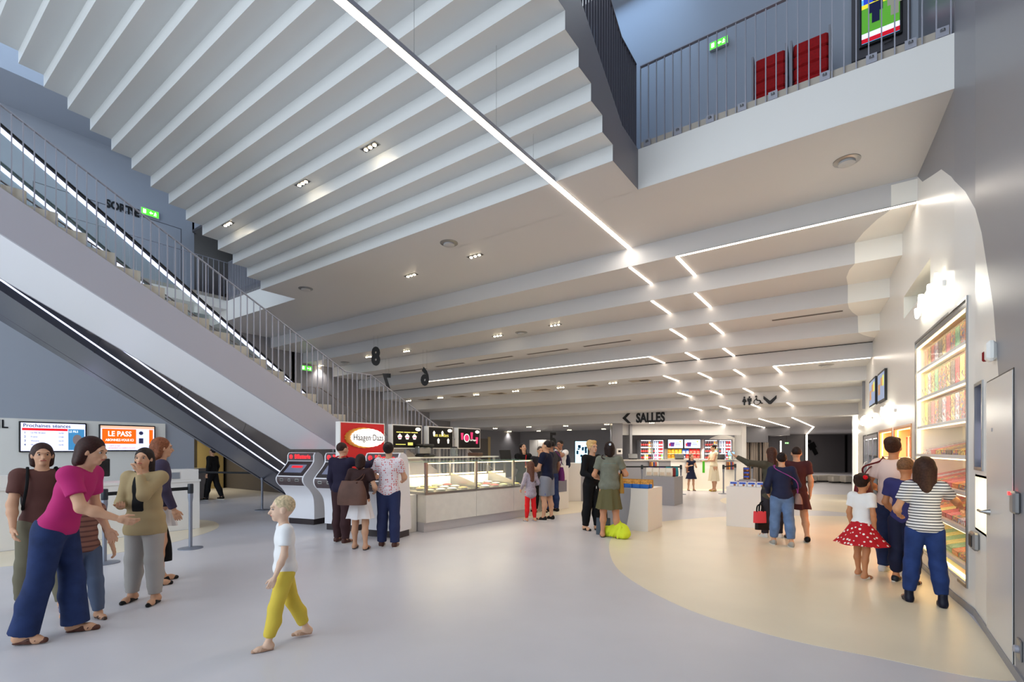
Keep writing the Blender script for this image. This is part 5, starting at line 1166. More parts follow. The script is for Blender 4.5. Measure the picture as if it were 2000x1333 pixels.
# menu screens and red brand panel on posts, in one line behind the case
XM = -7.62
def lightbox(px0, px1, pyt, z0, z1, label, name):
    a = atX(px0,pyt,XM); b = atX(px1,pyt,XM); o = thing(name, label, 'menu board', (XM-.06,(a.y+b.y)/2,z0)); W = b.y-a.y
    M = frame((XM,a.y,z0),(0,1,0),(0,0,1)); MB().box((-.02,-.02,-.13),(W+.02,z1-z0+.02,-.006),M).build('white_housing', M_white, o, world=True); return o, M, W, z1-z0
o, M, W, H = lightbox(666, 750, 829, 1.14, 2.03, 'red brand panel with a glowing white oval sign, beside the menu screens', 'brand_panel')
M_hr = mat('brand red', (.62,.04,.08), .3, emit=.35)
MB().box((0,0,-.006),(W,H,0),M).build('red_face', M_hr, o, world=True)
def oval(sx, sz, dx=0): 
    pts = []
    for k in range(144):
        a = 2*math.pi*k/144; r = 1+.045*abs(math.sin(a*11)); pts.append((W*.55+dx+sx*r*math.cos(a), H*.70+sz*r*math.sin(a)))
    return pts
MB().prism(oval(.40,.185,-.05), .0, .03, 'z', M).build('gold_rim', mat('brand gold', (.75,.5,.15), .3), o, world=True)
MB().prism(oval(.36,.165,.02), .03, .07, 'z', M).build('lit_oval', mat('oval light', (1,.98,.95), .4, emit=1.4), o, world=True)
text('lettering','Häagen·Dazs',.165,M @ Matrix.Translation((W*.55+.02,H*.70,.073)),mat('ink maroon',(.15,.08,.12),.4),o,.014,.80,.004)
for x in (.12,W-.12): MB().box((x-.015,-.3,-.09),(x+.015,0,-.06),M).build('post', M_rail, o, world=True)
M_mb = emis('menu black', (.09,.08,.08), .25); M_my = emis('menu yellow', (.85,.8,.4), 1.1); M_mw = emis('menu white', (.95,.93,.88), 1.1); M_mp = emis('menu pink', (.85,.2,.4), .9)
for k, (px0, px1) in enumerate([(768,823),(838,884),(896,937)]):
    o, M, W, H = lightbox(px0, px1, 834, 1.58, 2.03, 'dark menu screen above the ice cream case, %s of three from the left' % ORD[k], 'menu_screen')
    MB().box((0,0,-.006),(W,H,0),M).build('bezel', M_bezel, o, world=True); MB().box((.025,.025,0),(W-.025,H-.025,.003),M).build('screen_face', M_mb, o, world=True)
    c = MB().lathe([(.075,0),(.075,.004)], 20).build('round_logo', M_mw, o); c.matrix_basis = inv_of(o) @ (M @ Matrix.Translation((W*.87,H*.86,.003)) @ Matrix.Diagonal((1,.5,1,1)))
    if k == 0:
        for q in range(3):
            x = W*(.22+.26*q); MB().box((x-.09,H*.68,.003),(x+.09,H*.72,.005),M).build('menu_band', M_my, o, world=True)
            MB().prism([(x-.03,H*.38),(x+.03,H*.38),(x+.06,H*.52),(x,H*.64),(x-.06,H*.52)], .003, .006, 'z', M).build('sundae_picture', M_mw, o, world=True); MB().box((x-.04,H*.44,.006),(x+.04,H*.48,.007),M).build('sundae_sauce', M_mp, o, world=True)
        MB().box((W*.5,.05,.003),(W*.68,.11,.005),M).build('menu_band', M_my, o, world=True); MB().box((W*.08,.06,.003),(W*.42,.075,.005),M).build('menu_band', M_my, o, world=True)
    elif k == 1:
        text('heading','Les sundaes',.11,M @ Matrix.Translation((W*.5,H*.62,.004)),M_my,o,.0,.9,.002)
        for x, z in ((.2,.7),(.55,.72),(.38,.35),(.8,.35)): MB().prism([(x*W-.02,z*H-.06),(x*W+.02,z*H-.06),(x*W+.035,z*H+.02),(x*W,z*H+.06),(x*W-.035,z*H+.02)], .003, .005, 'z', M).build('sundae_picture', M_mw, o, world=True)
    else:
        c = MB().lathe([(.1,0),(.1,.004)], 20).build('round_picture', M_mw, o); c.matrix_basis = inv_of(o) @ (M @ Matrix.Translation((W*.36,H*.52,.003)))
        c = MB().lathe([(.08,0),(.08,.004)], 20).build('round_picture', M_mp, o); c.matrix_basis = inv_of(o) @ (M @ Matrix.Translation((W*.36,H*.52,.006)))
        for x, z in ((.15,.6),(.6,.65),(.85,.4)): MB().prism([(x*W-.03,z*H-.08),(x*W+.03,z*H-.08),(x*W+.045,z*H+.08),(x*W-.045,z*H+.08)], .003, .005, 'z', M).build('cup_picture', M_mp, o, world=True)
        text('heading','Les frappés',.06,M @ Matrix.Translation((W*.68,H*.42,.004)),M_mw,o,0,.9,.002)
    MB().box((W/2-.02,-.64,-.09),(W/2+.02,0,-.05),M).build('post', M_rail, o, world=True)
# ---------------------------------------------------------------- people: blended tapered volumes meshed in one surface
def surf_nets(f, org, cell):
    nx, ny, nz = f.shape; ins = f < 0
    acc = np.zeros((nx-1,ny-1,nz-1,3), np.float32); cnt = np.zeros((nx-1,ny-1,nz-1), np.float32)
    for ax in range(3):
        o1, o2 = [a for a in range(3) if a != ax]
        for d1 in (0,1):
            for d2 in (0,1):
                sl = [None]*3; sl[ax] = slice(0,f.shape[ax]-1); sl[o1] = slice(d1,f.shape[o1]-1+d1); sl[o2] = slice(d2,f.shape[o2]-1+d2)
                s2 = list(sl); s2[ax] = slice(1,f.shape[ax]); fa = f[tuple(sl)]; fb = f[tuple(s2)]
                cr = (fa < 0) != (fb < 0); t = np.where(cr, fa/np.where(cr, fa-fb, 1), 0)
                acc[...,ax] += t; acc[...,o1] += cr*d1; acc[...,o2] += cr*d2; cnt += cr
    act = cnt > 0; idx = -np.ones(act.shape, np.int64); ii = np.argwhere(act); idx[act] = np.arange(len(ii))
    V = (ii+acc[act]/cnt[act][:,None])*cell+np.array(org)
    F = []
    for ax in range(3):
        o1, o2 = (ax+1)%3, (ax+2)%3
        sl = [slice(1,f.shape[k]-1) for k in range(3)]; sl[ax] = slice(0,f.shape[ax]-1)
        s2 = list(sl); s2[ax] = slice(1,f.shape[ax]); a = ins[tuple(sl)]; b = ins[tuple(s2)]
        for flip in (0,1):
            e = np.argwhere(a & ~b if not flip else ~a & b)
            if not len(e): continue
            base = e.copy(); base[:,o1] += 1; base[:,o2] += 1
            def cid(q1, q2):
                c = base.copy(); c[:,o1] -= q1; c[:,o2] -= q2; return idx[c[:,0],c[:,1],c[:,2]]
            q = np.stack([cid(1,1),cid(0,1),cid(0,0),cid(1,0)],1)
            if flip: q = q[:,::-1]
            F.append(q)
    return V, (np.concatenate(F) if F else np.zeros((0,4),int))
def sdf(prims, cell, k=.03, cuts=()):
    """prims: ('c',a,b,ra,rb[,flat]) tapered limb, ('e',c,radii,rot3x3|None) ellipsoid; a leading '-' subtracts"""
    lo = np.full(3, 1e9); hi = -lo; bb = []
    for p in prims:
        if p[0][-1] == 'c': r = max(p[3],p[4]); a = np.minimum(p[1],p[2])-r; b = np.maximum(p[1],p[2])+r
        else: r = max(p[2]); a = np.array(p[1])-r; b = np.array(p[1])+r
        bb.append((a,b))
        if p[0][0] != '-': lo = np.minimum(lo,a); hi = np.maximum(hi,b)
    lo = lo-3*cell; hi = hi+3*cell; n = np.ceil((hi-lo)/cell).astype(int)+1
    f = np.full(tuple(n), .15, np.float32); ax = [lo[i]+np.arange(n[i])*cell for i in range(3)]
    for p, (a, b) in zip(prims, bb):
        m = .07; i0 = np.clip(((a-m-lo)/cell).astype(int), 0, n); i1 = np.clip(((b+m-lo)/cell).astype(int)+2, 0, n)
        if (i1 <= i0).any(): continue
        sl = tuple(slice(i0[q],i1[q]) for q in range(3))
        X = ax[0][sl[0]][:,None,None]; Y = ax[1][sl[1]][None,:,None]; Z = ax[2][sl[2]][None,None,:]
        if p[0][-1] == 'c':
            A = np.array(p[1]); B = np.array(p[2]); ba = B-A; L2 = max(1e-9, ba@ba)
            h = np.clip(((X-A[0])*ba[0]+(Y-A[1])*ba[1]+(Z-A[2])*ba[2])/L2, 0, 1)
            d = np.sqrt((X-A[0]-h*ba[0])**2+(Y-A[1]-h*ba[1])**2+(Z-A[2]-h*ba[2])**2)-(p[3]+(p[4]-p[3])*h)
            if len(p) > 5 and p[5]:
                u = ba/math.sqrt(L2); d = np.maximum(d, (X-B[0])*u[0]+(Y-B[1])*u[1]+(Z-B[2])*u[2])
        else:
            c = np.array(p[1]); r = np.array(p[2]); x, y, z = X-c[0], Y-c[1], Z-c[2]
            if len(p) > 3 and p[3] is not None:
                M = p[3]; x, y, z = M[0][0]*x+M[1][0]*y+M[2][0]*z, M[0][1]*x+M[1][1]*y+M[2][1]*z, M[0][2]*x+M[1][2]*y+M[2][2]*z
            k0 = np.sqrt((x/r[0])**2+(y/r[1])**2+(z/r[2])**2); k1 = np.sqrt((x/r[0]**2)**2+(y/r[1]**2)**2+(z/r[2]**2)**2)+1e-9
            d = k0*(k0-1)/k1
        g = f[sl]
        if p[0][0] == '-': f[sl] = np.maximum(g, -d)
        else:
            h = np.maximum(k-np.abs(g-d), 0)/k; f[sl] = np.minimum(g, d)-h*h*k*.25
    for pt, nm in cuts:
        pt = np.array(pt); nm = np.array(nm)/np.linalg.norm(nm)
        f = np.maximum(f, (ax[0][:,None,None]-pt[0])*nm[0]+(ax[1][None,:,None]-pt[1])*nm[1]+(ax[2][None,None,:]-pt[2])*nm[2])
    return surf_nets(f, lo, cell)
def sdf_add(mb, *a, **k):
    V, F = sdf(*a, **k); n = len(mb.v); mb.v += [tuple(map(float, v)) for v in V]; mb.f += [tuple(int(i)+n for i in q) for q in F]; mb.mi += [mb.cur]*len(F); return mb
def pmat(name, c, rough=.75, **k): return mat(name, c, rough, spec=.25, **k)
def stripes(name, c1, c2, freq):
    if name in MATS: return MATS[name]
    m = mat(name, c1, .8); nt = m.node_tree; b = nt.nodes['Principled BSDF']; tc = nt.nodes.new('ShaderNodeTexCoord'); sp_ = nt.nodes.new('ShaderNodeSeparateXYZ')
    mm = nt.nodes.new('ShaderNodeMath'); mm.operation = 'MULTIPLY'; mm.inputs[1].default_value = freq; fr = nt.nodes.new('ShaderNodeMath'); fr.operation = 'FRACT'
    cr = nt.nodes.new('ShaderNodeValToRGB'); cr.color_ramp.interpolation = 'CONSTANT'; cr.color_ramp.elements[0].color = (*lin(c1),1); cr.color_ramp.elements[1].color = (*lin(c2),1); cr.color_ramp.elements[1].position = .66
    nt.links.new(tc.outputs['Object'], sp_.inputs[0]); nt.links.new(sp_.outputs[2], mm.inputs[0]); nt.links.new(mm.outputs[0], fr.inputs[0]); nt.links.new(fr.outputs[0], cr.inputs[0]); nt.links.new(cr.outputs[0], b.inputs['Base Color']); return m
def dots(name, c1, c2, scale, thr=.28):
    if name in MATS: return MATS[name]
    m = mat(name, c1, .8); nt = m.node_tree; b = nt.nodes['Principled BSDF']; tc = nt.nodes.new('ShaderNodeTexCoord'); v = nt.nodes.new('ShaderNodeTexVoronoi'); v.inputs['Scale'].default_value = scale; v.inputs['Randomness'].default_value = .5
    cr = nt.nodes.new('ShaderNodeValToRGB'); cr.color_ramp.interpolation = 'CONSTANT'; cr.color_ramp.elements[0].color = (*lin(c2),1); cr.color_ramp.elements[1].color = (*lin(c1),1); cr.color_ramp.elements[1].position = thr
    nt.links.new(tc.outputs['Object'], v.inputs['Vector']); nt.links.new(v.outputs['Distance'], cr.inputs[0]); nt.links.new(cr.outputs[0], b.inputs['Base Color']); return m
def rotm(M): return [[M[i][j] for j in range(3)] for i in range(3)]
def person(label, loc, face, H, top, bottom, shoes, hair, skin=(.80,.62,.50), lean=0, side=0, armL=None, armR=None, head=(0,0), legs=((3,2,2),(-3,2,2)), fem=True, child=False, name='person', curl=.5):
    """face: direction in plan. arms: hand targets (x right, y forward, z up) as fractions of H. legs: (swing, knee bend, splay) left, right, degrees"""
    fx, fy = face; rz = math.atan2(-fx, fy); d = -SY*loc[0]+CY*loc[1]
    cell = .0095 if d < 6.5 else (.013 if d < 10 else (.017 if d < 14 else .024)); near = d < 12.5
    t = thing(name, label, 'person', (loc[0],loc[1],0), rz); V = lambda x, y, z: np.array([x,y,z])*H
    hs = (1.32 if H < 1.3 else 1.18) if child else 1.0; sw = (.095 if fem else .108)*(.93 if child else 1)
    # legs
    J = {}
    for s, (swing, knee, splay) in ((-1,legs[0]),(1,legs[1])):
        hip = V(s*.052,0,.50); a = R(swing); th = V(s*math.sin(R(splay))*.225, math.sin(a)*.225, -math.cos(a)*.225)
        kn = hip+th; b = a-R(knee); an = kn+V(s*math.sin(R(splay))*.235, math.sin(b)*.235, -math.cos(b)*.235); J[s] = [hip,kn,an]
    low = min(J[-1][2][2], J[1][2][2]); dz = .045*H-low
    for s in J: J[s] = [p+np.array([0,0,dz]) for p in J[s]]
    hc = np.array([0,0,.50*H+dz])
    T = Matrix.Rotation(R(-lean),3,'X') @ Matrix.Rotation(R(side),3,'Y')
    def tr(x, y, z): return hc+np.array(T @ Vector((x*H, y*H, (z-.50)*H)))
    RT = rotm(T)
    # arms
    AR = {}
    for s, tg in ((-1,armL),(1,armR)):
        sh = tr(s*sw,0,.805)
        tg = tg or (s*.135,.02,.44)
        w_ = np.array(tg)*H; L1, L2 = .168*H, .145*H; v = w_-sh; D_ = np.linalg.norm(v)
        if D_ > (L1+L2)*.985: w_ = sh+v/D_*(L1+L2)*.985; v = w_-sh; D_ = np.linalg.norm(v)
        u = v/D_; x = (L1*L1-L2*L2+D_*D_)/(2*D_); hgt = math.sqrt(max(0, L1*L1-x*x)); pole = np.array([s*.55,-.6,-.6]); pole -= u*(pole@u); pole /= np.linalg.norm(pole)
        AR[s] = [sh, sh+u*x+pole*hgt, w_]
    # head frame
    nk = tr(0,.0,.83); hm = T @ Matrix.Rotation(R(head[0]),3,'Z') @ Matrix.Rotation(R(-head[1]),3,'X')
    hup = np.array(hm @ Vector((0,0,1))); hfw = np.array(hm @ Vector((0,1,0))); hrt = np.array(hm @ Vector((1,0,0)))
    nt_ = nk+np.array(T @ Vector((0,.010*H,.045*H))); hd = H*hs; hcx = nt_+hup*.050*hd+hfw*.006*hd; RH = rotm(hm)
    P = lambda x, y, z: hcx+(hrt*x+hfw*y+hup*z)*hd
    # body surface
    fat = 1.0 if not child else .92
    pr_ = [('e',tr(0,0,.735),V(.088 if fem else .098,.056,.095)*fat,RT),('e',tr(0,0,.63),V(.074,.050,.085)*fat,RT),('e',hc+V(0,-.004,.035),V(.086,.062,.07)*fat,None),
           ('c',tr(0,-.005,.78),nt_,.040*H,.029*H)]
    for s in (-1,1):
        a, b, c = J[s]; pr_ += [('c',a+V(0,0,.01),b,.052*H*fat,.034*H*fat),('c',b,b*.6+c*.4+V(0,-.012,0),.034*H*fat,.033*H*fat),('c',b*.6+c*.4+V(0,-.012,0),c,.032*H*fat,.019*H)]
        pr_ += [('c',c+V(0,-.018,-.018),c+V(s*.006,.055,-.028),.021*H,.017*H),('c',c+V(s*.006,.055,-.028),c+V(s*.01,.085,-.032),.018*H,.012*H),('c',c,c+V(0,-.018,-.018),.021*H,.021*H)]
        a, b, c = AR[s]; pr_ += [('c',tr(0,0,.80),a,.036*H,.034*H),('c',a,b,.030*H*fat,.023*H*fat),('c',b,b*.65+c*.35,.024*H*fat,.023*H*fat),('c',b*.65+c*.35,c,.023*H*fat,.0145*H)]
    mb = MB(); sdf_add(mb, pr_, cell, .02*H, [((0,0,0.002),(0,0,-1))])
    # head
    hp = [('e',P(0,-.006,.012),(.0435*hd,.054*hd,.055*hd),RH),('c',P(0,.020,-.022),P(0,.030,-.044),.030*hd,.017*hd),('c',P(0,.0,-.02),nt_-hup*.02*hd,.034*hd,.029*H)]
    if d < 21:
        hp += [('c',P(0,.044,.006),P(0,.058,-.016),.005*hd,.0085*hd),('c',P(-.010,.047,-.030),P(.010,.047,-.030),.0045*hd,.0045*hd)]
        for s in (-1,1): hp += [('e',P(s*.045,-.004,-.002),(.007*hd,.013*hd,.018*hd),RH),('-e',P(s*.018,.053,.005),(.010*hd,.007*hd,.006*hd),RH),('c',P(s*.008,.050,.016),P(s*.026,.044,.017),.005*hd,.004*hd)]
    sdf_add(mb, hp, min(cell, .007), .010*hd)
    # hands
    hcell = .0048 if d < 9 else (.006 if near else .012)
    hsz = H*(.60 if near else .62)
    hands = {}
    for s in (-1,1):
        a, b, c = AR[s]; u = (c-b)/np.linalg.norm(c-b); side_ = np.array([s*1.0,0,0]); fwd = np.array([0,1.,0])
        nrm = np.cross(u, fwd); 
        if np.linalg.norm(nrm) < .3: nrm = np.cross(u, np.array([0,0,1.]))*s
        nrm /= np.linalg.norm(nrm)
        if nrm[0]*s > 0: nrm = -nrm          # palm turned to the body
        wd = np.cross(nrm, u); wd /= np.linalg.norm(wd)
        if wd[1] < 0: wd = -wd               # thumb side forward
        q = [('c',c-u*.01*H,c+u*.020*H,.0135*H,.014*H)]
        Q = lambda a_, b_, c_: c+(u*a_+wd*b_+nrm*c_)*H
        for k, off in enumerate((.0165,.0055,-.0055,-.0155)): q.append(('c',Q(.012,off*.7,0),Q(.046,off,.002),.0085*H,.0068*H))
        for k, (off, ln) in enumerate(((.0175,.040),(.006,.045),(-.0055,.042),(-.016,.033))):
            cu = curl*(1+.15*k); p0 = Q(.048,off,.002); p1 = Q(.048+ln*.5*math.cos(cu*.6),off*1.05,.002+ln*.5*math.sin(cu*.6)); p2 = p1+(u*math.cos(cu*1.5)+nrm*math.sin(cu*1.5))*ln*.5*H
            q += [('c',p0,p1,.0054*H,.005*H),('c',p1,p2,.005*H,.0042*H)]
        q += [('c',Q(.012,.012,.003),Q(.034,.028,.010),.0075*H,.006*H),('c',Q(.034,.028,.010),Q(.055,.033,.016),.0056*H,.0046*H)]
        sdf_add(mb, q, hcell, .004*H); hands[s] = c+u*.06*H
    Msk = pmat('skin %.2f %.2f' % skin[:2], skin, .5)
    body = mb.build('body', Msk, t, smooth=True, fix=False)
    if d < 21:
        for s in (-1,1):
            c = P(s*.018,.0425,.005); ey = MB().ball(tuple(c), .0062*hd, 10, 8).build('eye', pmat('eye white', (.66,.62,.60), .2), t, smooth=True); MB().ball(tuple(P(s*.018,.0460,.005)), .0040*hd, 8, 6).build('iris', pmat('eye dark', (.13,.09,.08), .2), ey, smooth=True); MB().tube([P(s*.010,.0505,.0150),P(s*.018,.0515,.0175),P(s*.027,.0470,.0150)], .0018*hd, 5).build('eyebrow', pmat('brow %.2f' % hair[1][0], [q*.8 for q in hair[1]], .7), t, smooth=True)
        mo = MB(); mo.tube([P(-.013,.0505,-.030),P(0,.0530,-.0295),P(.013,.0505,-.030)], .0026*hd, 6); mo.build('lips', pmat('lips', (.70,.35,.33), .4), t, smooth=True)
    # shoes
    sc, sk = shoes
    for s in (-1,1):
        c = J[s][2]; k = dict(sneaker=1.25, flat=1.08, boot=1.3, sandal=1.05, heel=1.05)[sk]
        q = [('c',c+V(0,-.020,-.026),c+V(s*.004,.03,-.030),.021*H*k,.020*H*k),('c',c+V(s*.004,.03,-.030),c+V(s*.008,.088,-.034),.020*H*k,.0135*H*k)]
        cuts = [((0,0,max(0.0,c[2]-.046*H)+.001),(0,0,-1))]
        if sk in ('sneaker','boot'): q.append(('c',c+V(0,-.014,-.012),c+V(0,.012,-.018),.0265*H,.025*H))
        if sk in ('flat','heel','sandal'): q.append(('c',c+V(0,-.022,-.026),c+V(0,-.018,-.018),.023*H,.023*H))
        if sk == 'boot': q.append(('c',c+V(0,-.014,-.01),c+V(0,-.008,.045),.026*H,.027*H,True))
        if sk in ('flat','heel','sandal'): cuts.append((c+V(0,0,-.026),(0,-.35,1)))
        m_ = MB(); sdf_add(m_, q, min(cell,.009), .01*H, cuts); sh_ = m_.build('shoe', pmat('shoe %s'%sc.__str__(), sc, .4), t, smooth=True, fix=False)
        if sk == 'sneaker': MB().prism([(c[0]+s*.004*H+.027*H*math.cos(a)*(1 if abs(a) else 1), c[1]+.035*H+.085*H*math.sin(a)) for a in [i*math.pi/8 for i in range(16)]], 0.001, .012, 'z').build('sole', pmat('sole pale', (.85,.85,.83), .5), sh_)
        if sk == 'heel': MB().tube([c+V(0,-.03,-.03), c+V(0,-.032,-.044)], .008, 6, r2=.004).build('heel', pmat('heel black', (.05,.05,.05), .3), sh_)
        if sk == 'sandal':
            for yy in (.03,.06): MB().tube([c+V(s*.004-.026,yy,-.03),c+V(s*.004,yy,-.012),c+V(s*.004+.026,yy,-.03)], .004, 6, flat=.5).build('strap', sh_.data.materials[0], sh_)
    # bottom
    bt, bm, bh = bottom[:3]
    if bt in ('trousers','shorts','leggings'):
        q = [('e',hc+V(0,-.006,.03),V(.098,.074,.078)*fat,None)]; inf = dict(trousers=.011, shorts=.020, leggings=.004)[bt]*H; fl = bottom[3] if len(bottom) > 3 else 0
        for s in (-1,1):
            a, b, c = J[s]
            if bh >= .30: e = a+(b-a)*min(1, (.5-bh)/.225); q.append(('c',a,e,.056*H*fat+inf,.042*H*fat+inf*1.2,True))
            else:
                e = b+(c-b)*min(1.0, (.28-bh)/.225); kc = b*.6+c*.4+V(0,-.012,0); q += [('c',a,b,.056*H*fat+inf*.8,.037*H*fat+inf),('c',b,kc,.037*H*fat+inf,.036*H*fat+inf),('c',b,e,.036*H*fat+inf,.026*H*fat+inf+fl*H,True),('c',kc,b*.3+c*.7,.036*H*fat+inf,.028*H*fat+inf)]
        m_ = MB(); sdf_add(m_, q, cell, .018*H, [(hc+V(0,0,.075),(0,0,1)),((0,0,.012),(0,0,-1))]); m_.build(bt, bm, t, smooth=True, fix=False)
    elif bt == 'skirt':
        flare = bottom[3] if len(bottom) > 3 else .12; rg = []; z1 = hc[2]/H+.085; n = 40
        for i in range(9):
            k = i/8; z = z1+(bh-z1)*k; rx = .076*fat+(.096-.076)*min(1,k*3)+flare*k*k*.6+(flare*.4)*k; ry = rx*(.80+.1*k)
            rg.append([V((rx+.010*k*math.sin(7*a)+.006*k*math.sin(13*a+1))*math.cos(a), (ry+.010*k*math.sin(7*a)+.006*k*math.sin(13*a+1))*math.sin(a)-.004, z+.004*k*math.sin(5*a)) for a in [2*math.pi*j/n for j in range(n)]])
        rg += [[V(0,0,0)*0+np.array([p[0]*.97,p[1]*.97,p[2]]) for p in rg[8-i*2]] for i in range(4)]
        MB().loft(rg, caps=True).build('skirt', bm, t, smooth=True)
    # top
    tt, tm, thh = top[:3]; ex = top[3] if len(top) > 3 else 0
    q = [('e',tr(0,0,.735),V(.099 if fem else .110,.068+ex*.5,.108)*fat,RT),('e',tr(0,0,.63),V(.088+ex,.064+ex,.10)*fat,RT)]
    if thh < .56: q.append(('e',tr(0,-.004,.54),V(.102+ex,.076+ex,.085)*fat,RT))
    if thh < .46: q.append(('e',tr(0,-.004,.47),V(.110+ex,.084+ex,.09)*fat,RT))
    for s in (-1,1):
        a, b, c = AR[s]; q.append(('c',tr(0,0,.79),a,.048*H,.043*H))
        if tt == 'tee': q.append(('c',a,a+(b-a)*.62,.043*H,.040*H,True))
        elif tt == 'long': q += [('c',a,b,.041*H,.034*H),('c',b,b+(c-b)*.92,.034*H,.025*H,True)]
        elif tt == 'sleeveless': q.append(('c',a,a+(b-a)*.08,.036*H,.034*H,True))
    q.append(('-e',tr(0,.012,.865),V(.040,.046,.040),RT))
    low_ = np.array(T @ Vector((0,0,-1)))
    m_ = MB(); sdf_add(m_, q, cell, .02*H, [(tr(0,0,thh),low_)]); to_ = m_.build({'tee':'t_shirt','long':'long_sleeved_top','sleeveless':'sleeveless_top'}[tt], tm, t, smooth=True, fix=False)
    # hair
    hk, hcol = hair; hmz = pmat('hair %.2f %.2f' % hcol[:2], hcol, .55, noise=(60,.35))
    q = [('e',P(0,-.014,.020),(.051*hd,.058*hd,.058*hd),RH)]; cut_face = [('-e',P(0,.062,-.022),(.044*hd,.050*hd,.052*hd),RH),('-c',P(0,.0,-.062),P(0,.03,-.075),.030*hd,.03*hd)]
    if hk in ('bob','long'):
        L = .055 if hk == 'bob' else .17
        q += [('c',P(0,-.036,.0),P(0,-.040,-L),.040*hd,.036*hd),('c',P(-.034,-.018,.0),P(-.034,-.025,-L*.9),.024*hd,.020*hd),('c',P(.034,-.018,.0),P(.034,-.025,-L*.9),.024*hd,.020*hd)]
    if hk == 'bun': q += [('e',P(0,-.060,.045),(.026*hd,.024*hd,.024*hd),RH)]
    if hk == 'updo': q += [('e',P(0,-.040,.050),(.046*hd,.046*hd,.042*hd),RH),('e',P(0,.015,.062),(.040*hd,.034*hd,.022*hd),RH)]
    if hk == 'ponytails': q += [('e',P(-.055,-.02,.05),(.026*hd,.022*hd,.020*hd),RH),('e',P(.03,-.045,.06),(.022*hd,.022*hd,.020*hd),RH)]
    if hk == 'short': q = [('e',P(0,-.012,.022),(.0475*hd,.055*hd,.053*hd),RH)]
    m_ = MB(); sdf_add(m_, q+cut_face, min(cell,.009), .012*hd); m_.build('hair', hmz, t, smooth=True, fix=False)
    t['_'] = 0; del t['_']
    return t, dict(P=P, hands=hands, J=J, AR=AR, tr=tr, H=H, hc=hc, T=T, RT=RT)
def at_hand(t, info, s):
    M = Matrix.LocRotScale(t.location, t.rotation_euler, t.scale); return M @ Vector(info['hands'][s])
def world_of(t, p): return Matrix.LocRotScale(t.location, t.rotation_euler, t.scale) @ Vector([float(x) for x in p])
FW = (-SY, CY); RT_ = (CY, SY)
def dirv(r, f): x, y = CY*r-SY*f, SY*r+CY*f; n = math.hypot(x,y); return (x/n, y/n)   # r: image right, f: away from the camera
JEAN = pmat('jeans dark', (.14,.20,.36), noise=(9,.25)); JEANL = pmat('jeans light', (.38,.48,.64), noise=(9,.2)); NAVY = pmat('navy cotton', (.10,.12,.22)); BLK = pmat('black cloth', (.06,.06,.07))
WHT = pmat('white cotton', (.92,.92,.92)); OLV = pmat('olive trousers', (.42,.40,.33)); DRK = pmat('dark trousers', (.12,.11,.14))
def bag(name, label, cat, loc, rz, w, dpt, h, m, handle=None, top_k=.75, hmat=None, sag=.08):
    t = thing(name, label, cat, loc, rz); rg = []
    for k in range(7):
        z = h*k/6; s = 1-(1-top_k)*(k/6)**1.5+sag*math.sin(math.pi*k/6); e = (1-.75*(k/6)**2)
        rg.append([(math.copysign(abs(math.cos(a))**.6,math.cos(a))*w/2*s, math.copysign(abs(math.sin(a))**.7,math.sin(a))*dpt/2*e, z) for a in [2*math.pi*i/20 for i in range(20)]])
    MB().loft(rg).build('bag_body', m, t, smooth=True)
    if handle:
        for sy in (-1,1):
            pts = smooth_curve([(-w*.25,sy*dpt*.1,h*.93),(-w*.2,sy*dpt*.08,h+handle*.7),(0,0,h+handle),(w*.2,sy*dpt*.08,h+handle*.7),(w*.25,sy*dpt*.1,h*.93)], 5)
            MB().tube(pts, .009, 6).build('handle', hmat or m, t, smooth=True)
    return t
def backpack(t, info, m, label, name='backpack'):
    """worn on the back of person t: a thing of its own"""
    H = info['H']; tr = info['tr']; p = world_of(t, tr(0,-.115,.66)); o = thing(name, label, 'backpack', p, t.rotation_euler[2])
    W = lambda x, y, z: world_of(t, tr(x,y,z))
    rot = Matrix.Rotation(t.rotation_euler[2],3,'Z') @ info['T']; V, F = sdf([('e',np.array(p),(.085*H,.055*H,.13*H),rotm(rot)),('e',np.array(W(0,-.15,.61)),(.06*H,.035*H,.06*H),rotm(rot))], .013, .03)
    mb = MB(); mb.v = [tuple(map(float,v)) for v in V]; mb.f = [tuple(map(int,q)) for q in F]; mb.mi = [0]*len(F); mb.build('pack_body', m, o, smooth=True, world=True, fix=False)
    for s in (-1,1): MB().tube(smooth_curve([W(s*.055,-.07,.78),W(s*.062,.0,.855),W(s*.07,.075,.76),W(s*.085,.04,.62),W(s*.07,-.07,.60)],5), .012, 6, flat=.5).build('shoulder_strap', m, o, smooth=True, world=True)
    return o
def strapbag(t, info, s, z, m, label, w=.30, h=.24, name='shoulder_bag', strap_m=None, y=-.02, cross=False, dpt=.10, xo=.15):
    tr = info['tr']; c = world_of(t, tr(s*xo,y,z)); o = bag(name, label, 'bag', (c.x,c.y,c.z-h), t.rotation_euler[2]+R(90), w, dpt, h, m)
    W = lambda x, y_, z_: world_of(t, tr(x,y_,z_)); a = -s if cross else s
    for yy in (-1,1): MB().tube(smooth_curve([c+Vector((0,0,-.02)), W(s*.125 if not cross else s*.115,y+yy*.055,(z+.80)/2+.02), W(a*.07,yy*.045,.825 if not cross else .82), W(a*.065,0,.858)],5), .011, 6, flat=.6).build('strap', strap_m or m, o, smooth=True, world=True)
    return o
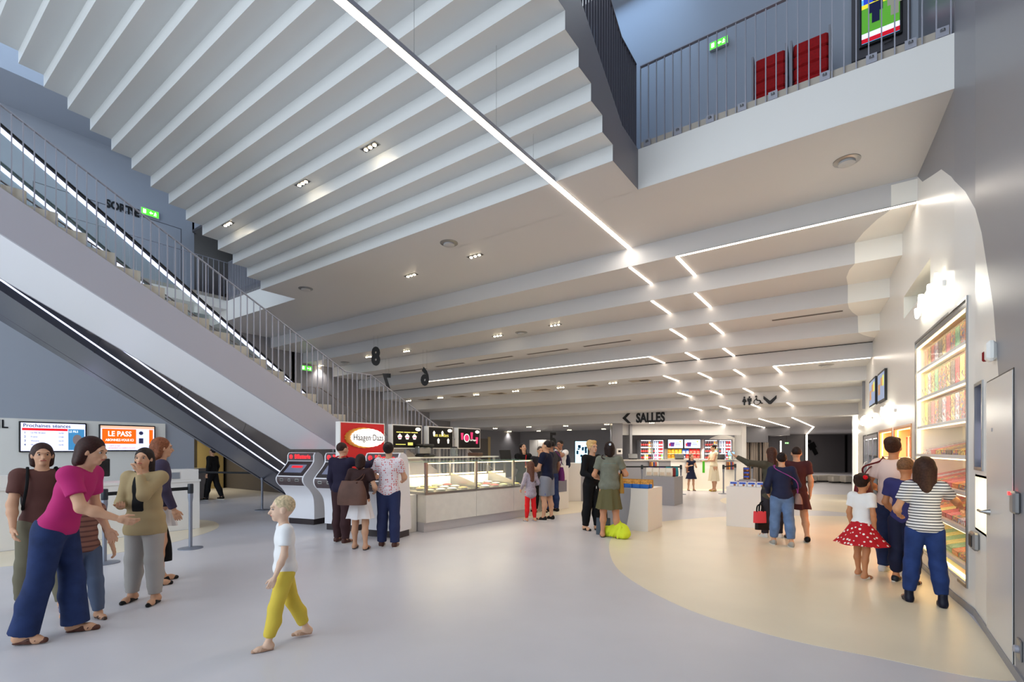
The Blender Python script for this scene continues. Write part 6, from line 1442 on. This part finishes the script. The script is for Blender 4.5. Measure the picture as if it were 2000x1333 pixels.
# --- group at the left
t, i = person('woman in a pink t-shirt and flared jeans leaning forward at the left', atz(108,1246,0), dirv(.95,.25), 1.70, ('tee',pmat('magenta cotton',(.70,.16,.42)),.52), ('trousers',JEAN,.045,.02), ((.35,.22,.18),'sandal'), ('bob',(.20,.10,.08)), lean=20, armL=(-.12,.16,.50), armR=(.10,.30,.58), head=(-5,-8), legs=((10,8,2),(-8,6,2)))
t, i = person('woman with a black backpack, red strap and red shoes behind the pink t-shirt', atz(82,1190,0), dirv(.75,-.65), 1.62, ('tee',pmat('brown tee',(.35,.22,.20)),.52), ('trousers',OLV,.06), ((.65,.06,.10),'flat'), ('bob',(.22,.14,.12)), armL=(-.13,.05,.50), armR=(.13,.1,.50), legs=((14,4,4),(-10,8,3)))
backpack(t, i, BLK, 'large black backpack worn by the woman with red shoes')
t, i = person('child in a brown striped t-shirt and jeans beside the pink t-shirt', atz(162,1212,0), dirv(.85,-.5), 1.24, ('tee',stripes('brown stripes',(.55,.38,.33),(.40,.26,.24),22),.50,.01), ('trousers',pmat('grey jeans',(.35,.40,.50)),.07), ((.32,.24,.20),'sandal'), ('bob',(.42,.28,.20)), child=True, armL=(-.15,.10,.50), armR=(.15,.06,.46), legs=((8,4,3),(-8,6,3)))
t, i = person('woman in a beige cardigan holding a hand to her mouth by the ticket desk', atz(283,1176,0), dirv(.1,-1), 1.56, ('long',pmat('beige cardigan',(.66,.58,.43)),.44,.015), ('trousers',pmat('pale trousers',(.66,.64,.62)),.07), ((.05,.05,.06),'flat'), ('long',(.16,.12,.11)), armL=(-.03,.10,.84), armR=(.05,.15,.64), head=(8,-4), legs=((6,3,4),(-2,2,5)), curl=.9)
_m = MB(); H_ = i['H']; _V, _F = sdf([('e',i['tr'](0,0,.735),(.103*H_,.080*H_,.112*H_),i['RT']),('e',i['tr'](0,0,.63),(.106*H_,.083*H_,.10*H_),i['RT'])], .010, .03, [((.055,0,0),(1,0,0)),((-.055,0,0),(-1,0,0)),((0,.02,0),(0,-1,0)),(i['tr'](0,0,.56),(0,0,-1)),(i['tr'](0,0,.815),(0,0,1))])
_m.v = [tuple(map(float,q)) for q in _V]; _m.f = [tuple(map(int,q)) for q in _F]; _m.mi = [0]*len(_F); _m.build('black_undershirt', BLK, t, smooth=True, fix=False)
t, i = person('person with auburn hair and dark top standing behind the beige cardigan', atz(312,1140,0), dirv(.7,.6), 1.68, ('long',pmat('dark violet top',(.25,.22,.30)),.50), ('skirt',pmat('off white skirt',(.85,.84,.84)),.40,.02), ((.1,.1,.1),'flat'), ('bob',(.50,.30,.20)), armL=(-.14,.0,.44), armR=(.13,.08,.46))
p = at_hand(t, i, -1); bag('handbag', 'large black bag hanging between the striped child and the cardigan', 'bag', (p.x-.02,p.y-.0,p.z-.52), .3, .36, .14, .42, BLK, .12)
# --- child in yellow trousers in the foreground
t, i = person('child in a white t-shirt and yellow trousers walking in the foreground', atz(556,1258,0), dirv(-.85,-.5), 1.15, ('tee',WHT,.46,.012), ('trousers',pmat('yellow trousers',(.86,.76,.30)),.10), ((.75,.60,.50),'sandal'), ('short',(.80,.72,.58)), skin=(.88,.74,.64), child=True, armL=(-.15,.08,.48), armR=(.15,-.05,.47), legs=((16,4,2),(-14,10,2)))
# --- at the ticket machines
t, i = person('person in a navy jacket and red scarf pointing at the ticket machine', atz(668,1060,0), dirv(.35,.95), 1.66, ('long',pmat('navy jacket',(.13,.11,.20)),.50,.006), ('trousers',pmat('brown trousers',(.25,.16,.17)),.05), ((.30,.18,.16),'sneaker'), ('short',(.22,.14,.13)), fem=False, armR=(.24,.24,.83), armL=(-.13,.03,.46), head=(-15,-5))
for s in (-1,1): MB().tube(smooth_curve([i['tr'](s*.03,-.045,.85),i['tr'](s*.045,.02,.855),i['tr'](s*.03,.075,.79),i['tr'](s*.035,.08,.68)],5), .018, 6, flat=.5).build('scarf', pmat('red scarf',(.75,.08,.12)), t, smooth=True)
t, i = person('dark-haired girl in a white ruffled skirt with a big brown bag, at the ticket machines', atz(704,1073,0), dirv(.1,1), 1.47, ('tee',pmat('dark brown top',(.22,.14,.14)),.52), ('skirt',pmat('white ruffles',(.90,.88,.88)),.33,.05), ((.16,.13,.13),'flat'), ('bob',(.18,.11,.10)), armL=(-.11,.14,.66), armR=(.12,.10,.6))
c = world_of(t, i['tr'](-.03,-.14,.50)); o = bag('shoulder_bag','big brown slouchy bag on the back of the girl in the white skirt','bag',(c.x,c.y,c.z-.03),t.rotation_euler[2],.44,.20,.36,pmat('brown leather',(.38,.27,.23),.5,noise=(5,.2)))
for s in (-1,1): MB().tube(smooth_curve([c+Vector((s*.1,0,.30)), world_of(t,i['tr'](.04+s*.02,-.08,.75)), world_of(t,i['tr'](.07,.0,.845))],5), .010, 6).build('strap', pmat('bag strap',(.3,.2,.17)), o, smooth=True, world=True)
t, i = person('woman in a red and white floral blouse and jeans at the right ticket machine', atz(759,1068,0), dirv(.0,1), 1.66, ('tee',dots('floral',(.88,.84,.86),(.78,.35,.35),30,.33),.49,.006), ('trousers',pmat('indigo jeans',(.17,.20,.34)),.045,.008), ((.32,.20,.17),'sneaker'), ('bun',(.13,.10,.10)), armL=(-.12,.18,.66), armR=(.10,.20,.62), head=(0,-12))
person('dark silhouette with a rucksack walking through the lift lobby', atz(415,977,0), dirv(-1,.1), 1.6, ('long',BLK,.5), ('trousers',BLK,.05), ((.05,.05,.05),'sneaker'), ('short',(.1,.08,.08)), legs=((14,5,1),(-14,10,1)), head=(0,-15))
# --- ice cream stand
p = atd(1022,900,12.3); t, i = person('shop assistant in a black jacket with long dark hair behind the glass case', (p.x,p.y), dirv(.45,-.9), 1.70, ('long',BLK,.5), ('trousers',BLK,.05), ((.05,.05,.05),'flat'), ('long',(.10,.07,.07)), armL=(-.06,.20,.66), armR=(.06,.20,.66), head=(0,-22))
MB().tube(smooth_curve([i['tr'](-.02,.05,.82),i['tr'](0,.075,.74),i['tr'](.0,.075,.66)],5), .02, 6, flat=.5).build('scarf', MATS['red scarf'], t, smooth=True)
p = atd(1055,900,12.1); person('shop assistant partly hidden behind the man in the navy t-shirt', (p.x,p.y), dirv(.2,-1), 1.62, ('long',DRK,.5), ('trousers',BLK,.05), ((.05,.05,.05),'flat'), ('short',(.3,.26,.24)), fem=False)
t, i = person('little girl in a grey speckled coat and red leggings at the glass case', atz(1036,1019,0), dirv(-.5,.85), 1.24, ('long',dots('speckled coat',(.62,.58,.63),(.78,.75,.80),60,.3),.37,.012), ('leggings',pmat('red leggings',(.85,.12,.14)),.07), ((.78,.78,.80),'sandal'), ('long',(.38,.25,.20)), child=True, armL=(-.13,.10,.55), armR=(.12,.12,.60))
t, i = person('man in a navy t-shirt, grey shorts and black trainers holding silver packets', atz(1068,1016,0), dirv(-.85,.45), 1.74, ('tee',pmat('navy tee',(.07,.09,.19)),.49,.006), ('shorts',pmat('grey jersey',(.52,.53,.57)),.30), ((.06,.06,.07),'sneaker'), ('short',(.13,.10,.10)), fem=False, armL=(-.08,.18,.60), armR=(.06,.19,.60), head=(0,-12), curl=1.1)
pk = thing('silver_packet', 'shiny silver packet held by the man in the navy t-shirt', 'packet', at_hand(t,i,-1)+Vector((0,0,.0)), t.rotation_euler[2]); MB().loft([[(x*k,y*e,z) for x,y in ((-.07,-.02),(.07,-.02),(.07,.02),(-.07,.02))] for z,k,e in ((-.05,.8,1),(.05,1,1.3),(.13,1.15,.2))]).build('packet_body', mat('silver foil',(.75,.78,.8),.25,metal=.7), pk)
mk = world_of(t, i['hc']+np.array([-.098,.045,-.17])*1.74); u = Vector((-.5,.86,0))
M = frame(world_of(t, np.array([-.0,.11,.395])*1.74), Vector((math.cos(t.rotation_euler[2]),math.sin(t.rotation_euler[2]),0))*-1, (0,0,1))
text('shorts_print','adidas',.055,Matrix.Translation((-.115*1.74,.0,.335*1.74)) @ Matrix.Rotation(R(-90),4,'Z') @ Matrix.Rotation(R(90),4,'X'),pmat('print royal',(.12,.2,.65)),t,.01,.9,.004,world=False)
mb = MB(); 
for q in range(3): mb.prism([(-.03+q*.03,.0),(-.012+q*.03,.0),(-.028+q*.03+.0,.03+q*.018),(-.046+q*.03,.03+q*.018)], 0, .004, 'z', Matrix.Translation((-.115*1.74,.0,.365*1.74)) @ Matrix.Rotation(R(-90),4,'Z') @ Matrix.Rotation(R(90),4,'X'))
mb.build('shorts_stripes', MATS['print royal'], t)
p = atd(1077,900,12.2); t, i = person('person in a charcoal t-shirt and jeans behind the man in navy', (p.x,p.y), dirv(-.6,.7), 1.76, ('tee',pmat('charcoal tee',(.24,.23,.25)),.52), ('trousers',JEAN,.05), ((.05,.05,.06),'sneaker'), ('short',(.1,.08,.08)), fem=False, skin=(.62,.45,.36), armL=(-.1,.15,.6))
strapbag(t, i, 1, .62, pmat('purple cloth',(.42,.17,.40)), 'purple bag hanging behind the man in navy', .30, .34, name='cloth_bag')
p = atd(1095,900,13.9); t, i = person('man in a white t-shirt wearing a navy rucksack, hand raised to his face', (p.x,p.y), dirv(-.75,-.6), 1.80, ('tee',WHT,.50,.008), ('shorts',NAVY,.30), ((.6,.2,.2),'sneaker'), ('short',(.12,.10,.10)), fem=False, skin=(.62,.45,.36), armL=(-.07,.13,.86), armR=(.10,.15,.66), head=(10,0))
backpack(t, i, NAVY, 'navy rucksack worn by the man in the white t-shirt')
# --- centre pair
t, i = person('blonde woman in a black suit and high heels talking in the middle of the hall', atz(1156,1036,0), dirv(.55,-.85), 1.70, ('long',pmat('black suit',(.05,.05,.065)),.52), ('trousers',pmat('black suit',(.05,.05,.065)),.06), ((.04,.04,.04),'heel'), ('updo',(.80,.66,.44)), armL=(-.02,.14,.62), armR=(.07,.13,.60), head=(0,-4), legs=((4,3,1),(-3,4,1)), curl=1.0)
MB().box((-.05,.085,.74),(.0,.10,.84)).build('key_pouch', BLK, t); MB().box((-.03,.10,.80),(-.015,.106,.85)).build('badge', WHT, t)
t, i = person('woman in a grey-green t-shirt and olive skirt seen from behind', atz(1190,1050,0), dirv(.1,1), 1.68, ('tee',pmat('grey green tee',(.45,.46,.41),noise=(15,.12)),.49,.012), ('skirt',pmat('olive skirt',(.38,.36,.24)),.30,.035), ((.05,.05,.06),'flat'), ('bob',(.14,.09,.08)), skin=(.78,.56,.43), armL=(-.10,.13,.62), armR=(.13,.15,.65), head=(8,-6), legs=((2,2,2),(-4,3,3)))
rg = [[i['H']*np.array([.098*math.cos(a),.076*math.sin(a),.575+dz]) for a in [2*math.pi*k/24 for k in range(24)]] for dz in (0,.012)]
MB().loft(rg,caps=False).build('belt', pmat('thin belt',(.18,.12,.13)), t, smooth=True)
MB().ball((0,0,0), .022, 8, 6, (1,.4,1)).build('hair_clip', mat('clip silver',(.8,.85,.9),.3), t).location = [float(q) for q in i['P'](-.01,-.078,.05)]
text('back_print','· · · · · · · ·',.05,Matrix.Translation((0,-.128,1.30)) @ Matrix.Rotation(R(90),4,'X'),pmat('aqua print',(.2,.65,.7)),t,.01,1,.003,world=False)
strapbag(t, i, 1, .66, pmat('ochre cloth',(.62,.47,.22)), 'ochre shoulder bag at the right hip of the woman in the olive skirt', .30, .34, cross=True, y=.05, strap_m=pmat('thin belt',(.18,.12,.13)), xo=.125)
p = atz(1176,1045,0); bag('tote_bag','grey tote bag with black handles on the floor behind the blonde woman','bag',(p.x,p.y+.05,0),R(20),.26,.14,.30,pmat('slate tote',(.30,.34,.38)),.26,.95,BLK,0)
p = atz(1212,1052,0); t_ = thing('cloth_bag','neon yellow cloth bag slumped on the floor by the olive skirt','bag',(p.x,p.y,0)); V,F = sdf([('e',(0,0,.13),(.16,.12,.14),None),('e',(-.1,0,.10),(.10,.09,.10),None),('c',(-.02,.0,.2),(-.06,.02,.34),.07,.02),('e',(.06,-.02,.09),(.13,.12,.10),None),('e',(-.27,.05,.09),(.10,.08,.10),None),('c',(-.22,.04,.12),(-.12,.02,.18),.07,.06),('c',(-.12,-.09,.05),(.0,-.11,.2),.025,.015),('c',(.10,-.12,.05),(.02,-.06,.24),.025,.015),('c',(.0,-.125,.03),(.05,-.10,.22),.022,.012),('c',(-.18,-.05,.04),(-.10,-.03,.2),.022,.012)], .009, .02, [((0,0,.002),(0,0,-1))])
mb = MB(); mb.v = [tuple(map(float,v)) for v in V]; mb.f = [tuple(map(int,q)) for q in F]; mb.mi=[0]*len(F); mb.build('bag_body', pmat('neon yellow',(.84,.90,.22),bump=(9,.6)), t_, smooth=True, fix=False)
# --- at the bar
person('small girl in a navy dress standing at the bar counter', atz(1350,959,0), dirv(.1,-1), 1.34, ('sleeveless',NAVY,.52), ('skirt',NAVY,.33,.06), ((.5,.4,.35),'sandal'), ('long',(.40,.26,.20)), child=True, armL=(-.06,.12,.72), armR=(.08,.12,.70))
t, i = person('woman in a cream sleeveless dress waiting at the bar counter', atz(1394,960,0), dirv(-1,-.1), 1.72, ('sleeveless',pmat('cream dress',(.90,.85,.74)),.52), ('skirt',pmat('cream dress',(.90,.85,.74)),.22,.02), ((.70,.58,.15),'sandal'), ('bun',(.12,.09,.08)), armL=(-.07,.20,.66), armR=(.06,.20,.64))
p = at_hand(t,i,-1); tag(MB().rbox((-.14,-.08,0),(.14,.08,.06),.01).build('white_box', WHT), 'flat white box held by the woman in the cream dress', 'box').location = p
tag(MB().box((-.04,-.01,-.45),(.04,.01,-.02)).build('green_bag', pmat('lime cloth',(.35,.8,.2))), 'narrow lime green bag hanging from the hand of the cream dress woman', 'bag').location = p+Vector((.02,-.05,0))
# --- shoppers right of the middle
t, i = person('long-haired person in an olive jacket reaching out with a phone', atz(1507,1050,0), dirv(-.1,1), 1.58, ('long',pmat('olive jacket',(.30,.29,.25)),.42,.006), ('trousers',pmat('dark grey jeans',(.20,.19,.22)),.05), ((.88,.87,.85),'sneaker'), ('long',(.28,.17,.13)), armL=(-.36,.10,.90), armR=(.12,.05,.50), head=(10,0))
p = at_hand(t,i,-1); t_ = thing('mobile_phone','mobile phone held up in the outstretched hand','phone',p,t.rotation_euler[2]); MB().rbox((-.075,-.006,-.035),(.075,.006,.04),.006).build('case', BLK, t_); MB().box((-.065,-.009,-.03),(.065,-.006,.035)).build('display', emis('phone screen',(.6,.75,.85),1.1), t_)
p = atz(1484,1052,0); p.z = .0
bag('paper_bag','coral red paper bag carried beside the olive jacket','bag',(p.x,p.y,.27),YAW,.22,.08,.20,pmat('coral paper',(.92,.30,.33)),.12,1.0,BLK,0)
bag('shopping_bag','black and white shopping bag carried low beside the olive jacket','bag',(p.x+.03,p.y+.1,.14),YAW,.26,.1,.30,pmat('black plastic',(.12,.09,.09),.4),.2,1.0,BLK,0)
t, i = person('person in a navy top and light jeans with a purple cross-body strap', atz(1527,1066,0), dirv(.25,1), 1.50, ('long',pmat('navy knit',(.13,.15,.26)),.50,.006), ('trousers',JEANL,.09), ((.62,.62,.60),'sneaker'), ('bun',(.13,.10,.10)), armL=(-.11,.10,.55), armR=(.11,.13,.6), legs=((8,4,2),(-8,6,2)))
strapbag(t, i, 1, .56, pmat('pale patterned bag',(.60,.48,.45)), 'small pale bag on a purple strap across the navy top', .22, .16, cross=True, strap_m=pmat('purple strap',(.55,.25,.55)))
person('person in a dark maroon dress and black trainers behind the purple strap', atz(1556,1056,0), dirv(.3,.9), 1.60, ('tee',pmat('maroon cloth',(.26,.13,.15)),.50), ('skirt',pmat('maroon cloth',(.26,.13,.15)),.34,.04), ((.06,.06,.07),'sneaker'), ('short',(.16,.11,.10)), legs=((12,4,2),(-12,10,2)))
# --- at the sweets cabinet
t, i = person('small girl in a white t-shirt and red polka dot skirt with a red hair flower', atz(1683,1128,0), dirv(.92,.35), 1.21, ('tee',WHT,.52), ('skirt',dots('polka red',(.72,.05,.12),(.95,.92,.9),22,.30),.34,.15), ((.90,.88,.85),'sandal'), ('bun',(.16,.10,.08)), skin=(.76,.53,.38), child=True, armL=(-.12,.02,.44), armR=(.12,.02,.44), legs=((8,2,2),(-6,2,2)))
MB().ball((0,0,0), .028, 10, 8, (1,1,1)).build('hair_flower', pmat('flower red',(.85,.06,.12),bump=(60,.8)), t, smooth=True).location = [float(q) for q in i['P'](.040,-.035,.045)]
t, i = person('woman in a pale pink top and jeans at the sweets cabinet', atz(1744,1120,0), dirv(.85,.5), 1.68, ('tee',pmat('pale pink cotton',(.90,.80,.76)),.50,.008), ('trousers',JEAN,.05), ((.90,.90,.90),'sneaker'), ('updo',(.24,.15,.11)), skin=(.76,.53,.38), armL=(-.12,.12,.60), armR=(.10,.18,.62), head=(0,-4))
strapbag(t, i, -1, .73, pmat('oxblood leather',(.38,.08,.12),.45), 'dark red tote bag on the shoulder of the woman in pale pink', .36, .30, name='tote_bag', y=-.10, dpt=.12)
person('boy in a navy t-shirt and dark shorts between the woman and the striped t-shirt', atz(1768,1140,0), dirv(.8,.5), 1.42, ('tee',pmat('blue violet tee',(.20,.20,.40)),.48,.008), ('shorts',pmat('dark blue shorts',(.10,.12,.22)),.29), ((.16,.16,.18),'sneaker'), ('short',(.45,.32,.22)), skin=(.76,.53,.38), child=True, fem=False, armL=(-.12,.12,.55), armR=(.10,.2,.7))
person('girl in a striped t-shirt and jeans with long brown hair', atz(1806,1180,0), dirv(.45,.9), 1.44, ('tee',stripes('navy stripes',(.90,.89,.88),(.17,.17,.22),36),.50,.012), ('trousers',pmat('blue jeans',(.14,.22,.42),noise=(8,.25)),.09), ((.08,.09,.16),'boot'), ('long',(.24,.15,.10)), skin=(.80,.60,.46), child=True, armL=(-.12,.12,.60), armR=(.26,.22,.66), head=(-5,-5), legs=((4,2,4),(-4,3,4)))
wall_right(HOLES)
